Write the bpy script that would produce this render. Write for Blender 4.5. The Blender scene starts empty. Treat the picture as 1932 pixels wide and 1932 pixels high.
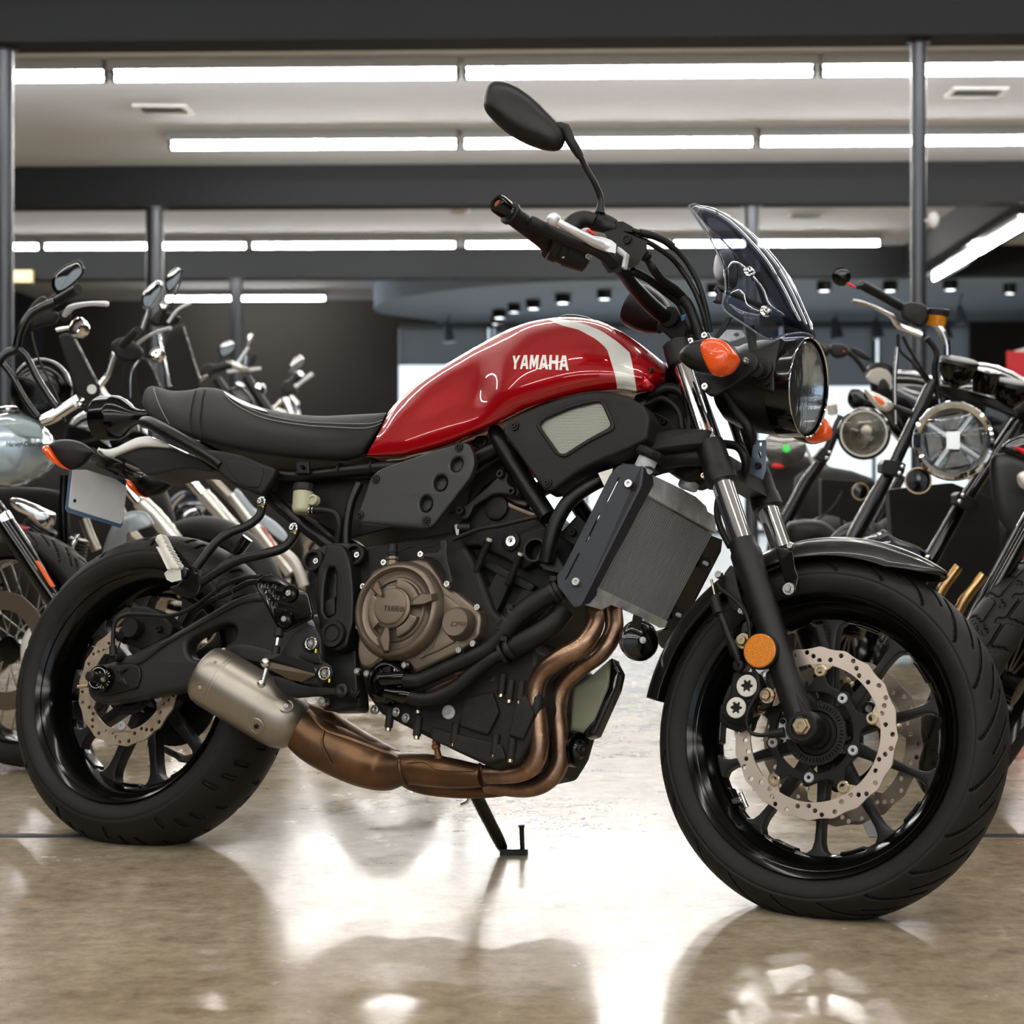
import bpy, bmesh, math, random
from mathutils import Vector as V, Matrix
from mathutils.bvhtree import BVHTree
sc = bpy.context.scene
COL = sc.collection
PI = math.pi
rad = math.radians
FP, CH, HY = 3560.74, 0.6869, 926.1      # focal length in px, camera height, horizon row

# ---------------------------------------------------------------- frames
class Frame:
    """a rigid frame; P(u,v,y) is the point of the frame's plane y=const seen at photo pixel (u,v)"""
    def __init__(s, R, T): s.R = R.to_3x3(); s.T = V(T); s.Ri = s.R.transposed()
    def w(s, x, y=None, z=None):
        p = V(x) if y is None else V((x, y, z))
        return s.R @ p + s.T
    def d(s, v): return (s.R @ V(v)).normalized()
    def loc(s, p): return s.Ri @ (V(p) - s.T)
    def L(s, u, v, y):
        o = s.Ri @ (V((0, 0, CH)) - s.T)
        r = s.Ri @ V(((u - 966) / FP, 1, (HY - v) / FP))
        return o + r * ((y - o.y) / r.y)
    def P(s, u, v, y): return s.w(s.L(u, v, y))
WF = Frame(Matrix.Identity(3), (0, 0, 0))
def W(u, v, D): return WF.P(u, v, D)
BR = Matrix.Rotation(rad(-27.647), 3, 'Z') @ Matrix.Rotation(rad(-14.717), 3, 'X')
BF = Frame(BR, (-0.7545, 3.7102, 0))
_ax = V((-math.sin(rad(24.83)), 0, math.cos(rad(24.83)))); _pt = V((1.495, 0, 0))
_S = Matrix.Rotation(rad(-3.606), 3, _ax)
SF = Frame(BR @ _S, BF.w(_pt - _S @ _pt))
def Z(x0, y0, s):
    """reads a list of points off an enlarged view of the photo"""
    def f(*a):
        if len(a) == 2 and not hasattr(a[0], '__len__'): return (x0 + a[0] / s, y0 + a[1] / s)
        return [(x0 + p[0] / s, y0 + p[1] / s) + tuple(p[2:]) for p in a[0]]
    return f
ZE = Z(640, 1000, 6.0375); ZS = Z(460, 1000, 5.683); ZH = Z(1000, 360, 6.44); ZT = Z(840, 760, 5.681)
ZR = Z(100, 740, 5.367); ZD = Z(1360, 1180, 4.83); ZA = Z(860, 750, 3.578); ZL = Z(460, 800, 3.22)
ZX = Z(400, 1150, 2.273); ZM = Z(900, 130, 2.76); ZN = Z(1150, 550, 3.864); ZF = Z(1230, 1050, 5.52)
ZP = Z(0, 740, 5.367); ZQ = Z(0, 480, 5.367); ZV = Z(1440, 620, 6.9); ZW = Z(1660, 620, 6.037)
ZY = Z(1440, 860, 3.927); Z1 = Z(0, 950, 2.76); Z2 = Z(0, 450, 2.927); ZK = Z(640, 560, 2.927)
ZU = Z(1450, 480, 3.116); ZC = Z(300, 860, 6.0375); ZG = Z(340, 580, 6.44)

# ---------------------------------------------------------------- curves in 2D/3D
def cr(pts, n=6, closed=False):
    """Catmull-Rom through points (any dimension)"""
    P = [tuple(p) for p in pts]; m = len(P); out = []
    if m < 3 and not closed:
        a, b = P[0], P[-1]
        return [tuple(a[k] + (b[k] - a[k]) * i / n for k in range(len(a))) for i in range(n + 1)]
    rng = range(m if closed else m - 1)
    for i in rng:
        if closed: a, b, c, d = P[i - 1], P[i], P[(i + 1) % m], P[(i + 2) % m]
        else:
            b, c = P[i], P[i + 1]
            a = P[i - 1] if i else tuple(2 * b[k] - c[k] for k in range(len(b)))
            d = P[i + 2] if i + 2 < m else tuple(2 * c[k] - b[k] for k in range(len(b)))
        for j in range(n):
            t = j / n; t2 = t * t; t3 = t2 * t
            out.append(tuple(.5 * (2 * b[k] + (c[k] - a[k]) * t + (2 * a[k] - 5 * b[k] + 4 * c[k] - d[k]) * t2 + (3 * b[k] - a[k] - 3 * c[k] + d[k]) * t3) for k in range(len(b))))
    if not closed: out.append(P[-1])
    return out
def rnd(pts, r, n=4):
    """polygon with its corners rounded by about r px"""
    out = []; m = len(pts)
    for i in range(m):
        a, b, c = V(pts[i - 1][:2]), V(pts[i][:2]), V(pts[(i + 1) % m][:2])
        la, lc = (a - b).length, (c - b).length
        if la < 1e-6 or lc < 1e-6: continue
        p = b + (a - b) * min(r, la * .45) / la; q = b + (c - b) * min(r, lc * .45) / lc
        for k in range(n + 1):
            t = k / n; out.append(tuple(p * (1 - t) ** 2 + b * 2 * t * (1 - t) + q * t * t))
    return out
def circ(u, v, r, n=20, ry=None, rot=0):
    ry = ry or r; o = []
    for i in range(n):
        a = 2 * PI * i / n; x, y = r * math.cos(a), ry * math.sin(a)
        o.append((u + x * math.cos(rot) - y * math.sin(rot), v + x * math.sin(rot) + y * math.cos(rot)))
    return o

# ---------------------------------------------------------------- mesh builder
def basis(ax):
    ax = V(ax).normalized()
    t = V((0, 0, 1)) if abs(ax.z) < .9 else V((1, 0, 0))
    e1 = ax.cross(t).normalized(); return ax, e1, ax.cross(e1)
class MB:
    def __init__(s): s.v = []; s.f = []; s.m = []; s.k = 0
    def add(s, vs, fs):
        o = len(s.v); s.v += [V(p) for p in vs]; s.f += [[i + o for i in f] for f in fs]; s.m += [s.k] * len(fs); return s
    def grid(s, rows, cu=False, cv=False, cap0=False, cap1=False):
        nr, nc = len(rows), len(rows[0]); fs = []
        for i in range(nr if cu else nr - 1):
            for j in range(nc if cv else nc - 1):
                a, b = i, (i + 1) % nr; c, d = j, (j + 1) % nc
                fs.append([a * nc + c, a * nc + d, b * nc + d, b * nc + c])
        if cap0: fs.append(list(range(nc))[::-1])
        if cap1: fs.append([(nr - 1) * nc + j for j in range(nc)])
        return s.add([p for r in rows for p in r], fs)
    def tube(s, pts, r, n=12, sm=4, cap=True, flat=None):
        """pts are world points, r one radius or one per point; smoothed by Catmull-Rom"""
        rs = r if hasattr(r, '__len__') else [r] * len(pts)
        q = [tuple(p) + (k,) for p, k in zip(pts, rs)]
        q = cr(q, sm) if sm > 1 and len(q) > 2 else q
        C = [V(p[:3]) for p in q]; R = [p[3] for p in q]
        rows = []; e1 = None
        for i in range(len(C)):
            t = (C[min(i + 1, len(C) - 1)] - C[max(i - 1, 0)])
            t = t.normalized() if t.length > 1e-9 else V((0, 0, 1))
            if e1 is None: e1 = basis(t)[1]
            e1 = (e1 - t * e1.dot(t)).normalized(); e2 = t.cross(e1)
            row = []
            for k in range(n):
                a = 2 * PI * k / n; o = e1 * math.cos(a) + e2 * math.sin(a)
                if flat: o = o - flat[0] * o.dot(flat[0]) * (1 - flat[1])
                row.append(C[i] + o * max(R[i], 1e-5))
            rows.append(row)
        return s.grid(rows, cv=True, cap0=cap, cap1=cap)
    def lathe(s, o, ax, prof, n=32, close=False, c0=True, c1=True):
        """prof = [(h, r)] along axis ax from o"""
        ax, e1, e2 = basis(ax); o = V(o)
        rows = [[o + ax * h + (e1 * math.cos(2 * PI * k / n) + e2 * math.sin(2 * PI * k / n)) * max(r, 1e-5) for k in range(n)] for h, r in prof]
        if close: return s.grid(rows, cu=True, cv=True)
        return s.grid(rows, cv=True, cap0=c0 and prof[0][1] > 2e-5, cap1=c1 and prof[-1][1] > 2e-5)
    def cyl(s, a, b, r, n=20, bev=.15):
        a, b = V(a), V(b); h = (b - a).length; c = min(r * bev, h * .4)
        return s.lathe(a, b - a, [(0, r - c), (c, r), (h - c, r), (h, r - c)], n)
    def ball(s, c, r, n=16, sx=(1, 1, 1), R=None):
        rows = []
        for i in range(n // 2 + 1):
            a = PI * i / (n // 2)
            rows.append([V((math.sin(a) * math.cos(2 * PI * k / n) * r * sx[0], math.sin(a) * math.sin(2 * PI * k / n) * r * sx[1], math.cos(a) * r * sx[2])) for k in range(n)])
        rows = [[(R @ p if R else p) + V(c) for p in row] for row in rows]
        return s.grid(rows, cv=True)
    def hull(s, pts):
        bm = bmesh.new()
        for p in pts: bm.verts.new(p)
        r = bmesh.ops.convex_hull(bm, input=bm.verts)
        bm.verts.index_update()
        vs = [v.co.copy() for v in bm.verts]; fs = [[v.index for v in f.verts] for f in bm.faces]
        bm.free(); return s.add(vs, fs)
    def box(s, F, c, h, rot=None):
        pts = []
        for i in (-1, 1):
            for j in (-1, 1):
                for k in (-1, 1):
                    d = V((i * h[0], j * h[1], k * h[2]))
                    if rot: d = rot @ d
                    pts.append(F.w(V(c) + d))
        return s.add(pts, [[0, 1, 3, 2], [4, 6, 7, 5], [0, 4, 5, 1], [2, 3, 7, 6], [0, 2, 6, 4], [1, 5, 7, 3]])
    def flat(s, F, loc, y, th, holes=(), bev=.0015):
        """2D outline given in frame coords (x,z) -> plate from y to y+th (with holes)"""
        cu = bpy.data.curves.new('c', 'CURVE'); cu.dimensions = '2D'; cu.fill_mode = 'BOTH'
        bev = min(bev, th * .45)
        for L in [loc] + list(holes):
            sp = cu.splines.new('POLY'); sp.points.add(len(L) - 1)
            for i, p in enumerate(L): sp.points[i].co = (p[0], p[1], 0, 1)
            sp.use_cyclic_u = True
        cu.extrude = max(th / 2 - bev, 1e-5)
        if bev > 0: cu.bevel_depth = bev; cu.bevel_resolution = 1; cu.offset = -bev
        ob = bpy.data.objects.new('c', cu); me = bpy.data.meshes.new_from_object(ob)
        vs = [F.w(v.co.x, y + th / 2 - v.co.z, v.co.y) for v in me.vertices]
        fs = [list(p.vertices) for p in me.polygons]
        bpy.data.objects.remove(ob); bpy.data.curves.remove(cu); bpy.data.meshes.remove(me)
        return s.add(vs, fs)
    def plate(s, F, px, y, th, holes=(), bev=.0015):
        """outline traced off the photo, standing in the frame's plane y, th thick away from us"""
        g = lambda L: [(q.x, q.z) for q in (F.L(p[0], p[1], y) for p in L)]
        return s.flat(F, g(px), y, th, [g(h) for h in holes], bev)
    def pillow(s, F, px, y, h, back=0, n=7, pw=1.0, c=None, e=.5):
        """domed solid over an outline: rises h towards us from plane y, and back away from us"""
        Q = [F.L(p[0], p[1], y) for p in px]; m = len(Q)
        C = F.L(c[0], c[1], y) if c else sum(Q, V()) / m
        rows = []
        ang = [PI / 2 * i / n for i in range(n + 1)]
        seq = []
        if back: seq += [(math.cos(a) ** e if a < PI / 2 - 1e-6 else 0, back * math.sin(a) ** pw) for a in ang[::-1]]
        else: seq += [(0, 0)]
        k0 = [(math.cos(a) ** e if a < PI / 2 - 1e-6 else 0, -h * math.sin(a) ** pw) for a in ang]
        seq += k0[1:] if back else k0
        for sx, dy in seq:
            sx = max(sx, 1e-3)
            rows.append([F.w(C.x + (q.x - C.x) * sx, q.y + dy, C.z + (q.z - C.z) * sx) for q in Q])
        return s.grid(rows, cv=True)
    def sheet(s, pts, th):
        """thick sheet over a polygon of world points"""
        pts = [V(p) for p in pts]; n = V()
        for i in range(len(pts)): n += (pts[i - 1] - pts[0]).cross(pts[i] - pts[0])
        n.normalize()
        if n.dot(V((0, 0, CH)) - pts[0]) < 0: n = -n
        m = len(pts); vs = pts + [p - n * th for p in pts]
        return s.add(vs, [list(range(m)), [m + i for i in range(m)][::-1]] + [[i, (i + 1) % m, m + (i + 1) % m, m + i] for i in range(m)])
    def mirror(s, F):
        """adds the copy on the other side of the frame's plane y=0"""
        o = len(s.v); nf = len(s.f); add = []
        for p in s.v[:o]:
            q = F.loc(p); q.y = -q.y; add.append(F.w(q))
        s.v += add; s.f += [[i + o for i in f][::-1] for f in s.f[:nf]]; s.m += s.m[:nf]; return s
ROOT = None
def thing(name, loc, label, cat, group=None):
    o = bpy.data.objects.new(name, None); o.empty_display_size = .1; o.location = loc; COL.objects.link(o)
    o['label'] = label; o['category'] = cat
    if group: o['group'] = group
    return o
def base(o):
    while o.parent: o = o.parent
    return o.location
def ob(name, mb, mat, parent=None, sharp=35, label=None, kind=None, cat=None, group=None, fix=True, wn=True):
    off = V(base(parent)) if parent else V()
    if not parent and mb.v and kind is None:
        lo = [min(p[k] for p in mb.v) for k in range(3)]; hi = [max(p[k] for p in mb.v) for k in range(3)]
        off = V(((lo[0] + hi[0]) / 2, (lo[1] + hi[1]) / 2, lo[2]))
    me = bpy.data.meshes.new(name)
    me.from_pydata([p - off for p in mb.v], [], mb.f)
    mats = mat if isinstance(mat, (list, tuple)) else [mat]
    for m in mats: me.materials.append(m)
    if len(mats) > 1: me.polygons.foreach_set('material_index', mb.m)
    me.validate()
    if fix:
        bm = bmesh.new(); bm.from_mesh(me)
        bmesh.ops.remove_doubles(bm, verts=bm.verts, dist=1e-6)
        bmesh.ops.recalc_face_normals(bm, faces=bm.faces); bm.to_mesh(me); bm.free()
    me.shade_smooth()
    if sharp < 180: me.set_sharp_from_angle(angle=rad(sharp))
    o = bpy.data.objects.new(name, me); COL.objects.link(o)
    if len(me.polygons) < 6000 and wn:
        w = o.modifiers.new('wn', 'WEIGHTED_NORMAL'); w.keep_sharp = True; w.weight = 80
    if parent: o.parent = parent
    else: o.location = off
    if label: o['label'] = label
    if kind: o['kind'] = kind
    if cat: o['category'] = cat
    if group: o['group'] = group
    return o

# ---------------------------------------------------------------- materials
MATS = {}
def lin(c):
    if isinstance(c, (int, float)): c = (c, c, c)
    return tuple(((x / 255) / 12.92 if x / 255 < .04045 else ((x / 255 + .055) / 1.055) ** 2.4) for x in c) + (1,)
def mat(name, col, rough=.5, metal=0, coat=0, coatr=.05, bump=0, bscale=200, var=0, vscale=8, col2=None, trans=0, ior=1.5, emit=0, spec=.5, rvar=0, aniso=0, stretch=None):
    if name in MATS: return MATS[name]
    m = bpy.data.materials.new(name); m.use_nodes = True; N = m.node_tree.nodes; L = m.node_tree.links
    b = N['Principled BSDF']; c = lin(col)
    b.inputs['Base Color'].default_value = c; b.inputs['Roughness'].default_value = rough; b.inputs['Metallic'].default_value = metal
    b.inputs['Coat Weight'].default_value = coat; b.inputs['Coat Roughness'].default_value = coatr
    b.inputs['Transmission Weight'].default_value = trans; b.inputs['IOR'].default_value = ior
    if max(c[:3]) < .02 and spec == .5: spec = .28
    b.inputs['Specular IOR Level'].default_value = spec
    if aniso: b.inputs['Anisotropic'].default_value = aniso
    if emit: b.inputs['Emission Color'].default_value = c; b.inputs['Emission Strength'].default_value = emit
    tc = N.new('ShaderNodeTexCoord'); vec = tc.outputs['Object']
    if stretch:
        mp = N.new('ShaderNodeMapping'); mp.inputs['Scale'].default_value = stretch; L.new(vec, mp.inputs[0]); vec = mp.outputs[0]
    if var or rvar:
        nz = N.new('ShaderNodeTexNoise'); nz.inputs['Scale'].default_value = vscale; nz.inputs['Detail'].default_value = 6; nz.inputs['Roughness'].default_value = .65; L.new(vec, nz.inputs['Vector'])
        if var:
            rp = N.new('ShaderNodeValToRGB'); rp.color_ramp.elements[0].position = .35; rp.color_ramp.elements[1].position = .68
            c2 = lin(col2) if col2 else tuple(x * (1 - var) for x in c[:3]) + (1,)
            rp.color_ramp.elements[0].color = c; rp.color_ramp.elements[1].color = c2
            L.new(nz.outputs['Fac'], rp.inputs[0]); L.new(rp.outputs[0], b.inputs['Base Color'])
        if rvar:
            mr = N.new('ShaderNodeMapRange'); mr.inputs[3].default_value = max(rough - rvar, 0); mr.inputs[4].default_value = rough + rvar
            L.new(nz.outputs['Fac'], mr.inputs[0]); L.new(mr.outputs[0], b.inputs['Roughness'])
    if bump:
        n2 = N.new('ShaderNodeTexNoise'); n2.inputs['Scale'].default_value = bscale; n2.inputs['Detail'].default_value = 3; L.new(vec, n2.inputs['Vector'])
        bp = N.new('ShaderNodeBump'); bp.inputs['Strength'].default_value = bump; bp.inputs['Distance'].default_value = .002
        L.new(n2.outputs['Fac'], bp.inputs['Height']); L.new(bp.outputs[0], b.inputs['Normal'])
    MATS[name] = m; return m
M = dict(
    forkw=mat('satin_fork_metal', (222, 220, 214), .27, metal=.7),
    disc3=mat('shaded_disc_steel', (128, 116, 104), .4, metal=.85),  # darker copy of the disc steel, far disc's shade put into its colour
    arm=mat('swingarm_grey', 36, .45, bump=.1, bscale=900),
    housing=mat('lamp_mirror_housing', (205, 208, 214), .1, metal=1),
    satin=mat('satin_black', 21, .42, bump=.12, bscale=900),
    plast=mat('black_plastic', 24, .5, bump=.25, bscale=1300),
    frame=mat('frame_black', 15, .36),
    gloss=mat('gloss_black', 6, .14, coat=.3),
    black=mat('deep_black', 12, .5),
    cast=mat('cast_black', 19, .55, metal=.1, bump=.4, bscale=500, var=.4, vscale=30),
    dirty=mat('grimy_black', 19, .6, bump=.2, bscale=300, var=1, col2=(30, 26, 21), vscale=14),
    dgrey=mat('dark_grey_panel', (48, 49, 49), .42, metal=.35, bump=.1, bscale=1500),
    rubber=mat('tyre_rubber', (20, 19, 18), .6, bump=.25, bscale=700, var=.5, vscale=6, col2=(27, 25, 23)),
    hose=mat('rubber_hose', 15, .5, bump=.2, bscale=400, rvar=.15, vscale=40),
    chrome=mat('chrome', 235, .05, metal=1),
    schrome=mat('satin_chrome', (215, 214, 210), .22, metal=1),
    steel=mat('brushed_disc_steel', (204, 190, 178), .38, metal=.85, rvar=.1, vscale=60, stretch=(1, 1, 1)),
    disc2=mat('worn_disc_steel', (170, 152, 132), .42, metal=.8, var=1, col2=(200, 184, 162), vscale=30),
    alu=mat('cast_aluminium', (212, 216, 220), .45, metal=.15, bump=.5, bscale=350, var=.5, vscale=25),
    bolt=mat('bolt_steel', (225, 224, 220), .2, metal=1),
    bolt2=mat('gold_bolt', (205, 190, 160), .28, metal=1),
    rim=mat('rim_black', 5, .15, spec=.5),
    bronze=mat('bronze_cover', (114, 101, 88), .36, metal=.6, bump=.12, bscale=1500),
    copper=mat('heat_stained_steel', (160, 128, 104), .3, metal=.9, var=1, col2=(98, 76, 64), vscale=18, rvar=.12),
    copper2=mat('heat_stained_box', (116, 84, 56), .4, metal=.75, var=1, col2=(72, 56, 44), vscale=7, rvar=.15),
    titan=mat('titanium_muffler', (164, 156, 145), .36, metal=.9, bump=.06, bscale=1200, var=.2, vscale=5),
    amber=mat('amber_lens', (255, 92, 8), .12, coat=.8, trans=.25, bump=.5, bscale=260, emit=.1),
    reflect=mat('amber_reflector', (240, 140, 0), .3, coat=.5, bump=1, bscale=500, var=.35, vscale=300),
    grip=mat('rubber_grip', 24, .45),
    lever=mat('lever_alu', (222, 226, 232), .3, metal=.45),
    red=None, white=mat('pearl_white', (242, 242, 238), .3, coat=.7),
    vinyl=mat('seat_vinyl', 26, .58, bump=.5, bscale=1600),
    cream=mat('reservoir_plastic', (205, 202, 170), .3, trans=.25),
    platew=mat('plate_white', (244, 247, 250), .3, metal=0, var=.08, vscale=20),
    yellow=mat('paint_mark_yellow', (235, 225, 60), .5), redp=mat('paint_mark_red', (235, 30, 40), .5),
    blue=mat('blue_band', (60, 110, 170), .5),
    glass=mat('clear_glass', 255, .02, trans=1, ior=1.3),
    lens=mat('fluted_lens', (235, 240, 245), .06, trans=1, ior=1.45, bump=.35, bscale=90, stretch=(1, 1, .25)),
    refl=mat('reflector_bowl', (245, 247, 250), .12, metal=.75, bump=.7, bscale=50),
    beige=mat('nickel_pipe', (196, 160, 110), .18, metal=1),
    whitem=mat('white_metal', (225, 222, 214), .35, metal=.3),
    silver=mat('silver_paint', (165, 182, 192), .22, metal=.35, coat=1),
)
def red_paint():
    m = bpy.data.materials.new('tank_paint'); m.use_nodes = True; N = m.node_tree.nodes; L = m.node_tree.links
    b = N['Principled BSDF']; b.inputs['Coat Weight'].default_value = 1; b.inputs['Coat Roughness'].default_value = .02
    at = N.new('ShaderNodeAttribute'); at.attribute_name = 'stripe'
    gt = N.new('ShaderNodeMapRange'); gt.inputs[1].default_value = -.0004; gt.inputs[2].default_value = .0004; L.new(at.outputs['Fac'], gt.inputs[0])
    mx = N.new('ShaderNodeMix'); mx.data_type = 'RGBA'; mx.inputs['A'].default_value = lin((156, 0, 10)); mx.inputs['B'].default_value = lin((222, 222, 216))
    L.new(gt.outputs[0], mx.inputs['Factor']); L.new(mx.outputs['Result'], b.inputs['Base Color'])
    mm = N.new('ShaderNodeMapRange'); mm.inputs[3].default_value = .15; b.inputs['Specular IOR Level'].default_value = .1; mm.inputs[4].default_value = .15; L.new(gt.outputs[0], mm.inputs[0]); L.new(mm.outputs[0], b.inputs['Metallic'])
    b.inputs['Roughness'].default_value = .3
    return m
M['red'] = red_paint()
def perf():
    m = bpy.data.materials.new('perforated_mesh'); m.use_nodes = True; N = m.node_tree.nodes; L = m.node_tree.links
    b = N['Principled BSDF']; b.inputs['Metallic'].default_value = .5; b.inputs['Roughness'].default_value = .4
    at = N.new('ShaderNodeAttribute'); at.attribute_name = 'pq'
    vo = N.new('ShaderNodeTexVoronoi'); vo.inputs['Scale'].default_value = 1; vo.inputs['Randomness'].default_value = 0; vo.voronoi_dimensions = '2D'
    sep = N.new('ShaderNodeSeparateXYZ'); L.new(at.outputs['Vector'], sep.inputs[0])
    # staggered rows: x + 0.5*floor(y) mod 2
    fl = N.new('ShaderNodeMath'); fl.operation = 'FLOOR'; L.new(sep.outputs[1], fl.inputs[0])
    md = N.new('ShaderNodeMath'); md.operation = 'MODULO'; md.inputs[1].default_value = 2; L.new(fl.outputs[0], md.inputs[0])
    ml = N.new('ShaderNodeMath'); ml.operation = 'MULTIPLY_ADD'; ml.inputs[1].default_value = .5; L.new(md.outputs[0], ml.inputs[0]); L.new(sep.outputs[0], ml.inputs[2])
    fx = N.new('ShaderNodeMath'); fx.operation = 'FRACT'; L.new(ml.outputs[0], fx.inputs[0])
    fy = N.new('ShaderNodeMath'); fy.operation = 'FRACT'; L.new(sep.outputs[1], fy.inputs[0])
    cb = N.new('ShaderNodeCombineXYZ'); L.new(fx.outputs[0], cb.inputs[0]); L.new(fy.outputs[0], cb.inputs[1])
    ds = N.new('ShaderNodeVectorMath'); ds.operation = 'DISTANCE'; ds.inputs[1].default_value = (.5, .5, 0); L.new(cb.outputs[0], ds.inputs[0])
    mr = N.new('ShaderNodeMapRange'); mr.inputs[1].default_value = .30; mr.inputs[2].default_value = .38; L.new(ds.outputs['Value'], mr.inputs[0])
    mx = N.new('ShaderNodeMix'); mx.data_type = 'RGBA'; mx.inputs['A'].default_value = lin(20); mx.inputs['B'].default_value = lin((168, 168, 158))
    L.new(mr.outputs[0], mx.inputs['Factor']); L.new(mx.outputs['Result'], b.inputs['Base Color'])
    return m
M['perf'] = perf()
def tint():
    m = bpy.data.materials.new('smoked_screen'); m.use_nodes = True; N = m.node_tree.nodes; L = m.node_tree.links
    for n in list(N):
        if n.type != 'OUTPUT_MATERIAL': N.remove(n)
    out = [n for n in N if n.type == 'OUTPUT_MATERIAL'][0]
    tr = N.new('ShaderNodeBsdfTransparent'); tr.inputs[0].default_value = (.55, .57, .63, 1)
    gl = N.new('ShaderNodeBsdfGlossy'); gl.inputs['Roughness'].default_value = .03
    lw = N.new('ShaderNodeLayerWeight'); lw.inputs[0].default_value = .5; pw = N.new('ShaderNodeMath'); pw.operation = 'POWER'; pw.inputs[1].default_value = 4; L.new(lw.outputs['Facing'], pw.inputs[0]); fr = N.new('ShaderNodeMath'); fr.operation = 'MULTIPLY_ADD'; fr.inputs[1].default_value = .55; fr.inputs[2].default_value = .035; L.new(pw.outputs[0], fr.inputs[0])
    mx = N.new('ShaderNodeMixShader'); L.new(fr.outputs[0], mx.inputs[0]); L.new(tr.outputs[0], mx.inputs[1]); L.new(gl.outputs[0], mx.inputs[2]); L.new(mx.outputs[0], out.inputs[0])
    return m
M['tint'] = tint()
def treadbump():
    m = M['rubber']; N = m.node_tree.nodes; L = m.node_tree.links
    b = N['Principled BSDF']; old = [n for n in N if n.type == 'BUMP'][0]
    at = N.new('ShaderNodeAttribute'); at.attribute_name = 'tread'
    mr = N.new('ShaderNodeMapRange'); mr.interpolation_type = 'SMOOTHSTEP'; mr.inputs[1].default_value = .12; mr.inputs[2].default_value = .5; mr.inputs[3].default_value = 1; mr.inputs[4].default_value = 0; L.new(at.outputs['Fac'], mr.inputs[0])
    bp = N.new('ShaderNodeBump'); bp.inputs['Strength'].default_value = 1; bp.inputs['Distance'].default_value = .005; L.new(mr.outputs[0], bp.inputs['Height']); L.new(old.outputs[0], bp.inputs['Normal']); L.new(bp.outputs[0], b.inputs['Normal'])
treadbump()
def panem():
    m = bpy.data.materials.new('window_glass'); m.use_nodes = True; N = m.node_tree.nodes; L = m.node_tree.links
    for n in list(N):
        if n.type != 'OUTPUT_MATERIAL': N.remove(n)
    out = [n for n in N if n.type == 'OUTPUT_MATERIAL'][0]
    tr = N.new('ShaderNodeBsdfTransparent'); tr.inputs[0].default_value = (.93, .96, .97, 1)
    gl = N.new('ShaderNodeBsdfGlossy'); gl.inputs['Roughness'].default_value = .02
    fr = N.new('ShaderNodeFresnel'); fr.inputs[0].default_value = 1.45
    mx = N.new('ShaderNodeMixShader'); L.new(fr.outputs[0], mx.inputs[0]); L.new(tr.outputs[0], mx.inputs[1]); L.new(gl.outputs[0], mx.inputs[2]); L.new(mx.outputs[0], out.inputs[0])
    return m
M['pane'] = panem()
def cloth():
    m = bpy.data.materials.new('roller_shade_fabric'); m.use_nodes = True; N = m.node_tree.nodes; L = m.node_tree.links
    out = [n for n in N if n.type == 'OUTPUT_MATERIAL'][0]; b = N['Principled BSDF']; b.inputs['Base Color'].default_value = lin((120, 122, 124)); b.inputs['Roughness'].default_value = .8
    tl = N.new('ShaderNodeBsdfTranslucent'); tl.inputs[0].default_value = (.5, .51, .52, 1)
    mx = N.new('ShaderNodeMixShader'); mx.inputs[0].default_value = .7; L.new(b.outputs[0], mx.inputs[1]); L.new(tl.outputs[0], mx.inputs[2]); L.new(mx.outputs[0], out.inputs[0])
    return m
M['shade'] = cloth()

# ---------------------------------------------------------------- small parts
def bolt(parent, F, u, v, y, r=.006, m='bolt', name='bolt', h=.006, ax=(0, -1, 0), ring=False):
    mb = MB(); o = F.P(u, v, y); a = F.d(ax)
    mb.lathe(o - a * .004, a, [(0, r * .9), (.003, r), (.003 + h * .7, r), (.004 + h, r * .8), (.004 + h, r * .42), (.003 + h * .3, r * .38), (.003 + h * .3, 0)], 16)
    if ring: mb.lathe(o - a * .004, a, [(0, r * 1.5), (.003, r * 1.6), (.005, r * 1.5), (.005, r * .9)], 20)
    return ob(name, mb, M[m], parent)
GL = {  # slanted block letters on a 0..1 square, outline lists (holes after)
    'Y': [[(0, 1), (.3, 1), (.5, .62), (.7, 1), (1, 1), (.63, .4), (.63, 0), (.37, 0), (.37, .4)]],
    'A': [[(.3, 1), (.7, 1), (1, 0), (.74, 0), (.68, .22), (.32, .22), (.26, 0), (0, 0)], [(.38, .42), (.62, .42), (.5, .84)]],
    'M': [[(0, 0), (0, 1), (.3, 1), (.5, .5), (.7, 1), (1, 1), (1, 0), (.76, 0), (.76, .6), (.57, .12), (.43, .12), (.24, .6), (.24, 0)]],
    'H': [[(0, 0), (0, 1), (.28, 1), (.28, .62), (.72, .62), (.72, 1), (1, 1), (1, 0), (.72, 0), (.72, .4), (.28, .4), (.28, 0)]],
    'C': [[(0, 0), (0, 1), (1, 1), (1, .78), (.24, .78), (.24, .22), (1, .22), (1, 0)]],
    'P': [[(0, 0), (0, 1), (1, 1), (1, .38), (.24, .38), (.24, 0)], [(.24, .6), (.76, .6), (.76, .8), (.24, .8)]],
    '2': [[(0, 0), (0, .6), (.76, .6), (.76, .78), (0, .78), (0, 1), (1, 1), (1, .4), (.24, .4), (.24, .22), (1, .22), (1, 0)]]}
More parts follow.
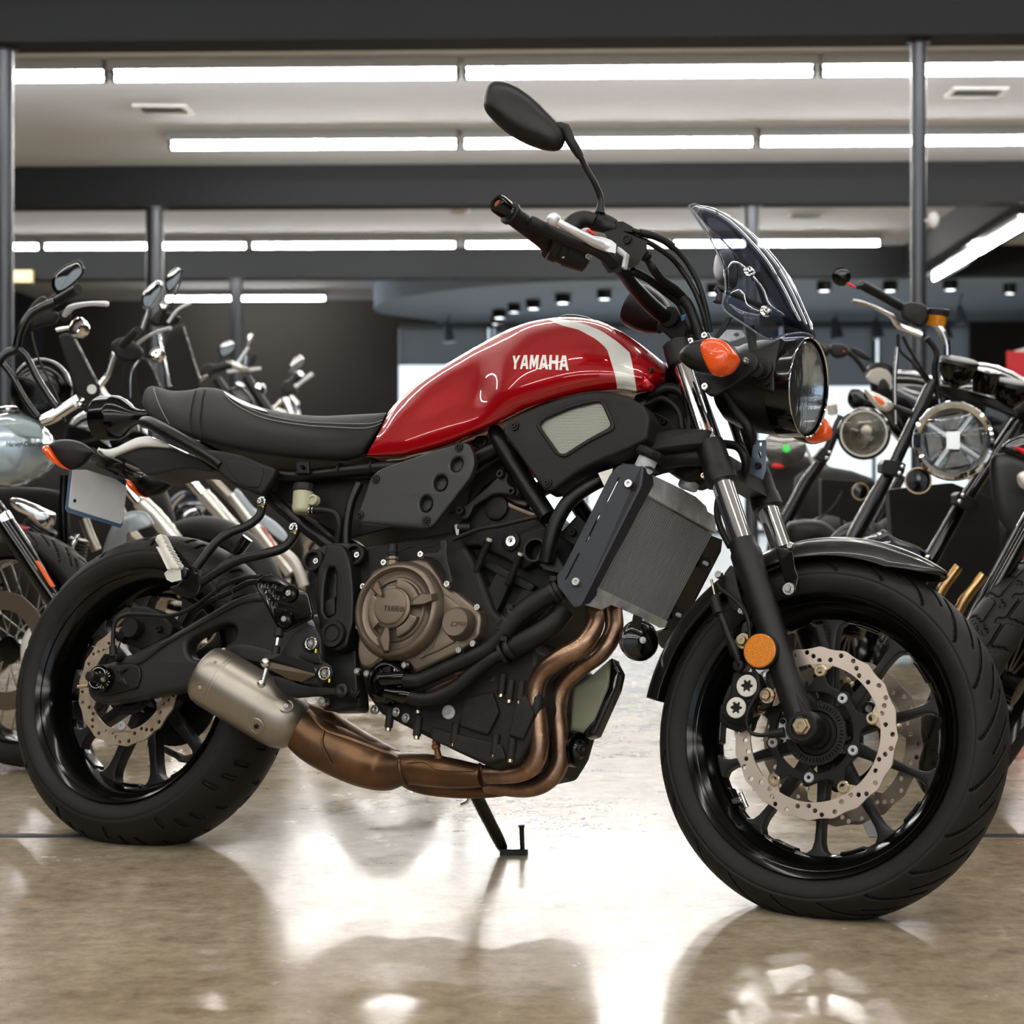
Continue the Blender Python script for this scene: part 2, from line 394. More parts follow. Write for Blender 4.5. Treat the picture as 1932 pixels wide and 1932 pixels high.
def word(mb, F, txt, p0, p1, hgt, y, th, gap=.16, slant=.0):
    """letters between photo points p0 and p1 (baseline), hgt px tall, on plane y"""
    a = F.L(*p0, y); b = F.L(*p1, y); ex = (b - a); W_ = ex.length; ex.normalize(); up = V((-ex.z, 0, ex.x))
    if up.z < 0: up = -up
    n = len(txt); cw = W_ / (n + (n - 1) * gap); H = (F.L(p0[0], p0[1] - hgt, y) - a).length
    for i, c in enumerate(txt):
        L = [[(lambda q: (q.x, q.z))(a + ex * (i * cw * (1 + gap) + x * cw + slant * z * H) + up * z * H) for x, z in o] for o in GL[c]]
        mb.flat(F, L[0], y, th, L[1:], bev=.0002)
    return mb
# ================================================================= ROOM
RF = Frame(Matrix.Rotation(rad(-1.9), 3, 'Z'), (0, 0, 0))
def rbox(mb, x0, x1, y0, y1, z0, z1): return mb.box(RF, ((x0 + x1) / 2, (y0 + y1) / 2, (z0 + z1) / 2), ((x1 - x0) / 2, (y1 - y0) / 2, (z1 - z0) / 2))
XL, XR, YN, YB, ZCE = -8.56, 9.5, -9.0, 30.2, 3.75
def floor_mat():
    m = bpy.data.materials.new('polished_concrete'); m.use_nodes = True; N = m.node_tree.nodes; L = m.node_tree.links
    b = N['Principled BSDF']; tc = N.new('ShaderNodeTexCoord')
    def noise(sc_, det=8, ro=.6, dist=0, st=(1, 1, 1)):
        mp = N.new('ShaderNodeMapping'); mp.inputs['Scale'].default_value = st; L.new(tc.outputs['Object'], mp.inputs[0])
        n = N.new('ShaderNodeTexNoise'); n.inputs['Scale'].default_value = sc_; n.inputs['Detail'].default_value = det; n.inputs['Roughness'].default_value = ro; n.inputs['Distortion'].default_value = dist
        L.new(mp.outputs[0], n.inputs['Vector']); return n.outputs['Fac']
    def ramp(f, st):
        r = N.new('ShaderNodeValToRGB'); e = r.color_ramp.elements
        e[0].position, e[0].color = st[0]; e[1].position, e[1].color = st[-1]
        for p, c in st[1:-1]: k = e.new(p); k.color = c
        L.new(f, r.inputs[0]); return r.outputs[0]
    def mix(t, a, c, f, fac=None):
        x = N.new('ShaderNodeMix'); x.data_type = 'RGBA'; x.blend_type = t
        L.new(a, x.inputs['A']); L.new(c, x.inputs['B'])
        if fac is not None: x.inputs['Factor'].default_value = fac
        if f is not None: L.new(f, x.inputs['Factor'])
        return x.outputs['Result']
    big = ramp(noise(1.1, 9, .62, .8, (.8, 1.3, 1)), [(.3, lin((158, 140, 116))), (.45, lin((184, 167, 142))), (.56, lin((196, 180, 155))), (.7, lin((170, 157, 136)))])
    fine = ramp(noise(22, 8, .75), [(.3, lin((150, 144, 134))), (.7, lin((255, 255, 255)))])
    c = mix('MULTIPLY', big, fine, None, .75)
    sp = ramp(noise(7, 6, .8, 0, (1, 2.2, 1)), [(.36, lin(105)), (.48, lin(255))])
    c = mix('MULTIPLY', c, sp, None, .22)
    # hairline cracks and spalled patches
    dis = N.new('ShaderNodeTexNoise'); dis.inputs['Scale'].default_value = 3; dis.inputs['Detail'].default_value = 8; L.new(tc.outputs['Object'], dis.inputs['Vector'])
    ad = N.new('ShaderNodeVectorMath'); ad.operation = 'MULTIPLY_ADD'; ad.inputs[1].default_value = (.35, .35, 0); L.new(dis.outputs['Color'], ad.inputs[0]); L.new(tc.outputs['Object'], ad.inputs[2])
    vo = N.new('ShaderNodeTexVoronoi'); vo.feature = 'DISTANCE_TO_EDGE'; vo.inputs['Scale'].default_value = 1.7; L.new(ad.outputs[0], vo.inputs['Vector'])
    cr_ = ramp(vo.outputs['Distance'], [(0.0, lin(150)), (.006, lin(0))])
    ms = ramp(noise(2.3, 3), [(.6, lin(0)), (.66, lin(255))])
    ck = mix('MULTIPLY', cr_, ms, None, 1)
    blk = N.new('ShaderNodeRGB'); blk.outputs[0].default_value = lin((84, 70, 54))
    c = mix('MIX', c, blk.outputs[0], ck)
    L.new(c, b.inputs['Base Color'])
    mr = N.new('ShaderNodeMapRange'); mr.inputs[1].default_value = .3; mr.inputs[2].default_value = .7; mr.inputs[3].default_value = .12; mr.inputs[4].default_value = .3
    L.new(noise(5, 6, .7), mr.inputs[0]); L.new(mr.outputs[0], b.inputs['Roughness'])
    b.inputs['Specular IOR Level'].default_value = .42; b.inputs['Coat Weight'].default_value = .12; b.inputs['Coat Roughness'].default_value = .1
    bp = N.new('ShaderNodeBump'); bp.inputs['Strength'].default_value = .12; bp.inputs['Distance'].default_value = .004; L.new(noise(4, 4, .5), bp.inputs['Height']); L.new(bp.outputs[0], b.inputs['Normal'])
    return m
mb = MB(); rbox(mb, XL, XR, YN, YB, -.1, 0); ob('floor', mb, floor_mat(), kind='structure')
ceilm = mat('ceiling_paint', (220, 228, 242), .9, var=.03, vscale=2)
darkb = mat('charcoal_paint', (27, 29, 32), .75, var=.12, vscale=1)
wallm = mat('dark_wall_paint', (50, 48, 45), .8, var=.1, vscale=1)
navy = mat('slate_wall_paint', (34, 41, 52), .8)
soff = mat('soffit_blue', (170, 192, 222), .85)
mb = MB(); rbox(mb, XL, XR, YN, YB, ZCE, ZCE + .1); ob('ceiling', mb, ceilm, kind='structure')
mb = MB(); rbox(mb, XL - .2, XL, YN, YB, 0, ZCE); ob('wall_left', mb, navy, kind='structure')
mb = MB(); rbox(mb, XR, XR + .2, YN, YB, 0, ZCE); ob('wall_right', mb, navy, kind='structure')
WX0, WX1 = -2.86, 6.3
mb = MB(); rbox(mb, XL, WX0, YB, YB + .2, 0, ZCE); rbox(mb, WX1, XR, YB, YB + .2, 0, ZCE); rbox(mb, WX0, WX1, YB, YB + .2, 3.36, ZCE); ob('wall_back', mb, wallm, kind='structure')
mb = MB(); rbox(mb, XL, -6, YN - .2, YN, 0, ZCE); rbox(mb, 7, XR, YN - .2, YN, 0, ZCE); rbox(mb, -6, 7, YN - .2, YN, 3.2, ZCE); ob('wall_front', mb, navy, kind='structure')
def window(i, x0, x1, y, z1, nm):
    fr = MB(); n = nm
    for k in range(n + 1):
        x = x0 + (x1 - x0) * k / n; rbox(fr, x - .03, x + .03, y - .04, y + .04, 0, z1)
    rbox(fr, x0, x1, y - .04, y + .04, 0, .08); rbox(fr, x0, x1, y - .04, y + .04, z1 - .06, z1)
    w = ob('window_%d' % i, fr, mat('window_frame', (70, 74, 80), .5, metal=.3), kind='structure')
    for k in range(n):
        p = MB(); a = x0 + (x1 - x0) * k / n + .03; b_ = x0 + (x1 - x0) * (k + 1) / n - .03
        rbox(p, a, b_, y - .004, y + .004, .08, z1 - .06); ob('pane', p, M['pane'], w)
    return w
window(1, WX0, WX1, YB + .1, 3.36, 6)
window(2, -6, 7, YN - .1, 3.2, 6)
# roller shades behind the far windows
shade = M['shade']
for k in range(6):
    a = WX0 + (WX1 - WX0) * k / 6 + .05; b_ = WX0 + (WX1 - WX0) * (k + 1) / 6 - .05
    mb = MB(); rbox(mb, a, b_, YB - .06, YB - .04, 2.70 if k < 3 else 2.35, 3.3); mb.cyl(RF.w(a, YB - .08, 3.32), RF.w(b_, YB - .08, 3.32), .04)
    ob('roller_shade', mb, shade, label='grey roller shade partly down over a far window, %s' % ['leftmost of the six', 'second from the left', 'third from the left', 'third from the right', 'second from the right', 'rightmost of the six'][k], cat='blind', group='roller shades on the far windows')
# beams across the ceiling and the one running away on the right
def beam(i, y0, zb=3.37, w=.3):
    mb = MB(); rbox(mb, XL, XR, y0, y0 + w, zb, ZCE); ob('trim_%d' % i, mb, darkb, kind='structure')
beam(1, 11.17); beam(2, 17.66); beam(3, 23.7)
beam(4, 4.9); beam(5, -1.4)
mb = MB(); rbox(mb, 4.12, 4.62, 17.96, 23.7, 3.37, ZCE); ob('trim_6', mb, darkb, kind='structure')
# curved dropped ceiling at the back
mb = MB(); out = []
for px, D in (((718, 582), 27.7),):
    pass
ptsS = cr([(x - .0332 * y, y) for x, y in [(-1.2, 29.9), (-1.95, 28.6), (-2.0, 27.5), (-1.55, 26.2), (-.6, 25.0), (.6, 24.25), (2.2, 24.02)]], 6)
loop = [V((x, y, 0)) for x, y in ptsS] + [V((XR - .02, 24.02, 0)), V((XR - .02, 30.18, 0)), V((-2.2, 30.18, 0))]
m_ = len(loop)
mb.add([RF.w(p.x, p.y, 3.375) for p in loop] + [RF.w(p.x, p.y, 3.74) for p in loop], [list(range(m_)), [m_ + i for i in range(m_)][::-1]] + [[i, (i + 1) % m_, m_ + (i + 1) % m_, m_ + i] for i in range(m_)])
ob('trim_7', mb, soff, kind='structure')
# ---- fluorescent lamps
tubem = mat('lit_tube', (255, 252, 246), .5, emit=115)
housem = mat('lamp_housing', (52, 52, 54), .6)
tubem2 = mat('lit_tube_near', (255, 252, 246), .5, emit=74)
def lamp(x, y, label, group=None, along=False, near=False, dz=0):
    t = thing('fluorescent_light', RF.w(x, y, 3.61 + dz), label, 'ceiling light', group or 'fluorescent ceiling lights')
    h = 1.22
    def bx(mb, a, b_, z0, z1, e=0):
        if along: rbox(mb, x - a, x + a, y - h - e, y + h + e, z0 + dz, z1 + dz)
        else: rbox(mb, x - h - e, x + h + e, y - a, y + a, z0, z1)
    mb = MB(); bx(mb, .15, 0, 3.664, 3.75, .02); ob('housing', mb, M['housing'], t)
    for s in (-1, 1):
        mb = MB(); c = (x, y + s * (h + .01)) if along else (x + s * (h + .01), y)
        rbox(mb, c[0] - .014, c[0] + .014, c[1] - .02, c[1] + .02, 3.61 + dz, 3.7 + dz)
        ob('lamp_holder', mb, housem, t)
    mb = MB()
    a, b_ = (RF.w(x, y - h, 3.637 + dz), RF.w(x, y + h, 3.637 + dz)) if along else (RF.w(x - h, y, 3.637), RF.w(x + h, y, 3.637))
    mb.tube([a, b_], .021, 8, 1); ob('lamp_tube', mb, tubem2 if near else tubem, t)
wd = ['first', 'second', 'third', 'fourth', 'fifth', 'sixth', 'seventh']
for D, xs, nm in ((13.4, [-4.14, -1.62, .90, 3.42], 'nearest row, behind the first beam'), (16.1, [-1.70, .82, 3.34, 5.86], 'second row, before the second beam'),
                  (22.7, [-6.97, -4.44, -1.91, .67, 3.17], 'third row, above the third beam'), (28.9, [-4.1], 'short far row by the back wall')):
    for i, x in enumerate(xs):
        lamp(x - .0332 * D, D, 'white fluorescent lamp, %s from the left in the %s' % (wd[i], nm), 'fluorescent lamps, ' + nm.split(',')[0])
for i, y in enumerate((19.3, 21.83)):
    lamp(4.36, y, 'white fluorescent lamp running away from view under the right beam, %s' % ['nearest', 'farthest'][i], None, True, dz=-.38)
for r, D in enumerate((9.3, 6.6, 2.9, .2, -3.6, -6.3)):
    for i, x in enumerate((-5.4, -2.87, -.34, 2.19, 4.72)):
        lamp(x, D, 'fluorescent lamp of the ceiling row %s, %s from the left' % (['behind the first beam', 'past the display', 'above the red motorcycle', 'over the viewer', 'behind the viewer', 'by the entrance windows'][r], wd[i]), 'fluorescent lamps over the near floor', near=True)
# ---- poles
polem = mat('painted_steel_pole', (56, 59, 64), .35, metal=.5)
def pole(u, D, w, zt, label, lo=0):
    x = (u - 966) / FP * D; p = V((x, D, 0)); mb = MB(); r = w / 2 / FP * D
    mb.tube([p, p + V((0, 0, zt))], r, 24, 1)
    t = thing('support_pole', p, label, 'pole'); ob('shaft', mb, polem, t)
    mb = MB(); mb.lathe(p, (0, 0, 1), [(0, r * 1.9), (.012, r * 1.9), (.014, r * 1.1)], 24); mb.lathe(p + V((0, 0, zt - .014)), (0, 0, 1), [(0, r * 1.1), (.002, r * 1.6), (.014, r * 1.6)], 24); ob('base_plate', mb, polem, t)
pole(9, 11.45, 33, 3.37, 'round grey steel pole at the far left edge, under the nearest beam')
pole(1733, 11.26, 29, 3.37, 'round grey steel pole at the right under the nearest beam, beside the chrome headlight')
pole(292, 17.9, 33, 3.37, 'round grey steel pole under the second beam, behind the mirrors of the left motorcycles')
pole(1418, 17.76, 27, 3.37, 'round grey steel pole under the second beam, seen behind the smoked windscreen')
pole(446, 23.95, 23, 3.37, 'thin round grey steel pole under the third beam, in front of the dark back wall')
# ---- small ceiling things
def vent(u, v, w, h, label):
    D = (ZCE - CH) * FP / (HY - v); x = (u - 966) / FP * D; hw = w / 2 / FP * D; hd = h / 2 * D * D / FP / (ZCE - CH)
    t = thing('ceiling_vent', (x, D, ZCE - .03), label, 'vent', 'ceiling air vents')
    mb = MB(); mb.flat(Frame(Matrix(((1, 0, 0), (0, 0, 1), (0, -1, 0))), (x, D, ZCE - .012)), [(-hw, -hd), (hw, -hd), (hw, hd), (-hw, hd)], -.012, .02, [[(-hw * .86, -hd * .8), (hw * .86, -hd * .8), (hw * .86, hd * .8), (-hw * .86, hd * .8)]]); ob('frame', mb, mat('vent_white', 200, .5), t)
    mb = MB(); n = 12
    for i in range(n):
        xx = x - hw * .84 + hw * 1.68 * (i + .5) / n
        mb.add([V((xx - .012, D - hd * .8, ZCE - .002)), V((xx + .012, D - hd * .8, ZCE - .016)), V((xx + .012, D + hd * .8, ZCE - .016)), V((xx - .012, D + hd * .8, ZCE - .002))], [[0, 1, 2, 3]])
    ob('louvre', mb, mat('vent_dark', 72, .6), t)
vent(308, 205, 100, 17, 'dark ceiling air vent at the left between the first two lamp rows')
vent(1842, 172, 104, 17, 'dark ceiling air vent at the right of the tall pole')
vent(1521, 405, 66, 9, 'small dark ceiling air vent right of the windscreen')
def dlight(u, v, w, label, zc=3.375):
    D = (zc - CH - .03) * FP / (HY - v); p = V(((u - 966) / FP * D, D, zc)); r = w / 2 / FP * D
    t = thing('downlight', p - V((0, 0, .12)), label, 'downlight', 'surface downlights under the blue soffit')
    mb = MB(); mb.lathe(p - V((0, 0, .13)), (0, 0, 1), [(.02, r * .82), (0, r * .84), (0, r), (.128, r), (.13, r * .9)], 20); ob('lamp_body', mb, M['black'], t)
    mb = MB(); mb.lathe(p - V((0, 0, .125)), (0, 0, 1), [(0, 0), (.002, r * .8), (.012, r * .8)], 20); ob('lamp_lens', mb, mat('lit_downlight', (240, 248, 255), .5, emit=9), t)
for i, (u, v, w) in enumerate([(1140, 551, 28), (1062, 559, 30), (1006, 570, 28), (970, 577, 24), (942, 588, 26), (938, 600, 24), (1346, 541, 26), (1555, 535, 28), (1679, 535, 28), (1793, 533, 28), (1905, 540, 24)]):
    dlight(u, v, w, 'black downlight under the blue soffit, ' + ['right of the red tank top', 'unlit looking one above the tank stripe', 'third of the cluster above the tank', 'second of the cluster above the tank', 'leftmost upper one of the cluster above the tank', 'leftmost lower one of the cluster above the tank', 'behind the left mirror arm', 'right of the windscreen edge', 'over the round bar-end mirror', 'right of the tall pole', 'at the far right'][i])
def pend(u, v, s, D, label):
    p = W(u, v, D); k = s / FP * D; ax = V((.12, -.1, -1)).normalized()
    t = thing('track_spotlight', p, label, 'spotlight', 'track spotlights by the far windows')
    mb = MB(); mb.lathe(p, -ax, [(0, k * .9), (0, k), (k * 1.6, k * .75), (k * 3, k * .4), (k * 3.1, 0)], 18); mb.tube([p - ax * k * 3, V((p.x, p.y, 3.36))], .012, 6, 1); ob('lamp_body', mb, mat('spot_grey', (96, 102, 110), .4, metal=.5), t)
    mb = MB(); mb.lathe(p, -ax, [(.01, 0), (0.004, k * .85), (.012, k * .88)], 18); ob('lamp_lens', mb, mat('lit_spot', (255, 252, 245), .5, emit=14), t)
for i, (u, v, s) in enumerate([(848, 646, 12), (1580, 640, 13), (1657, 638, 12), (1815, 612, 12), (1787, 640, 12), (943, 629, 7)]):
    pend(u, v, s, 28.5 if i != 3 else 25.5, 'grey conical track spotlight ' + ['hanging left of the tank in front of the shades', 'right of the round headlight', 'halfway between headlight and tall pole', 'right of the tall pole, upper one', 'right of the tall pole, lower one', 'small one above the tank front slope'][i])
mb = MB(); p = W(867, 410, 20.5); mb.lathe(V((p.x, p.y, ZCE)), (0, 0, -1), [(0, .11), (.03, .11), (.06, .08), (.07, 0)], 24)
ob('smoke_detector', mb, mat('detector_white', 210, .5), label='white round smoke detector on the ceiling between the second and third beams', cat='smoke detector')
mb = MB(); p = W(1761, 415, 11.2); mb.ball(p, .05, 16, (.7, .7, 1.0)); mb.tube([p, p + V((-.04, .03, .0))], .012, 8, 1)
ob('camera_dome', mb, mat('detector_white', 210, .5), label='small white sensor fixed to the right steel pole', cat='sensor')
mb = MB(); p = W(43, 522, 23.6); mb.box(RF, RF.loc(W(43, 522, 23.87)), (.13, .05, .075)); ob('emergency_light', mb, mat('cream_box', (232, 208, 160), .5), label='small cream box light mounted on the third beam at the far left', cat='emergency light')
# ---- red display on the right
t = thing('tool_cabinet', W(1925, 925, 14), 'red cabinet with a white top strip at the far right edge', 'cabinet')
t.location.z = 0
mb = MB(); a = W(1899, 662, 14); b_ = W(2010, 668, 14); mb.hull([V((a.x, 14, 0)), V((b_.x, 14, 0)), V((a.x + .2, 14.5, 0)), V((b_.x, 14.5, 0)), a, b_, a + V((.2, .5, 0)), b_ + V((0, .5, 0))]); ob('body', mb, mat('red_cabinet', (190, 22, 34), .4), t)
mb = MB(); mb.box(WF, (a + b_) / 2 + V((.1, .24, .025)), ((b_.x - a.x) / 2 - .09, .26, .025)); ob('top', mb, mat('cabinet_top', 205, .4), t)
# ---- dark strips on the floor
def floorq(px): return [W(u, v, CH * FP / (v - HY)) for u, v in px]
tape = mat('floor_strip', (52, 54, 56), .5)
def strip(px, label):
    mb = MB(); q = [p + V((0, 0, .0015)) for p in floorq(px)]; m = len(q)
    mb.add(q + [V((p.x, p.y, 0)) for p in q], [list(range(m))] + [[i, (i + 1) % m, m + (i + 1) % m, m + i] for i in range(m)])
    ob('floor_strip', mb, tape, label=label, cat='floor strip')
strip([(-300, 1574), (240, 1574), (240, 1580), (-300, 1580)], 'thin dark strip across the floor left of the rear tyre')
strip([(1690, 1574), (2300, 1574), (2300, 1580), (1690, 1580)], 'thin dark strip across the floor right of the front tyre')
strip([(1622, 1543), (1664, 1543), (1700, 1580), (1640, 1580)], 'dark slanted patch on the floor seen through the front wheel')
# ---- world, camera
wd_ = bpy.data.worlds.new('world'); sc.world = wd_; wd_.use_nodes = True
wd_.node_tree.nodes['Background'].inputs[0].default_value = (.86, .93, 1, 1); wd_.node_tree.nodes['Background'].inputs[1].default_value = 1.7
cam = bpy.data.cameras.new('camera'); co = bpy.data.objects.new('camera', cam); COL.objects.link(co)
co.location = (0, 0, CH); co.rotation_euler = (PI / 2, 0, 0)
cam.sensor_fit = 'HORIZONTAL'; cam.sensor_width = 36; cam.lens = FP / 1932 * 36; cam.shift_x = 0; cam.shift_y = (HY - 966) / 1932
cam.clip_start = .05; cam.clip_end = 200
cam.dof.use_dof = True; cam.dof.focus_distance = 3.35; cam.dof.aperture_fstop = 6.3
sc.camera = co
sc.view_settings.view_transform = 'Standard'; sc.view_settings.look = 'None'; sc.view_settings.gamma = 1; sc.view_settings.use_curve_mapping = False
sc.view_settings.exposure = -.06
sc.cycles.max_bounces = 8; sc.cycles.diffuse_bounces = 4; sc.cycles.glossy_bounces = 4; sc.cycles.transmission_bounces = 6; sc.cycles.transparent_max_bounces = 12
sc.cycles.caustics_reflective = False; sc.cycles.caustics_refractive = False; sc.cycles.sample_clamp_indirect = 6
# ================================================================= THE RED MOTORCYCLE
bike = thing('motorcycle', BF.w(0, 0, 0), 'red roadster motorcycle with a white tank stripe and bronze engine cover, standing in front', 'motorcycle')
def yz_lathe(mb, F, c, prof, n=96):
    """closed profile [(y, r)] turned about the wheel axle"""
    rows = [[F.w(c[0] + r * math.cos(2 * PI * k / n), y, c[1] + r * math.sin(2 * PI * k / n)) for k in range(n)] for y, r in prof]
    return mb.grid(rows, cu=True, cv=True)
def tyre_mesh(F, c, R, w, rb, hb, groove, n=1150, m=84):
    mb = MB(); rows = []; mb.tv = []
    for i in range(n):
        th = 2 * PI * i / n; row = []
        for j in range(m + 1):
            s = -1 + 2 * j / m; a = abs(s)
            if a < .62:                                   # tread
                k = a / .62; y = w / 2 * (k * .97); r = R - (w * .40) * (1 - math.sqrt(max(0, 1 - (k * .93) ** 2)))
                nr = (math.cos(k * 1.1), math.sin(k * 1.1))
            else:                                        # sidewall
                k = (a - .62) / .38
                r0 = R - (w * .40) * (1 - math.sqrt(1 - .93 ** 2)); r = r0 + (rb - r0) * k
                y = w / 2 * (.97 + .03 * math.sin(k * PI)) + (hb - w / 2 * .97) * k ** 2.2
                nr = (0, 1)
            y = math.copysign(y, s) if s else 0
            tv = groove(th, s, R) / .0065; mb.tv.append(tv); g = .0045 * min(1, tv * 1.6)
            if a > .62 and abs(k - .12) < .04: g = max(g, .0012)
            r -= g * nr[0]; y -= math.copysign(g * nr[1], s)
            row.append(F.w(c[0] + r * math.cos(th), y, c[1] + r * math.sin(th)))
        rows.append(row)
    return mb.grid([r[::-1] for r in rows], cu=True) if 0 else mb.grid(rows, cu=True)
def tyre_ob(mb, wh):
    o = ob('tyre', mb, M['rubber'], wh, 50, fix=False)
    at = o.data.attributes.new('tread', 'FLOAT', 'POINT'); at.data.foreach_set('value', mb.tv); return o
def groove_front(th, s, R):
    N = 21; a = abs(s); per = 2 * PI / N; g = 0
    for off, s0, s1, k in ((0, .10, .60, .085), (.5, .03, .42, .062)):
        if s0 < a < s1:
            t = (a - s0) / (s1 - s0); f = off * per - k * t ** 1.25 / R + (.5 * per if s > 0 else 0)
            d = ((th - f + per / 2) % per - per / 2) * R; wd = .0070 * (1 - .45 * t)
            g = max(g, .0065 * max(0, 1 - abs(d) / wd))
    return g
def groove_rear(th, s, R):
    N = 14; a = abs(s); per = 2 * PI / N; g = 0
    for off, s0, s1, k in ((0, .20, .42, .006), (.5, .40, .58, .005), (.3, .05, .22, .006), (.75, .28, .46, .006)):
        if s0 < a < s1:
            f = off * per - (k * (a - s0) / .3) / R + (.5 * per if s > 0 else 0)
            d = ((th - f + per / 2) % per - per / 2) * R
            g = max(g, .0065 * max(0, 1 - abs(d) / .0065))
    return g
def wavy(c, ro, amp, n=20, rot=0):
    o = []
    for i in range(240):
        a = 2 * PI * i / 240; r = ro - amp * (.5 - .5 * math.cos(n * a + rot)) ** .7
        o.append((c[0] + r * math.cos(a), c[1] + r * math.sin(a)))
    return o
def ring_pts(c, r, n=64): return [(c[0] + r * math.cos(2 * PI * i / n), c[1] + r * math.sin(2 * PI * i / n)) for i in range(n)]
def polar(c, r, a): return (c[0] + r * math.cos(a), c[1] + r * math.sin(a))
def brake_disc(par, F, c, ro, ri, y, th, m, lob, rows=3, name='brake_disc', tab=0, rot=0):
    holes = []
    ri_pts = []
    for i in range(160):
        a = 2 * PI * i / 160; r = ri - (tab * max(0, math.cos(5 * (a - rot))) ** 6 if tab else 0); ri_pts.append(polar(c, r, a))
    holes.append(ri_pts)
    pat = [(.22, .0), (.52, .33), (.80, .62), (.35, .5)] if rows == 3 else [(.3, 0), (.7, .5)]
    nb = lob
    for i in range(nb):
        for fr, an in (((.2, .0), (.45, .28), (.70, .55)) if i % 2 else ((.68, .1), (.3, .5))):
            a = rot + 2 * PI * (i + an) / nb; holes.append(ring_pts(polar(c, ri + (ro - ri) * fr, a), .0040, 12))
    mb = MB(); mb.flat(F, wavy(c, ro, .0032, lob, rot), y, th, holes, bev=.0004)
    return ob(name, mb, m, par, 15)
def front_wheel():
    F = SF; c = (1.405, .2882); hw = .0535
    prof = [(-hw, .2325), (-hw + .004, .2345), (-hw + .009, .2325), (-hw + .012, .2195), (-.03, .2165), (-.012, .206), (.012, .206), (.03, .2165), (hw - .012, .2195), (hw - .009, .2325), (hw - .004, .2345), (hw, .2325),
            (hw - .003, .2275), (hw - .006, .224), (hw - .009, .2242), (hw - .012, .2205), (hw - .018, .2135), (hw - .022, .2085), (.018, .1985), (.010, .1925), (-.010, .1925), (-.018, .1985), (-hw + .022, .2085), (-hw + .018, .2135), (-hw + .012, .2205), (-hw + .009, .2242), (-hw + .006, .224), (-hw + .003, .2275)]
    mb = MB(); yz_lathe(mb, F, c, prof)
    for sg in (0, 1):  # hub
        pass
    mb.lathe(F.w(c[0], -.045, c[1]), F.d((0, 1, 0)), [(0, .03), (.002, .046), (.02, .048), (.045, .04), (.07, .048), (.088, .046), (.09, .03)], 40)
    wh = ob('front_wheel', mb, M['rim'], bike, 40)
    tyre_ob(tyre_mesh(F, c, .2995, .122, .231, .046, groove_front), wh)
    for i in range(10):
        a = rad(270 + 36 * i); ex = V((math.cos(a), math.sin(a))); ey = V((-ex.y, ex.x))
        pr = [(.038, .013), (.08, .0095), (.15, .0064), (.172, .0074), (.184, .011), (.192, .021), (.2, .03)]
        L = [ex * r + ey * h for r, h in pr] + [ex * r - ey * h for r, h in pr[::-1]]
        mb = MB(); mb.flat(F, [(c[0] + p.x, c[1] + p.y) for p in L], -.013, .026, bev=.004); ob('spoke', mb, M['satin'], wh, 40)
        b0 = rad(270 + 36 * i + 11); b1 = rad(270 + 36 * i + 25)   # raised rib inside the rim between spokes
        mb = MB(); arc = [polar(c, .1945, b0 + (b1 - b0) * k / 8) for k in range(9)] + [polar(c, .1885, b1 - .02 - (b1 - b0 - .04) * k / 8) for k in range(9)]
        mb.flat(F, arc, -.012, .024, bev=.002); ob('rim_rib', mb, M['rim'], wh)
    for sg in (-1, 1):
        y = sg * .0615
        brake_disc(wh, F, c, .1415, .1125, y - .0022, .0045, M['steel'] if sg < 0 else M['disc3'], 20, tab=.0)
        for k in range(5):   # disc ears that hold the bobbins
            tb = MB(); a = rad(88 + 72 * k); ex = V((math.cos(a), math.sin(a))); ey = V((-ex.y, ex.x))
            L = [ex * .116 + ey * .026, ex * .104 + ey * .012, ex * .098, ex * .104 - ey * .012, ex * .116 - ey * .026]
            tb.flat(F, [(c[0] + p.x, c[1] + p.y) for p in L], y - .002, .004, bev=.0004)
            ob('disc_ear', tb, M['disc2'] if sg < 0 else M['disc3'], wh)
        # black carrier: star ring with arms
        o = []
        for i in range(200):
            a = 2 * PI * i / 200; t5 = math.cos(5 * (a - rad(88))); t5b = math.cos(5 * (a - rad(52)))
            r = .079 + .022 * max(0, t5) ** 5 + .006 * max(0, t5b) ** 6; o.append(polar(c, r, a))
        inn = [polar(c, .067 - .012 * max(0, math.cos(5 * (2 * PI * i / 200 - rad(52)))) ** 8, 2 * PI * i / 200) for i in range(200)]
        mb = MB(); mb.flat(F, o, y - .003, .006, [inn], bev=.001); ob('disc_carrier', mb, M['cast'], wh)
        for k in range(5):
            a = rad(88 + 72 * k); p = polar(c, .1015, a); q = F.w(p[0], y, p[1]); ax = F.d((0, sg, 0))
            mb = MB(); mb.lathe(q - ax * .003, ax, [(0, .006), (.003, .0105), (.008, .0105), (.0095, .009), (.0095, .0055), (.004, .005), (.004, 0)], 20); ob('disc_bobbin', mb, M['bolt2'], wh)
            a = rad(52 + 72 * k); p = polar(c, .073, a); q = F.w(p[0], y, p[1])
            mb = MB(); mb.lathe(q - ax * .003, ax, [(0, .006), (.003, .0085), (.007, .0085), (.009, .007), (.009, .0035), (.006, .003), (.006, 0)], 18); ob('disc_bolt', mb, M['alu'], wh)
    hs = []
    for i in range(48):
        a = 2 * PI * i / 48; L = []
        for r, d in ((.0485, -.013), (.0485, .013), (.0415, .015), (.0415, -.015)): L.append(polar(c, r, a + d * 1.2))
        hs.append(L)
    mb = MB(); mb.flat(F, ring_pts(c, .0525), -.0575, .002, [ring_pts(c, .037)] + hs, bev=.0002); ob('sensor_ring', mb, M['plast'], wh)
    mb = MB(); mb.lathe(F.w(c[0], -.052, c[1]), F.d((0, -1, 0)), [(0, .034), (.004, .035), (.004, .028), (.012, .026), (.012, 0)], 30); ob('hub_cap', mb, M['cast'], wh)
    mb = MB(); p0 = polar(c, .191, rad(218)); p1 = polar(c, .172, rad(222))   # valve
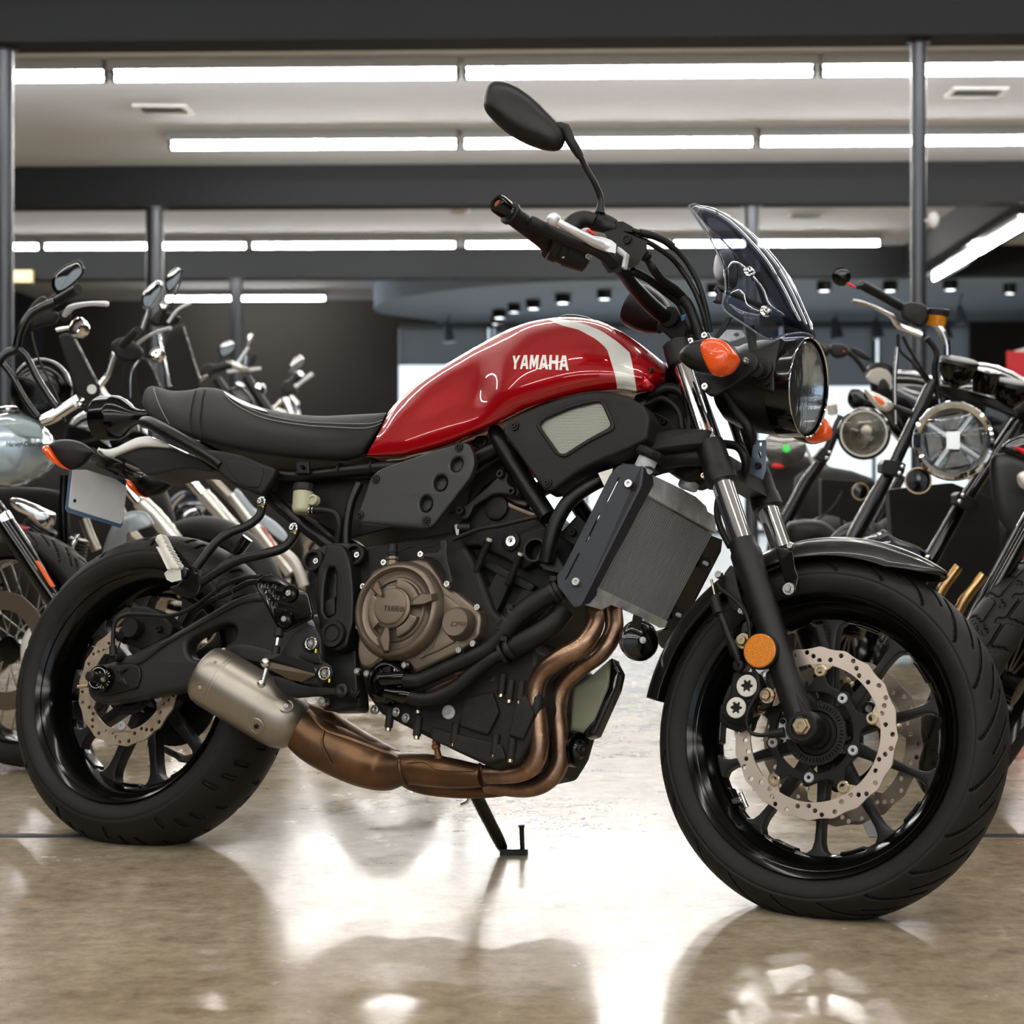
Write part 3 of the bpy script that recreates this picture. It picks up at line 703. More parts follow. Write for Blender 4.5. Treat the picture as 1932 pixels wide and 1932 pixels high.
    mb.cyl(F.w(p0[0], -.02, p0[1]), F.w(p1[0], -.034, p1[1]), .005); mb.cyl(F.w(p1[0] - .006, -.034, p1[1] + .012), F.w(p1[0] + .006, -.03, p1[1] - .012), .004); ob('valve', mb, M['chrome'], wh)
front_wheel()
def rear_wheel():
    F = BF; c = (0, .2973); hw = .079
    prof = [(-hw, .2325), (-hw + .004, .2345), (-hw + .009, .2325), (-hw + .014, .2195), (-.05, .2175), (-.02, .204), (.02, .204), (.05, .2175), (hw - .014, .2195), (hw - .009, .2325), (hw - .004, .2345), (hw, .2325),
            (hw - .003, .2275), (hw - .006, .224), (hw - .010, .2242), (hw - .014, .2195), (hw - .024, .2095), (.036, .2015), (.012, .191), (-.012, .191), (-.036, .2015), (-hw + .024, .2095), (-hw + .014, .2195), (-hw + .010, .2242), (-hw + .006, .224), (-hw + .003, .2275)]
    mb = MB(); yz_lathe(mb, F, c, prof)
    mb.lathe(F.w(0, -.062, c[1]), F.d((0, 1, 0)), [(0, .03), (.002, .05), (.03, .052), (.06, .046), (.1, .055), (.13, .05), (.132, .03)], 40)
    wh = ob('rear_wheel', mb, M['rim'], bike, 40)
    tyre_ob(tyre_mesh(F, c, .315, .176, .231, .07, groove_rear, 1150, 92), wh)
    for i in range(10):
        a = rad(250 + 36 * i); ex = V((math.cos(a), math.sin(a))); ey = V((-ex.y, ex.x))
        pr = [(.04, .014), (.08, .011), (.15, .009), (.172, .011), (.184, .017), (.193, .032), (.2, .036)]
        L = [ex * r + ey * h for r, h in pr] + [ex * r - ey * h for r, h in pr[::-1]]
        mb = MB(); mb.flat(F, [(c[0] + p.x, c[1] + p.y) for p in L], -.015, .03, bev=.004); ob('spoke', mb, M['satin'], wh, 40)
        b0 = rad(250 + 36 * i + 11); b1 = rad(250 + 36 * i + 25)
        mb = MB(); arc = [polar(c, .1935, b0 + (b1 - b0) * k / 8) for k in range(9)] + [polar(c, .187, b1 - .02 - (b1 - b0 - .04) * k / 8) for k in range(9)]
        mb.flat(F, arc, -.014, .028, bev=.002); ob('rim_rib', mb, M['rim'], wh)
    brake_disc(wh, F, c, .1235, .092, -.078, .005, M['disc2'], 18)
    for k in range(5):
        a = rad(200 + 72 * k); ex = V((math.cos(a), math.sin(a))); ey = V((-ex.y, ex.x))
        L = [ex * .096 + ey * .03, ex * .082 + ey * .012, ex * .074, ex * .082 - ey * .012, ex * .096 - ey * .03]
        mb = MB(); mb.flat(F, [(c[0] + p.x, c[1] + p.y) for p in L], -.078, .005, bev=.0004); ob('disc_ear', mb, M['disc2'], wh)
        p = polar(c, .083, a); q = F.w(p[0], -.078, p[1]); ax = F.d((0, -1, 0))
        mb = MB(); mb.lathe(q - ax * .002, ax, [(0, .009), (.005, .009), (.006, .008), (.006, .004), (.003, .004), (.003, 0)], 18); ob('disc_bolt', mb, M['alu'], wh)
    hs = []
    for i in range(48):
        a = 2 * PI * i / 48; hs.append([polar(c, r, a + d) for r, d in ((.056, -.015), (.056, .015), (.048, .017), (.048, -.017))])
    mb = MB(); mb.flat(F, ring_pts(c, .06), -.07, .002, [ring_pts(c, .042)] + hs, bev=.0002); ob('sensor_ring', mb, M['plast'], wh)
    mb = MB(); mb.lathe(F.w(0, .07, c[1]), F.d((0, 1, 0)), [(0, .07), (.01, .075), (.014, .1), (.018, .1), (.018, .04)], 43); ob('sprocket', mb, M['cast'], wh)
rear_wheel()
# ---------------------------------------------------------------- body lofts
def loft(F, st, nu=8, nv=6, closed=False, flat_end=True):
    """st: stations, each a list of (u, v, y) from crown to belly on our side; mirrored to the far side over the crown and the belly"""
    rows = [[F.L(*p) for p in r] for r in st]
    k = len(rows[0])
    cols = [cr([tuple(rows[i][j]) for i in range(len(rows))], nu) for j in range(k)]
    out = []
    for i in range(len(cols[0])):
        near = cr([cols[j][i] for j in range(k)], nv)
        far = [(p[0], -p[1], p[2]) for p in near]
        top = near[0]
        ring = near + ([] if False else [])
        full = far[::-1] + near
        out.append([V(p) for p in full])
    mb = MB(); mb.grid([[F.w(p) for p in r] for r in out], cv=closed or True, cap0=flat_end, cap1=flat_end)
    return mb
def sdf(poly, p):
    """signed distance from point to polygon, positive inside"""
    d = 1e9; ins = False; m = len(poly)
    for i in range(m):
        a, b = poly[i - 1], poly[i]
        ex, ey = b[0] - a[0], b[1] - a[1]; px, py = p[0] - a[0], p[1] - a[1]
        t = max(0, min(1, (px * ex + py * ey) / (ex * ex + ey * ey + 1e-12)))
        d = min(d, math.hypot(px - ex * t, py - ey * t))
        if (a[1] > p[1]) != (b[1] > p[1]) and p[0] < ex * (p[1] - a[1]) / (b[1] - a[1]) + a[0]: ins = not ins
    return d if ins else -d
# ---- fuel tank
TS = [[(733, 777, -.06), (727, 790, -.085), (712, 822, -.112), (696, 850, -.115), (691, 862, -.10)],
      [(752, 755, -.07), (745, 775, -.10), (735, 812, -.122), (727, 843, -.125), (722, 863, -.108)],
      [(790, 722, -.075), (783, 757, -.115), (778, 800, -.132), (772, 836, -.138), (768, 860, -.118)],
      [(850, 684, -.085), (843, 725, -.125), (842, 770, -.140), (840, 811, -.150), (838, 843, -.128)],
      [(900, 655, -.095), (895, 700, -.140), (895, 752, -.152), (898, 795, -.160), (897, 818, -.135)],
      [(950, 629, -.10), (950, 680, -.165), (950, 735, -.184), (955, 774, -.172), (953, 793, -.14)],
      [(1000, 610, -.105), (1005, 660, -.170), (1010, 715, -.192), (1015, 754, -.178), (1014, 765, -.145)],
      [(1065, 601, -.105), (1078, 650, -.170), (1088, 700, -.190), (1092, 735, -.175), (1090, 744, -.145)],
      [(1125, 607, -.10), (1145, 655, -.158), (1160, 700, -.176), (1166, 728, -.162), (1164, 736, -.14)],
      [(1172, 627, -.09), (1196, 668, -.135), (1205, 705, -.150), (1206, 731, -.142), (1203, 741, -.125)],
      [(1215, 655, -.07), (1233, 684, -.105), (1240, 708, -.115), (1232, 727, -.112), (1228, 734, -.10)],
      [(1252, 684, -.04), (1256, 695, -.07), (1256, 708, -.085), (1252, 722, -.085), (1249, 728, -.07)]]
TS = [[(r[0][0], r[0][1] + 3, 0)] + r + [(r[-1][0], r[-1][1] - 6, -.03)] for r in TS]
mb = loft(BF, TS, 10, 8)
# knee hollow
kc = BF.L(868, 738, -.15)
for i, p in enumerate(mb.v):
    q = BF.loc(p); dx, dz = q.x - kc.x, q.z - kc.z
    d = math.sqrt(((dx * .95 + dz * .3) / .085) ** 2 + ((dz * .95 - dx * .3) / .045) ** 2)
    if abs(q.y) > .06: mb.v[i] = BF.w(q.x, q.y * (1 - .06 * math.exp(-d ** 2.2)), q.z)
tank = ob('fuel_tank', mb, M['red'], bike, 55)
stripe = [(1028, 600), (1060, 614), (1092, 622), (1125, 640), (1145, 658), (1152, 680), (1160, 706), (1164, 728), (1164, 745), (1202, 745), (1198, 715), (1192, 682), (1188, 665), (1165, 645), (1135, 624), (1105, 612), (1080, 606), (1050, 600), (1040, 592), (1028, 592)]
tp = [(lambda q: (q.x, q.z))(BF.L(u, v, -.135 if v > 640 else -.11)) for u, v in stripe]
at = tank.data.attributes.new('stripe', 'FLOAT', 'POINT'); off = bike.location
bt = BVHTree.FromPolygons([v.co + off for v in tank.data.vertices], [list(p.vertices) for p in tank.data.polygons])
def photo_sdf(P, poly):
    """distance on the near side from where the stripe is seen to start, as metres"""
    u = 966 + FP * P.x / P.y; v = HY - FP * (P.z - CH) / P.y
    return sdf(poly, (u, v)) / FP * P.y
for i, v in enumerate(tank.data.vertices):
    P = v.co + off; q = BF.loc(P); q.y = -abs(q.y); at.data[i].value = photo_sdf(BF.w(q), stripe)
# raised YAMAHA script laid on the tank side
def project_on(mb, tree, F, lift):
    for i, p in enumerate(mb.v):
        q = F.loc(p); o = F.w(q.x, -.6, q.z); h = tree.ray_cast(o, F.d((0, 1, 0)))
        if h[0] is not None: mb.v[i] = h[0] + F.d((0, -1, 0)) * (lift if q.y < -.3 else -.001)
mb = MB()
base_y = -.31
def tank_word():
    m = MB(); F = BF
    a = F.L(963, 696, -.183); b = F.L(1077, 702, -.183); ex = b - a; Wd = ex.length; ex.normalize()
    tl = F.L(960, 666, -.183); up = tl - a
    n = 6; g = .13; cw = Wd / (n + (n - 1) * g)
    for i, c in enumerate('YAMAHA'):
        L = []
        for o in GL[c]:
            pts = []
            for k in range(len(o)):
                p, q = o[k - 1], o[k]
                for t in (0, .5): pts.append((p[0] + (q[0] - p[0]) * t, p[1] + (q[1] - p[1]) * t))
            L.append([(lambda r: (r.x, r.z))(a + ex * (i * cw * (1 + g) + x * cw) + up * z + ex * (.0 * z)) for x, z in pts])
        m.flat(F, L[0], base_y, .02, L[1:], bev=0)
    return m
mb = tank_word(); project_on(mb, bt, BF, .0012); ob('tank_lettering', mb, mat('letter_white', (240, 240, 236), .35, coat=.5), bike, 30)
# fuel cap ring on top and black bolt
mb = MB(); mb.lathe(BF.w(BF.L(1090, 604, 0)) - BF.d((0, 0, 1)) * .012, BF.d((.05, 0, 1)), [(0, .04), (.008, .04), (.012, .034), (.012, 0)], 32); ob('fuel_cap', mb, M['satin'], bike)
bolt(bike, BF, 1226, 700, -.125, .007, 'plast', 'tank_bolt')
# red cowl piece in front of the stripe
mb = MB(); mb.pillow(BF, [(1186, 664), (1196, 690), (1204, 737), (1226, 738), (1233, 727), (1222, 712), (1213, 690), (1204, 672)], -.128, .014, back=.03, n=5); ob('tank_cowl', mb, mat('red_metallic', (196, 14, 34), .28, metal=.5, coat=1), bike, 60)
# ---- seat
SS = [[(268, 757, -.035), (270, 765, -.06), (274, 774, -.07), (278, 780, -.065)],
      [(274, 738, -.05), (279, 762, -.085), (286, 784, -.095), (292, 792, -.085)],
      [(289, 730, -.055), (300, 762, -.095), (310, 795, -.108), (316, 803, -.095)],
      [(324, 739, -.06), (330, 772, -.105), (338, 808, -.118), (342, 814, -.10)],
      [(358, 738, -.06), (360, 778, -.108), (364, 816, -.122), (368, 828, -.10)],
      [(383, 734, -.062), (385, 780, -.112), (390, 824, -.126), (394, 836, -.10)],
      [(420, 739, -.07), (424, 785, -.120), (432, 832, -.135), (438, 849, -.11)],
      [(468, 762, -.09), (474, 800, -.135), (482, 840, -.145), (488, 858, -.12)],
      [(530, 780, -.10), (534, 814, -.145), (540, 848, -.15), (546, 864, -.125)],
      [(600, 787, -.10), (602, 820, -.14), (606, 852, -.145), (610, 868, -.12)],
      [(660, 785, -.09), (658, 820, -.128), (655, 852, -.132), (652, 869, -.11)],
      [(706, 782, -.075), (698, 815, -.108), (686, 845, -.116), (680, 862, -.10)],
      [(728, 780, -.065), (716, 806, -.09), (697, 838, -.105), (688, 856, -.09)]]
SS = [[(r[0][0], r[0][1] + (0 if r[0][0] > 400 and r[0][0] < 700 else 2), 0)] + r + [(r[-1][0], r[-1][1] - 4, -.03)] for r in SS]
mb = loft(BF, SS, 8, 6); seat = ob('seat', mb, M['vinyl'], bike, 60)
st = BVHTree.FromPolygons([v.co + off for v in seat.data.vertices], [list(p.vertices) for p in seat.data.polygons])
def onsurf(tree, u, v, lift=.001, far=False):
    """where the sight line through (u,v) meets the surface, lifted along its normal"""
    o = V((0, 0, CH)); d = V(((u - 966) / FP, 1, (HY - v) / FP)).normalized(); h = tree.ray_cast(o, d)
    if h[0] is None: return None
    n = h[1]
    if n.dot(d) > 0: n = -n
    return h[0] + n * lift
def seam(px, r, m, name, tree=st, par=seat, sm=3):
    P = [onsurf(tree, u, v) for u, v in cr(px, 8)]; P = [p for p in P if p is not None]
    if len(P) > 2: mb = MB(); mb.tube(P, r, 6, 1); return ob(name, mb, m, par)
seam([(369, 738), (362, 760), (358, 790), (360, 818)], .0022, M['vinyl'], 'seat_piping')
seam([(386, 736), (380, 760), (377, 795), (380, 828)], .0022, M['vinyl'], 'seat_piping')
thr = mat('seat_thread', (150, 150, 148), .7)
seam([(424, 744), (436, 757), (460, 773), (500, 790), (560, 801), (620, 806), (690, 808), (722, 798)], .0008, thr, 'seat_stitching')
seam([(428, 744), (440, 754), (466, 769), (505, 784), (560, 795), (620, 799), (695, 800), (722, 793)], .0008, thr, 'seat_stitching')
seam([(290, 733), (296, 752), (306, 775), (320, 800)], .0008, thr, 'seat_stitching')
mb = MB(); wp = cr([(422, 740), (440, 750), (470, 764), (494, 773), (505, 779), (480, 773), (455, 764), (432, 750)], 4, True)
Q = [onsurf(st, u, v, .0025) for u, v in wp]
wc = onsurf(st, 462, 763.5, .004)
Q = [q for q in Q if q is not None]
if wc is None: wc = sum(Q, V()) / len(Q)
mb.add([wc] + Q + [q + BF.d((0, 1, -.3)) * .006 for q in Q], [[0, 1 + i, 1 + (i + 1) % len(Q)] for i in range(len(Q))] + [[1 + i, 1 + len(Q) + i, 1 + len(Q) + (i + 1) % len(Q), 1 + (i + 1) % len(Q)] for i in range(len(Q))])
ob('seat_insert', mb, M['white'], seat, 60)
# ---- tail
mb = MB(); a = BF.P(*ZR(590, 300), 0); 
ax = BF.d((-1, 0, -.02)); o = BF.P(262, 786, 0)
mb.lathe(o, ax, [(-.03, .012), (0, .015), (.018, .022), (.04, .040), (.055, .046), (.058, .0475), (.062, .0478), (.098, .0478), (.101, .0465)], 48)
tl = ob('tail_light', mb, M['rim'], bike, 30)
mb = MB(); mb.lathe(o + ax * .099, ax, [(-.004, .02), (0, .044), (.003, .043), (.008, .03), (.009, 0)], 40); ob('tail_lens', mb, mat('red_lens', (170, 12, 18), .1, coat=1), tl)
mb = MB(); wf = ZR([(440, 568), (470, 562), (540, 570), (640, 545), (740, 495), (830, 455), (900, 440), (960, 438), (1050, 470), (1130, 505), (1190, 550), (1100, 552), (950, 543), (850, 550), (760, 578), (650, 620), (560, 652), (510, 640), (470, 600)])
mb.plate(BF, cr(wf, 3, True), -.055, .11, bev=.006); ob('tail_fairing', mb, M['white'], bike, 50)
mb = MB(); mb.plate(BF, ZR([(560, 655), (650, 625), (760, 582), (850, 556), (950, 549), (1100, 555), (1190, 562), (1480, 672), (1640, 790), (1560, 800), (1400, 772), (1250, 775), (1100, 815), (1000, 838), (930, 830), (800, 720), (700, 670)]), -.045, .09, bev=.004); ob('tail_undertray', mb, M['plast'], bike, 40)
mb = MB(); mb.plate(BF, ZR([(500, 640), (560, 655), (640, 640), (560, 800), (430, 740), (420, 640), (460, 620)]), -.012, .024, bev=.003)
mb.tube([BF.P(*ZR(x, y), k) for x, y, k in ((400, 640, -.10), (520, 700, -.05), (640, 760, 0), (860, 870, .10))], .009, 10, 3); ob('plate_bracket', mb, M['plast'], bike)
mb = MB(); lp = [(200, 785, -.078), (340, 785, -.045), (640, 880, .035), (750, 965, .078), (703, 1320, .076), (685, 1335, .072), (180, 1178, -.07), (162, 1160, -.078)]
mb.sheet([BF.P(*ZR(x, y), k) for x, y, k in lp], .0015); pl = ob('licence_plate', mb, M['platew'], bike, 30)
mb = MB(); lp = [(195, 770, -.082), (760, 890, .082), (722, 1345, .080), (700, 1372, .074), (170, 1212, -.075), (148, 1180, -.082)]
mb.sheet([BF.P(*ZR(x, y), k) + BF.d((-.004, 0, 0)) * .004 for x, y, k in lp], .003)
ob('plate_holder', mb, mat('clear_blue_holder', (90, 118, 155), .15, coat=1), bike, 30)
for x, y, k in ((222, 1098, -.066), (664, 1248, .066)): bolt(pl, BF, *ZR(x, y), k, .0035, 'black', 'plate_hole', .001, ax=(1, -.3, 0))
def signal(F, body, lens, y, h, back, par=bike, bm='satin', lm='amber'):
    mb = MB(); mb.pillow(F, cr(body, 4, True), y, h, back=back, n=7); s = ob('turn_signal', mb, M[bm], par, 60)
    mb = MB(); mb.pillow(F, cr(lens, 4, True), y - .004, h * 1.0, back=back * .9, n=7, e=.42); ob('signal_lens', mb, M[lm], s, 60)
    return s
# rear pair
signal(BF, ZP([(505, 545), (560, 500), (640, 482), (740, 485), (850, 520), (945, 600), (900, 660), (830, 740), (750, 780), (680, 775), (600, 700), (540, 620)]), ZP([(448, 565), (500, 540), (545, 590), (600, 680), (660, 755), (710, 785), (640, 775), (560, 720), (490, 650), (450, 590)]), -.15, .016, .02)
signal(BF, ZP([(1310, 890), (1380, 840), (1500, 835), (1620, 820), (1700, 860), (1740, 910), (1700, 970), (1600, 1040), (1500, 1060), (1420, 1040), (1350, 960)]), ZP([(1295, 880), (1350, 910), (1390, 950), (1430, 1030), (1475, 1062), (1400, 1045), (1330, 980), (1298, 920)]), .14, .016, .02)
mb = MB(); mb.tube([BF.P(*ZP(930, 610), -.13), BF.P(*ZP(1060, 720), -.02)], [.011, .009], 12, 1); ob('signal_stalk', mb, M['plast'], bike)
mb = MB(); mb.tube([BF.P(*ZP(1400, 870), .12), BF.P(*ZP(1180, 800), .02)], [.011, .009], 12, 1); ob('signal_stalk', mb, M['plast'], bike)
# wiring loops under the tail
for L in (([(1110, 700, -.03), (1160, 660, -.03), (1250, 700, -.03), (1240, 790, -.02), (1300, 860, 0), (1400, 850, .04)]), ([(1000, 680, -.05), (1090, 760, -.04), (1200, 730, -.04), (1330, 800, .0), (1440, 830, .06)])):
    mb = MB(); mb.tube([BF.P(*ZP(x, y), k) for x, y, k in L], .0032, 8, 5); ob('wire_loop', mb, M['hose'], bike)
# ---- sub-frame rails (both sides), grab rail and its cover
def tube_b(name, pts, r, m='frame', F=BF, n=16, mir=False, par=bike, sm=5, flat=None):
    mb = MB(); mb.tube([F.P(*p) for p in pts], r, n, sm, flat=flat)
    o = ob(name, mb, M[m], par, 60)
    if mir:
        m2 = MB(); m2.tube([F.w(V((q.x, -q.y, q.z))) for q in (F.L(*p) for p in pts)], r, n, sm); ob(name, m2, M[m], par, 60)
    return o
tube_b('grab_rail', [(272, 797, -.085), (288, 800, -.1), (330, 823, -.125), (395, 861, -.14), (420, 880, -.145)], [.0125, .0145, .0145, .0135, .012], 'frame', mir=True)
mb = MB(); gc = rnd(Z2([(1120, 1165), (1190, 1165), (1330, 1190), (1440, 1238), (1524, 1268), (1510, 1310), (1440, 1420), (1385, 1400), (1300, 1368), (1220, 1310), (1180, 1260)]), 10); mb.plate(BF, gc, -.152, .02, bev=.006); gcv = ob('rail_cover', mb, M['plast'], bike, 50)
mb = MB(); mb.plate(BF, rnd(Z2([(1235, 1232), (1290, 1222), (1460, 1265), (1430, 1380), (1350, 1370), (1280, 1310)]), 8), -.1535, .004, bev=.0015); ob('cover_inset', mb, M['satin'], gcv)
tube_b('subframe_rail', [(505, 893, -.11), (560, 899, -.11), (640, 891, -.11), (740, 882, -.11), (860, 880, -.11)], .0125, mir=True)
tube_b('subframe_strut', [(505, 935, -.10), (560, 982, -.10), (620, 1028, -.10), (670, 1065, -.10)], .013, mir=True)
tube_b('frame_tube', [(678, 912, -.115), (662, 950, -.12), (654, 1000, -.12), (655, 1060, -.12)], .0088, mir=True)
mb = MB(); mb.plate(BF, ZL([(318, 225), (395, 225), (400, 300), (310, 302), (312, 290), (320, 285)]), -.128, .004); ob('rail_tab', mb, M['frame'], bike)
bolt(bike, BF, *ZL(357, 262), -.131, .004, 'black', 'tab_bolt')
for u in (643, 703): 
    p = BF.L(u, 888 if u < 700 else 884, -.11); mb = MB(); mb.lathe(BF.w(p) - BF.d((1, 0, .03)) * .002, BF.d((1, 0, .03)), [(0, .0125), (0, .0145), (.004, .0145), (.004, .0125)], 20); ob('cable_tie', mb, M['black'], bike)
# dark inner panel behind the sub-frame
mb = MB(); mb.plate(BF, [(500, 905), (560, 905), (720, 900), (860, 880), (900, 870), (880, 960), (700, 1005), (660, 1015), (600, 985), (545, 950), (505, 935)], -.085, .12, bev=.004); ob('battery_box', mb, M['dirty'], bike)
# ---- brake fluid reservoir
a = BF.P(*ZL(352, 545), -.13); b_ = BF.P(*ZL(362, 415), -.13); c_ = BF.P(*ZL(366, 365), -.13)
mb = MB(); mb.lathe(a, b_ - a, [(0, .012), (.003, .0165), (.008, .019), ((b_ - a).length, .0195)], 30); rs = ob('brake_reservoir', mb, M['cream'], bike)
mb = MB(); mb.lathe(b_, c_ - b_, [(0, .0195), (.001, .0215), ((c_ - b_).length - .002, .0205), ((c_ - b_).length, .018)], 12); ob('reservoir_cap', mb, M['plast'], rs, 20)
mb = MB(); mb.lathe(BF.P(*ZL(436, 468), -.125), BF.d((0, -1, 0)), [(0, .0105), (.012, .0105), (.013, .009), (.013, .0065), (.01, .006), (.01, 0)], 24); ob('reservoir_eye', mb, M['cream'], rs)
tube_b('reservoir_hose', [(586, 963, -.13), (604, 963, -.13), (622, 965, -.13), (635, 972, -.13), (640, 990, -.128), (637, 1022, -.12), (634, 1045, -.115)], .0072, 'hose')
for dx in (0, 6): mb = MB(); mb.lathe(BF.P(586 + dx, 963.5, -.13), BF.d((1, 0, 0)), [(0, .007), (0, .0088), (.002, .0088), (.002, .007)], 16); ob('hose_clip', mb, M['bolt'], rs)
# ---- side panel
mb = MB(); sp = rnd(ZL([(678, 575), (730, 440), (765, 330), (800, 290), (850, 262), (1000, 212), (1180, 152), (1330, 108), (1372, 122), (1398, 190), (1400, 250), (1375, 325), (1270, 460), (1150, 615), (1110, 636), (1040, 632), (780, 606), (690, 598)]), 8)
hl = [circ(*ZL(1290, 245), 14.5, 20, 11, -1.1), circ(*ZL(1192, 358), 13, 20, 15.5, .2), circ(*ZL(1104, 485), 12, 20, 16, .1)]
mb.plate(BF, sp, -.168, .016, hl, bev=.004); sdp = ob('side_panel', mb, M['dgrey'], bike, 50)
for (x, y), r in (((1290, 245), .0125), ((1192, 358), .0125), ((1104, 485), .012)):
    q = BF.P(*ZL(x, y), -.165); ax = BF.d((0, 1, 0)); mb = MB(); mb.lathe(q, ax, [(.001, r * 1.02), (.011, r), (.0115, 0)], 28, c0=False); ob('panel_recess', mb, M['dgrey'], sdp)
for x, y in ((800, 335), (1305, 140), (703, 555), (1107, 587)): bolt(sdp, BF, *ZL(x, y), -.169, .0058, 'black', 'panel_bolt', .003, ring=True)
# ---- air intake cover with grille
cv = rnd([(948, 818), (954, 796), (975, 783), (1016, 764), (1067, 747), (1112, 737), (1150, 737), (1180, 745), (1212, 762), (1226, 785), (1220, 830), (1188, 846), (1150, 862), (1120, 874), (1085, 893), (1042, 925), (1027, 927), (1018, 915), (985, 868)], 8)
op = rnd([(1016, 802), (1026, 791), (1075, 770), (1122, 758), (1134, 760), (1152, 800), (1150, 806), (1110, 828), (1064, 857), (1053, 854)], 7)
mb = MB(); mb.plate(BF, cv, -.178, .05, [op], bev=.006); icv = ob('intake_cover', mb, M['plast'], bike, 50)
mb = MB(); inner = rnd([(1010, 803), (1022, 787), (1075, 764), (1124, 751), (1140, 756), (1160, 802), (1156, 812), (1112, 834), (1064, 864), (1048, 858)], 7); mb.plate(BF, inner, -.181, .006, [op], bev=.002); ob('grille_frame', mb, M['satin'], icv, 50)
mb = MB(); mb.plate(BF, op, -.1735, .002, bev=0); g = ob('intake_grille', mb, M['perf'], icv)
at = g.data.attributes.new('pq', 'FLOAT_VECTOR', 'POINT')
for i, v in enumerate(g.data.vertices): q = BF.loc(v.co + off); at.data[i].vector = (q.x / .0031, q.z / .0027, 0)
for u, v in ((970, 803), (1032, 911)): bolt(icv, BF, u, v, -.18, .0058, 'black', 'cover_bolt', .003, ring=True)
mb = MB(); mb.pillow(BF, rnd([(1045, 922), (1100, 880), (1160, 846), (1215, 822), (1290, 810), (1345, 812), (1340, 840), (1300, 852), (1230, 860), (1170, 880), (1110, 905), (1060, 925)], 6), -.115, .03, back=.05, n=5); ob('air_duct', mb, M['plast'], bike, 60)
# steering head and wiring clutter under the tank nose
mb = MB(); mb.plate(BF, rnd([(1195, 742), (1250, 730), (1290, 740), (1315, 850), (1325, 890), (1290, 905), (1245, 880), (1205, 850), (1190, 800)], 8), -.06, .09, bev=.008); ob('steering_head', mb, M['dirty'], bike, 50)
for L, r in (([(1225, 745, -.10), (1262, 732, -.10), (1290, 745, -.095), (1303, 780, -.09), (1300, 815, -.09)], .009), ([(1215, 765, -.10), (1250, 752, -.1), (1280, 775, -.1), (1288, 810, -.1)], .006), ([(1235, 780, -.11), (1262, 795, -.11), (1285, 830, -.11), (1296, 815, -.11), (1293, 790, -.11)], .0016), ([(1160, 890, -.1), (1230, 870, -.1), (1290, 862, -.1), (1330, 860, -.09)], .017)):
    tube_b('wiring_hose', L, r, 'hose')
for u, v in ((1216, 803), (1252, 796)): bolt(bike, BF, u, v, -.09, .007, 'cast', 'head_bolt')
# ---- main frame tubes
tube_b('frame_spar', [(933, 812, -.120), (947, 838, -.128), (985, 900, -.132), (1034, 976, -.135)], [.013, .0165, .0165, .0165], mir=True)
tube_b('frame_spar', [(1160, 895, -.12), (1115, 915, -.14), (1075, 945, -.15), (1050, 985, -.152), (1036, 1030, -.15), (1030, 1060, -.145)], .0135, mir=True)
tube_b('frame_spar', [(1255, 735, -.05), (1200, 770, -.10), (1080, 800, -.12), (930, 850, -.12), (860, 900, -.12)], .016, mir=True)
mb = MB(); ax = BF.d((0, -1, 0)); q = BF.P(1008, 1037, -.15)
mb.lathe(q, ax, [(-.12, .019), (-.02, .0215), (0, .0215), (.0, .018), (-.04, .018), (-.04, 0)], 30); ob('frame_boss', mb, M['frame'], bike)
mb = MB(); mb.hull([BF.P(*ZA(x, y), k) for x, y in ((540, 1100), (600, 1160), (760, 1200), (690, 1130), (660, 1030), (600, 940)) for k in (-.14, -.10)]); ob('frame_gusset', mb, M['frame'], bike)
# ---------------------------------------------------------------- engine
def plate_b(name, px, y, th, m, r=6, holes=(), bev=.003, F=BF, par=bike, sharp=50, sm=False, mir=False):
    mb = MB(); mb.plate(F, cr(px, 4, True) if sm else (rnd(px, r) if r else px), y, th, holes, bev)
    if mir: mb.mirror(F)
    return ob(name, mb, M[m] if isinstance(m, str) else m, par, sharp)
def disc_b(name, u, v, y, prof, m, F=BF, ax=(0, -1, 0), n=40, par=bike):
    mb = MB(); mb.lathe(F.P(u, v, y), F.d(ax), prof, n); return ob(name, mb, M[m] if isinstance(m, str) else m, par, 40)
eng = plate_b('engine', [(672, 1030), (860, 1000), (905, 1080), (930, 1150), (975, 1190), (1012, 1230), (1020, 1330), (1000, 1400), (975, 1440), (930, 1450), (860, 1418), (780, 1378), (715, 1345), (690, 1310), (672, 1250)], -.13, .25, 'dirty', bev=.01)
plate_b('cylinder_block', [(905, 935), (960, 915), (1035, 985), (1085, 1015), (1060, 1110), (1010, 1170), (985, 1215), (925, 1200), (880, 1120), (858, 1050), (850, 1005)], -.10, .22, 'cast', par=eng, bev=.006)
plate_b('cylinder_head', [(862, 1000), (905, 945), (925, 930), (950, 940), (1025, 985), (1040, 1010), (1010, 1060), (985, 1075), (950, 1052), (900, 1030), (870, 1030)], -.122, .03, 'cast', par=eng, bev=.005)
for L in ([(893, 1060), (905, 1050), (945, 1068), (1010, 1105), (1000, 1118), (940, 1085)], [(885, 1065), (900, 1068), (880, 1150), (868, 1150), (868, 1120)], [(935, 1080), (965, 1095), (920, 1190), (900, 1180), (905, 1140)], [(985, 1110), (1015, 1118), (975, 1200), (945, 1205), (950, 1170)]):
    plate_b('cylinder_rib', L, -.118, .02, 'cast', 3, par=eng, bev=.003)
disc_b('head_boss', *ZT(560, 1130), -.122, [(0, .024), (.006, .022), (.008, .018), (.008, 0)], 'cast', par=eng)
disc_b('head_plug', *ZT(708, 1488), -.124, [(0, .018), (.004, .0175), (.006, .014), (.006, .0115), (.009, .0105), (.010, .003), (.006, .002), (.006, 0)], 'cast', par=eng)
disc_b('head_plug', *ZT(708, 1486), -.131, [(0, .0102), (.003, .0095), (.003, .003), (.001, 0)], 'bolt', par=eng)
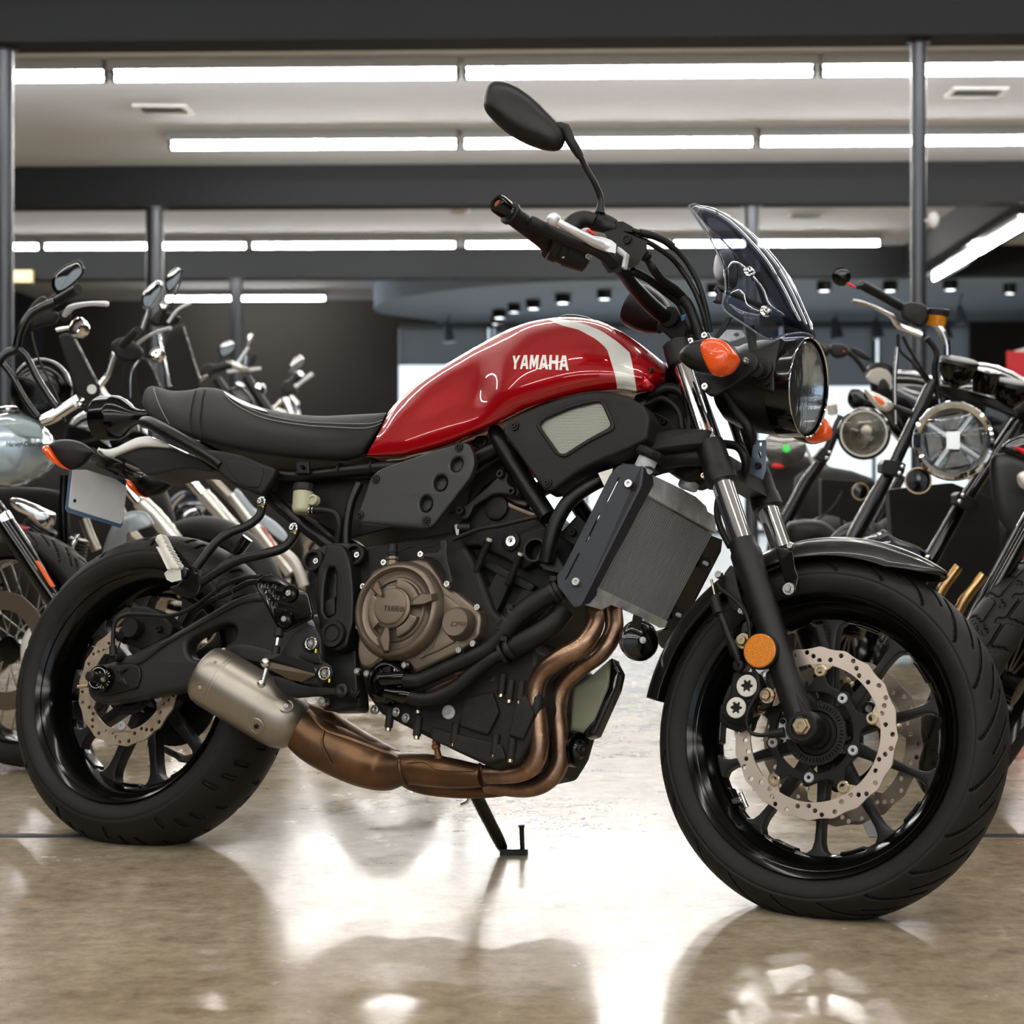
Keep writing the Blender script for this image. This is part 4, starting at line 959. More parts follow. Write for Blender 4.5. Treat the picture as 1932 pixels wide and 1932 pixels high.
for (x0, y0), (x1, y1) in (((478, 1455), (335, 1800)), ((812, 1610), (680, 1930))):
    a, b_ = BF.P(*ZT(x0, y0), -.135), BF.P(*ZT(x1, y1), -.125); mb = MB(); mb.tube([a + (b_ - a) * .08, b_], [.0068, .0068], 14, 1); mb.ball(b_, .0068, 10); ob('stud_tower', mb, M['cast'], eng)
    mb = MB(); mb.cyl(a, a + (b_ - a) * .1, .0052); ob('stud_cap', mb, M['whitem'], eng)
mb = MB(); mb.plate(BF, ZT([(575, 1005), (620, 1000), (640, 1040), (760, 1105), (985, 1195), (950, 1230), (840, 1190), (700, 1130), (610, 1095)]), -.124, .01, bev=.002)
ob('head_cover_edge', mb, M['bronze'], eng, 40)
plate_b('head_cover_panel', ZT([(650, 1010), (850, 1040), (880, 1060), (860, 1110), (740, 1080)]), -.118, .01, 'bronze', 2, par=eng); plate_b('head_cover_panel', ZT([(905, 1105), (985, 1175), (895, 1135)]), -.118, .01, 'bronze', 1, par=eng)
plate_b('engine_hanger', ZT([(590, 735), (660, 740), (672, 790), (650, 830), (700, 900), (770, 905), (795, 955), (770, 1005), (700, 1000), (600, 975), (510, 980), (400, 1050), (300, 1110), (265, 1200), (220, 1255), (160, 1245), (135, 1190), (150, 1130), (230, 1090), (330, 1000), (450, 900), (560, 790)]), -.142, .014, 'satin', 5)
for x, y in ((605, 770), (725, 955), (175, 1165)): bolt(bike, BF, *ZT(x, y), -.142, .0085, 'black', 'hanger_bolt', .008)
tube_b('control_cable', [(855, 1018, -.15), (900, 1000, -.152), (950, 990, -.15), (990, 980, -.145), (1025, 972, -.135)], .0042, 'hose', par=eng)
mb = MB(); mb.cyl(BF.P(*ZT(130, 1340), -.14), BF.P(*ZT(270, 1340), -.13), .0088); ob('sensor_boot', mb, M['black'], eng)
plate_b('sensor_tab', ZT([(92, 1310), (125, 1295), (150, 1300), (140, 1420), (115, 1420)]), -.146, .003, 'alu', 2, par=eng)
plate_b('head_cover', ZT([(330, 620), (620, 560), (640, 760), (560, 800), (400, 900), (250, 1100), (170, 1130), (180, 900)]), -.08, .12, 'dirty', 6, par=eng)
plate_b('head_bracket', ZT([(260, 450), (330, 350), (420, 345), (448, 380), (430, 440), (330, 570), (340, 480)]), -.10, .012, 'satin', 5)
# clutch cover
ccp = ZE([(330, 560), (345, 500), (400, 450), (500, 405), (530, 345), (700, 400), (780, 345), (900, 325), (990, 330), (1060, 420), (1150, 560), (1180, 640), (1250, 675), (1310, 690), (1520, 855), (1600, 925), (1612, 1050), (1590, 1200), (1500, 1290), (1350, 1400), (1120, 1500), (850, 1625), (800, 1520), (650, 1480), (480, 1495), (380, 1562), (300, 1582), (235, 1550), (205, 1430), (200, 1290), (240, 1180), (255, 1130), (245, 950), (270, 760)])
mb = MB(); mb.plate(BF, rnd(ccp, 5), -.155, .035, bev=.006); cc = ob('clutch_cover', mb, M['bronze'], eng, 50)
plate_b('cover_facet', ZE([(1175, 740), (1210, 730), (1390, 880), (1280, 930), (1215, 1060), (1240, 1200), (1330, 1270), (1100, 1390), (900, 1470), (1060, 1330), (1150, 1120), (1180, 930)]), -.158, .006, 'bronze', 5, par=cc, bev=.003)
plate_b('cover_facet', ZE([(225, 1190), (255, 1180), (300, 1290), (420, 1420), (480, 1440), (380, 1530), (290, 1565), (240, 1520), (210, 1400)]), -.158, .006, 'bronze', 5, par=cc, bev=.003)
cu, cvv = ZE(690, 925)
disc_b('cover_ring', cu + 1, cvv, -.156, [(0, .0895), (.004, .0905), (.010, .088), (.018, .084), (.022, .080), (.0225, .076), (.018, .0725), (.014, .071), (.012, .066), (.012, .060), (.016, .057), (.0165, .054), (.012, .052), (.012, 0)], 'bronze', n=72, par=cc)
mb = MB(); q = BF.L(cu + 1, cvv, -.156); C2 = (q.x, q.z)
def arcplate(mb, r0, r1, a0, a1, y, th, bev=.003, n=16):
    L = [polar(C2, r1, rad(a0 + (a1 - a0) * k / n)) for k in range(n + 1)] + [polar(C2, r0, rad(a1 - (a1 - a0) * k / n)) for k in range(n + 1)]
    mb.flat(BF, L, y, th, bev=bev)
for a0, a1 in ((22, 92), (152, 226), (286, 346)):
    mb = MB(); arcplate(mb, .036, .053, a0, a1, -.182, .014); ob('cover_segment', mb, M['bronze'], cc, 40)
disc_b('cover_hub', *ZE(630, 890), -.166, [(0, .039), (.012, .039), (.014, .037), (.0145, .0335), (.017, .032), (.018, .030), (.018, 0)], 'bronze', n=56, par=cc)
for L in ([(435, 560), (520, 740), (500, 785), (430, 745), (350, 655), (395, 590)], [(775, 830), (800, 800), (945, 705), (1120, 715), (1135, 800), (980, 855), (780, 870)], [(510, 1080), (545, 1060), (580, 1100), (595, 1260), (575, 1425), (500, 1425), (430, 1250)]):
    mb = MB(); Lp = ZE(L); n_ = len(Lp); cx = sum(p[0] for p in Lp) / n_; cy = sum(p[1] for p in Lp) / n_
    mb.hull([BF.P(u, v, -.170) for u, v in Lp] + [BF.P(cx + (u - cx) * .6, cy + (v - cy) * .72, -.192) for u, v in Lp]); ob('cover_clamp', mb, M['bronze'], cc, 20)
bd = mat('dark_bronze', (74, 62, 52), .45, metal=.6)  # darker bronze tone of the raised lettering
mb = MB(); word(mb, BF, 'YAMAHA', ZE(500, 918), ZE(738, 934), 10.5, -.1851, .0012); ob('cover_lettering', mb, bd, cc, 20)
disc_b('cover_cap', *ZE(1372, 1068), -.160, [(0, .0295), (.008, .028), (.016, .0262), (.0185, .0245), (.0185, .0235), (.018, .023), (.018, 0)], 'bronze', n=44, par=cc)
mb = MB(); word(mb, BF, 'CP2', ZE(1265, 1092), ZE(1430, 1098), 8.5, -.1788, .0012, .2, slant=.25); ob('cap_lettering', mb, bd, cc, 20)
a, b_, c_ = BF.P(*ZE(605, 530), -.155), BF.P(*ZE(608, 310), -.155), BF.P(*ZE(616, 160), -.155); L_ = (b_ - a).length
mb = MB(); mb.lathe(a, b_ - a, [(0, .0092), (L_ * .45, .0092), (L_ * .5, .012), (L_ * .78, .012), (L_ * .82, .0105), (L_ * .84, .0125), (L_ * .98, .0125), (L_, .009)], 14); fs = ob('oil_fitting', mb, M['bronze'], cc, 25)
L_ = (c_ - b_).length; mb = MB(); mb.lathe(b_, c_ - b_, [(0, .009)] + [(L_ * (.05 + .1 * k), .0092 + (.0009 if k % 2 else 0)) for k in range(5)] + [(L_ * .6, .009), (L_ * .95, .008), (L_, .006)], 16); ob('fitting_cap', mb, M['plast'], fs)
tube_b('sensor_wire', [ZE(690, 245) + (-.155,), ZE(740, 215) + (-.15,), ZE(860, 185) + (-.15,), ZE(920, 205) + (-.15,), ZE(1080, 175) + (-.145,), ZE(1130, 150) + (-.14,)], .0012, 'hose', par=eng)
plate_b('cable_bracket', ZE([(1130, 130), (1200, 100), (1230, 140), (1220, 250), (1230, 340), (1290, 570), (1270, 640), (1215, 600), (1200, 480), (1130, 370), (1050, 330), (960, 310), (950, 270), (1020, 255), (1110, 250), (1150, 200)]), -.162, .005, 'satin', 4, par=eng)
for x, y in ((940, 282), (1240, 620), (1585, 885), (285, 648), (235, 1105), (520, 375), (215, 1612), (325, 1640), (755, 1545), (1375, 1375), (1535, 1300)):
    bolt(eng, BF, *ZE(x, y), -.162, .0068, 'bolt', 'cover_bolt', .006)
for x, y, k in ((1395, 1680, -.14), (1085, 1855, -.14), (1755, 1697, -.125), (800, 1845, -.16)): bolt(eng, BF, *ZE(x, y), k, .0058, 'bolt', 'case_bolt', .006)
for x, y in ((795, 1735), (925, 1750), (985, 1785)): bolt(eng, BF, *ZL(x, y), -.135, .0055, 'bolt', 'case_bolt', .005, ring=True)
disc_b('filler_cap', *ZL(1250, 1755), -.130, [(0, .011), (.002, .0115), (.003, .010), (.003, .005), (.001, 0)], 'alu', par=eng)
disc_b('filler_cap', *ZX(1015, 440), -.131, [(0, .012), (.003, .012), (.004, .010), (.004, .005), (.002, 0)], 'alu', par=eng)
for x, y in ((1240, 360), (1275, 385), (1320, 390), (885, 430), (757, 505), (878, 540), (1037, 572), (1210, 620), (1280, 640)):
    a = BF.P(*ZX(x, y), -.132); mb = MB(); mb.cyl(a, a + BF.d((0, 0, -1)) * .007, .0052); sb_ = ob('sump_bolt', mb, M['bolt2'], eng)
    mb = MB(); mb.cyl(a + BF.d((0, 0, 1)) * .035, a + BF.d((0, 0, -1)) * .001, .0074); ob('bolt_pillar', mb, M['dirty'], eng)
for L in ([(1300, 400), (1340, 360), (1380, 450), (1330, 560), (1270, 540)], [(940, 500), (1000, 520), (1240, 580), (1260, 640), (1180, 660), (940, 560)], [(1080, 380), (1200, 350), (1230, 440), (1180, 540), (1060, 500)]):
    plate_b('case_panel', ZX(L), -.137, .012, 'dirty', 5, par=eng)
plate_b('case_web', ZE([(960, 1840), (1100, 1770), (1280, 1690), (1300, 1620), (1420, 1600), (1440, 1700), (1300, 1740), (1130, 1810), (1110, 1900), (990, 1900)]), -.137, .01, mat('rusty_bronze', (84, 58, 42), .45, metal=.6), 4, par=eng)
# water pump and hoses
disc_b('water_pump', *ZE(590, 1735), -.135, [(0, .042), (.012, .041), (.02, .038), (.024, .031), (.024, .028), (.018, .026), (.02, .012), (.022, 0)], 'gloss', par=eng)
for k in range(5):
    a = rad(100 + 40 * k); c_ = BF.L(*ZE(590, 1735), -.158); mb = MB(); p = V((c_.x + .02 * math.cos(a), -.158, c_.z + .02 * math.sin(a))); e = V((math.cos(a), 0, math.sin(a))); t_ = V((-e.z, 0, e.x))
    mb.hull([BF.w(p + e * i * .014 + t_ * j * .001 + V((0, k2, 0))) for i in (-1, 1) for j in (-1, 1) for k2 in ((-.006, .006) if i < 0 else (0, .006))]); ob('pump_rib', mb, M['gloss'], eng)
tube_b('pump_outlet', [ZE(500, 1700) + (-.17,), ZE(620, 1695) + (-.172,), ZE(760, 1690) + (-.172,)], .0128, 'gloss', par=eng)
tube_b('pump_outlet', [ZE(560, 1850) + (-.16,), ZE(700, 1880) + (-.165,), ZE(830, 1900) + (-.165,)], .0128, 'gloss', par=eng)
tube_b('coolant_hose', [ZE(755, 1715) + (-.172,), ZE(860, 1725) + (-.172,), ZE(960, 1700) + (-.17,), ZE(1250, 1570) + (-.168,), ZE(1560, 1430) + (-.165,), ZE(1720, 1330) + (-.162,), ZE(1900, 1150) + (-.16,)], .0128, 'hose')
tube_b('coolant_hose', [(952, 1193, -.16), (975, 1165, -.158), (1010, 1138, -.155), (1050, 1115, -.15), (1080, 1108, -.14)], .0185, 'hose')
tube_b('coolant_hose', [ZE(800, 1900) + (-.165,), ZE(960, 1935) + (-.165,), ZE(1120, 1900) + (-.163,), ZE(1330, 1800) + (-.16,), ZE(1560, 1600) + (-.158,), ZE(1760, 1450) + (-.156,), ZE(1932, 1390) + (-.15,)], .0128, 'hose')
tube_b('coolant_hose', [(958, 1228, -.15), (1000, 1205, -.148), (1040, 1180, -.14), (1065, 1150, -.13)], .0195, 'hose')
for (u, v), (u2, v2), r in (((958, 1180), (975, 1160), .0205), ((945, 1236), (966, 1224), .0205), ((1042, 1121), (1054, 1114), .021)):
    a, b_ = BF.P(u, v, -.158), BF.P(u2, v2, -.156); d = (b_ - a).normalized(); mb = MB()
    for k in (.1, .75): mb.lathe(a + (b_ - a) * k, d, [(0, r * .9), (0, r), (.006, r), (.006, r * .9)], 24)
    mb.box(BF, BF.loc(a + (b_ - a) * .5) + V((0, -.01, r)), (.006, .006, .004)); ob('hose_clamp', mb, M['satin'], bike)
# ---- pivot cover, heel guard, rearset
plate_b('pivot_casting', ZS([(880, 150), (1100, 130), (1350, 200), (1364, 500), (1200, 420), (1180, 620), (1210, 1000), (1190, 1200), (1215, 1700), (1230, 1900), (1200, 1932), (900, 1932), (820, 1900), (830, 1640), (780, 1400), (840, 1200), (790, 900), (760, 500), (700, 330), (760, 210)]), -.130, .04, 'arm', 5)
pv = plate_b('pivot_cover', ZS([(775, 560), (785, 430), (850, 300), (880, 170), (905, 152), (1000, 150), (1045, 160), (1100, 240), (1140, 380), (1165, 600), (1172, 800), (1165, 1000), (1130, 1110), (1100, 1240), (1000, 1300), (900, 1285), (850, 1200), (840, 1060), (780, 910)]), -.165, .04, 'satin', 4, [rnd(ZS([(895, 400), (970, 395), (990, 480), (985, 680), (975, 900), (890, 945), (845, 880), (855, 600)]), 5)], bev=.004)
plate_b('cover_recess', rnd(ZS([(885, 390), (985, 385), (1000, 480), (985, 930), (880, 955), (835, 880), (845, 600)]), 4), -.146, .01, 'frame', 0, par=pv)
plate_b('recess_step', ZS([(865, 760), (975, 705), (975, 905), (900, 935), (860, 890)]), -.158, .01, 'satin', 3, par=pv)
disc_b('pivot_cap', *ZS(985, 1125), -.160, [(0, .0255), (.010, .0255), (.013, .0235), (.013, .0175), (.010, .016), (.010, .0145), (.0125, .013), (.0125, 0)], 'satin', par=pv)
for x, y, r in ((775, 340, .021), (1215, 275, .021)):
    disc_b('mount_ear', *ZS(x, y), -.135, [(0, r), (.012, r), (.014, r * .9), (.014, r * .72), (.004, r * .66), (.004, 0)], 'satin')
    bolt(bike, BF, *ZS(x + 18, y), -.141, .0068, 'bolt', 'mount_bolt', .008)
hh = [circ(*ZS(x, y), 3.2, 8, 4.2) for x, y in ((180, 595), (250, 600), (335, 605), (225, 660), (303, 657), (270, 722), (362, 722))] + [circ(*ZS(332, 795), 4.8, 10, 6)]
hg = plate_b('heel_guard', ZS([(112, 590), (140, 525), (200, 480), (285, 455), (380, 500), (540, 600), (640, 640), (690, 690), (735, 900), (725, 950), (600, 1005), (440, 1090), (390, 1090), (340, 1030)]), -.20, .008, 'gloss', 5, hh, bev=.003)
for x, y in ((490, 680), (440, 957)):
    disc_b('guard_dimple', *ZS(x, y), -.203, [(0, .0165), (.002, .0155), (.002, .0135), (-.001, .012), (-.001, 0)], 'gloss', par=hg); bolt(hg, BF, *ZS(x, y), -.205, .0066, 'bolt', 'guard_bolt', .005)
plate_b('footrest_bracket', ZS([(490, 1150), (560, 1080), (690, 1000), (720, 1050), (780, 1070), (825, 1180), (832, 1400), (920, 1440), (960, 1540), (930, 1610), (850, 1650), (600, 1640), (500, 1500), (370, 1350), (440, 1240)]), -.185, .014, 'arm', 5)
plate_b('bracket_rib', ZS([(575, 1350), (660, 1300), (700, 1320), (800, 1290), (840, 1440), (740, 1440)]), -.188, .005, 'frame', 3)
for x, y in ((730, 1218), (875, 1537)):
    disc_b('chrome_washer', *ZS(x, y), -.19, [(0, .0125), (.004, .0125), (.005, .0115), (.003, .0095), (.003, .006)], 'chrome'); bolt(bike, BF, *ZS(x, y), -.193, .0075, 'bolt', 'bracket_bolt', .006)
    disc_b('bolt_boss', *ZS(x + 12, y + 8), -.178, [(0, .018), (.008, .0175), (.010, .015), (.010, 0)], 'satin')
    mb = MB(); q = BF.L(*ZS(x + 42, y + 78), -.196); mb.box(BF, q, (.0015, .0006, .0035)); ob('paint_mark', mb, M['yellow'], bike)
mb = MB(); fp = ZS([(200, 1425, -.26), (225, 1395, -.26), (300, 1400, -.25), (640, 1490, -.20), (760, 1560, -.19), (620, 1630, -.19), (480, 1600, -.205), (330, 1500, -.235), (215, 1465, -.26)])
mb.hull([BF.P(u, v, k) for u, v, k in fp] + [BF.P(u, v, k) + BF.d((.3, 0, 1)) * .012 for u, v, k in fp[3:7]]); ftr = ob('footrest', mb, mat('worn_footrest', (112, 104, 90), .45, metal=.5), bike, 30)
mb = MB(); ft2 = ZS([(205, 1390, -.26), (225, 1340, -.255), (300, 1345, -.25), (640, 1440, -.20), (740, 1470, -.19), (775, 1540, -.19), (650, 1500, -.2), (300, 1420, -.25)]); mb.hull([BF.P(u, v, k) for u, v, k in ft2] + [BF.P(u, v - 3, k) + BF.d((1, 0, 0)) * .02 for u, v, k in ft2[:4]]); ob('footrest_rubber', mb, M['plast'], ftr, 30)
mb = MB(); mb.cyl(BF.P(*ZS(245, 1480), -.262), BF.P(*ZS(200, 1640), -.262), .0052); mb.ball(BF.P(*ZS(188, 1648), -.262), .0078, 16); mb.ball(BF.P(*ZS(235, 1425), -.262), .0095, 14); ob('footrest_feeler', mb, M['schrome'], ftr)
mb = MB(); mb.cyl(BF.P(*ZS(368, 1150), -.2), BF.P(*ZS(350, 1260), -.2), .0052); ob('push_rod', mb, M['bolt'], bike)
mb = MB(); mb.cyl(BF.P(*ZS(380, 1060), -.198), BF.P(*ZS(372, 1150), -.2), .009); mb.cyl(BF.P(*ZS(350, 1250), -.2), BF.P(*ZS(335, 1350), -.205), .0075); ob('rod_boot', mb, M['plast'], bike)
plate_b('foot_lever', ZS([(305, 1555), (400, 1575), (560, 1640), (700, 1668), (1000, 1690), (1090, 1700), (1115, 1750), (1080, 1790), (960, 1765), (700, 1780), (520, 1795), (440, 1770), (330, 1660)]), -.182, .014, 'satin', 6)
disc_b('lever_pivot', *ZS(1062, 1725), -.185, [(0, .0125), (.006, .0125), (.008, .010), (.008, .006), (.004, 0)], 'satin')
mb = MB(); a, b_ = BF.P(*ZS(1090, 1730), -.17), BF.P(*ZS(1235, 1775), -.165); d = b_ - a; ax_, e1, e2 = basis(d)
mb.tube([a + d * t / 60 + (e1 * math.cos(t * 1.15) + e2 * math.sin(t * 1.15)) * .0085 for t in range(61)], .0013, 6, 1); ob('return_spring', mb, M['black'], bike)
bolt(bike, BF, *ZS(870, 1848), -.165, .0098, 'bolt', 'lower_bolt', .012)
plate_b('lower_bracket', ZS([(830, 1800), (1100, 1780), (1230, 1800), (1240, 1870), (980, 1932), (860, 1932), (820, 1880)]), -.15, .012, 'satin', 4)
# ---- swingarm and rear caliper
arm = cr(Z1([(458, 900), (480, 855), (560, 828), (640, 800), (700, 770), (900, 672), (1080, 568), (1200, 500), (1290, 466), (1400, 462), (1520, 520), (1600, 640), (1560, 780), (1420, 840), (1250, 860), (1120, 905), (1000, 955), (860, 985), (700, 1012), (560, 1036), (480, 1025), (452, 975)]), 3, True)
ah = cr(Z1([(968, 735), (1010, 690), (1100, 645), (1170, 622), (1215, 635), (1225, 675), (1190, 725), (1110, 765), (1030, 805), (985, 795)]), 3, True)
sw = plate_b('swingarm', arm, -.125, .04, 'arm', 0, [ah], bev=.009)
mb = MB(); mb.plate(BF, arm, -.125, .04, [ah], bev=.009); m2 = MB(); m2.v = [(lambda q: BF.w(q.x, -q.y, q.z))(BF.loc(p)) for p in mb.v]; m2.f = mb.f; m2.m = mb.m; ob('swingarm', m2, M['satin'], bike, 50)
mb = MB(); mb.plate(BF, cr(Z1([(1190, 745), (1260, 725), (1400, 760), (1500, 800), (1500, 850), (1350, 830), (1240, 800)]), 3, True), -.136, .012, bev=.005); ob('arm_rib', mb, M['arm'], sw)
plate_b('arm_edge', cr(Z1([(640, 815), (900, 690), (1090, 585), (1210, 515), (1300, 482), (1390, 480), (1390, 505), (1300, 510), (1210, 540), (1000, 655), (850, 740), (730, 830), (660, 840)]), 3, True), -.131, .01, 'arm', 0, bev=.005, par=sw)
plate_b('axle_block', Z1([(470, 870), (520, 840), (690, 830), (725, 850), (732, 900), (710, 960), (560, 1000), (470, 985)]), -.131, .02, 'satin', 4, par=sw)
for L in ([(600, 865), (660, 855), (620, 890)], [(600, 930), (665, 950), (640, 900)]): plate_b('block_star', Z1(L), -.135, .006, 'satin', 1, par=sw)
ax_c = Z1(535, 915)
disc_b('axle_cap', *ax_c, -.134, [(0, .0265), (.012, .0265), (.016, .024), (.016, .0215), (.015, .0205), (.0165, .019), (.0165, 0)], 'gloss', par=sw)
mb = MB(); mb.lathe(BF.P(*ax_c, -.134), BF.d((0, -1, 0)), [(.0164, .0205), (.0172, .0205), (.0172, .0195), (.0164, .0195)], 40, True); ob('cap_line', mb, mat('white_print', 215, .5), sw)
for k in range(18):
    a = rad(20 * k + 5); q = BF.L(*ax_c, -.1512); p = V((q.x + .0165 * math.cos(a), q.y, q.z + .0165 * math.sin(a)))
    if k % 5: mb = MB(); mb.box(BF, p, (.0022, .0002, .0006), Matrix.Rotation(-a, 3, 'Y')); ob('cap_tick', mb, M['whitem'], sw)
disc_b('axle_slider', *ax_c, -.150, [(0, .012), (.012, .0105), (.03, .0100), (.036, .011), (.040, .0105), (.042, .008), (.042, .006)], 'grip', par=sw)
bolt(sw, BF, ax_c[0], ax_c[1], -.19, .0052, 'bolt', 'slider_bolt', .003)
mb = MB(); mb.cyl(BF.P(*Z1(405, 955), -.115), BF.P(*Z1(460, 950), -.115), .0038); ob('chain_adjuster', mb, M['bolt2'], sw)
cal = plate_b('rear_caliper', Z1([(610, 660), (660, 600), (680, 525), (760, 530), (830, 560), (900, 640), (880, 690), (800, 740), (740, 770), (680, 730), (620, 725)]), -.115, .05, 'cast', 5, bev=.006)
disc_b('caliper_piston', *Z1(706, 655), -.118, [(0, .0205), (.016, .0205), (.019, .0185), (.019, .0165), (.0185, 0)], 'cast', par=cal)
mb = MB(); mb.lathe(BF.P(*Z1(650, 700), -.12), BF.P(*Z1(600, 682), -.13) - BF.P(*Z1(650, 700), -.12), [(0, .011)] + [(.002 + .0022 * k, .0095 + (.0014 if k % 2 else 0)) for k in range(6)] + [(.016, .007), (.022, .0065), (.022, .003), (.02, 0)], 20); ob('pin_boot', mb, M['hose'], cal)
bolt(cal, BF, *Z1(832, 655), -.118, .0075, 'cast', 'caliper_bolt', .008)
mb = MB(); word(mb, BF, 'AH', Z1(680, 672), Z1(736, 680), 5, -.1378, .0006); 
tube_b('brake_line', [Z1(590, 800) + (-.14,), Z1(588, 720) + (-.14,), Z1(600, 620) + (-.14,), Z1(660, 580) + (-.14,), Z1(760, 578) + (-.14,), Z1(880, 585) + (-.14,), Z1(980, 555) + (-.145,), Z1(1080, 490) + (-.15,), Z1(1180, 420) + (-.15,), Z1(1280, 385) + (-.15,), Z1(1360, 380) + (-.15,)], .0042, 'hose')
tube_b('brake_line', [Z1(1000, 560) + (-.13,), Z1(1100, 505) + (-.13,), Z1(1200, 460) + (-.13,), Z1(1290, 415) + (-.13,), Z1(1400, 400) + (-.13,)], .0055, 'hose')
mb = MB(); mb.cyl(BF.P(*Z1(588, 740), -.14), BF.P(*Z1(590, 800), -.14), .0075); mb.cyl(BF.P(*Z1(590, 802), -.14), BF.P(*Z1(640, 800), -.12), .009); ob('banjo_boot', mb, M['hose'], cal)
for pts in ([(1150, 395), (1130, 430), (1125, 500), (1190, 510)], [(1150, 395), (1190, 400), (1215, 480)]):
    mb = MB(); mb.tube([BF.P(*Z1(x, y), -.155) for x, y in pts], .0012, 6, 3); ob('wire_clip', mb, M['black'], bike)
# chain (left side of the wheel), links seen through the arm and the wheel
def chain_run(pts, n):
    P = cr([tuple(BF.L(u, v, .085)) for u, v in pts], 12); P = [V(p) for p in P]
    for i in range(n):
        t = (i + .5) / n * (len(P) - 1); k = int(t); c_ = P[k].lerp(P[min(k + 1, len(P) - 1)], t - k); d = (P[min(k + 1, len(P) - 1)] - P[max(k - 1, 0)]).normalized()
        an = math.atan2(d.z, d.x); R = Matrix.Rotation(-an, 3, 'Y'); L = []
        for q in range(24):
            a = 2 * PI * q / 24; x = .0079 * (1 if math.cos(a) > 0 else -1) + .0062 * math.cos(a); z = .0062 * math.sin(a) * (1 - .25 * math.exp(-(x / .004) ** 2)); w = R @ V((x, 0, z)); L.append((c_.x + w.x, c_.z + w.z))
        mb = MB(); mb.flat(BF, L, c_.y + (.002 if i % 2 else 0), .0015, bev=.0003); mb.flat(BF, L, c_.y + .012 + (.002 if i % 2 else 0), .0015, bev=.0003)
        for s_ in (-1, 1): w = R @ V((s_ * .0079, 0, 0)); mb.lathe(BF.w(c_.x + w.x, c_.y - .003, c_.z + w.z), BF.d((0, 1, 0)), [(0, .003), (.02, .003)], 10)
        ob('chain_link', mb, mat('chain_steel', (120, 112, 98), .4, metal=.9), bike)
chain_run([(345, 1226), (372, 1219), (412, 1219), (470, 1212), (560, 1200)], 14)
chain_run([(285, 1405), (306, 1412), (330, 1424), (352, 1430), (420, 1400), (520, 1330)], 18)
# ---- passenger foot peg hanger
tube_b('peg_hanger_tube', [ZC(1180, 555) + (-.14,), ZC(1140, 690) + (-.15,), ZC(1000, 800) + (-.165,), ZC(800, 880) + (-.18,), ZC(640, 1000) + (-.19,), ZC(420, 1280) + (-.20,)], .0083, 'frame')
tube_b('peg_hanger_tube', [ZC(1560, 850) + (-.14,), ZC(1500, 970) + (-.15,), ZC(1390, 1060) + (-.165,), ZC(1200, 1115) + (-.18,), ZC(900, 1190) + (-.19,), ZC(740, 1270) + (-.195,), ZC(470, 1440) + (-.20,)], .0092, 'frame')
plate_b('peg_bracket', ZC([(335, 1235), (450, 1290), (475, 1330), (475, 1480), (440, 1580), (350, 1625), (250, 1610), (130, 1540), (115, 1490), (200, 1470), (290, 1380), (280, 1290)]), -.205, .008, 'frame', 4, [circ(*ZC(423, 1318), 2.6, 10)])
for x, y in ((1165, 522), (1530, 822)):
    disc_b('hanger_washer', *ZC(x + 8, y), -.152, [(0, .0095), (.003, .0095), (.004, .008), (.004, 0)], 'chrome'); bolt(bike, BF, *ZC(x, y), -.156, .0062, 'bolt', 'hanger_bolt', .007)
    mb = MB(); mb.box(BF, BF.L(*ZC(x + 18, y + 58), -.153), (.002, .0006, .0014)); ob('paint_mark', mb, M['yellow'], bike)
mb = MB(); mb.plate(BF, rnd(ZP([(1560, 1500), (1580, 1445), (1625, 1428), (1655, 1475), (1700, 1580), (1760, 1680), (1822, 1775), (1790, 1800), (1715, 1780), (1650, 1640), (1600, 1560)]), 2), -.25, .022, bev=.004); pg = ob('passenger_peg', mb, M['whitem'], bike, 40)
mb = MB(); mb.hull([BF.P(*ZP(x, y), k) for x, y in ((1662, 1835), (1725, 1775), (1830, 1800), (1838, 1900), (1740, 1925), (1690, 1900)) for k in (-.245, -.215)]); ob('peg_mount', mb, M['whitem'], pg, 30)
mb = MB(); mb.plate(BF, rnd(ZP([(1575, 1560), (1600, 1560), (1710, 1790), (1690, 1800)]), 1), -.258, .01, bev=.002); ob('peg_blade', mb, M['whitem'], pg)
for k in range(9):
    t = k / 8; mb = MB(); q = BF.L(*ZP(1640 + 165 * t, 1485 + 285 * t), -.25); mb.box(BF, q + V((0, .01, 0)), (.002, .010, .002), Matrix.Rotation(.5, 3, 'Y')); ob('peg_tooth', mb, M['whitem'], pg)
mb = MB(); mb.hull([BF.P(*ZP(x, y), k) for x, y in ((1740, 1545), (1800, 1600), (1932, 1760), (1900, 1800), (1840, 1770)) for k in (-.21, -.2)]); ob('peg_strut', mb, M['frame'], bike)
disc_b('peg_pivot', *ZP(1880, 1840), -.225, [(0, .011), (.012, .011), (.014, .008), (.014, 0)], 'frame', par=pg)
tube_b('shock_stay', [(467, 1015, .02), (445, 1045, .02)], .012, 'gloss')
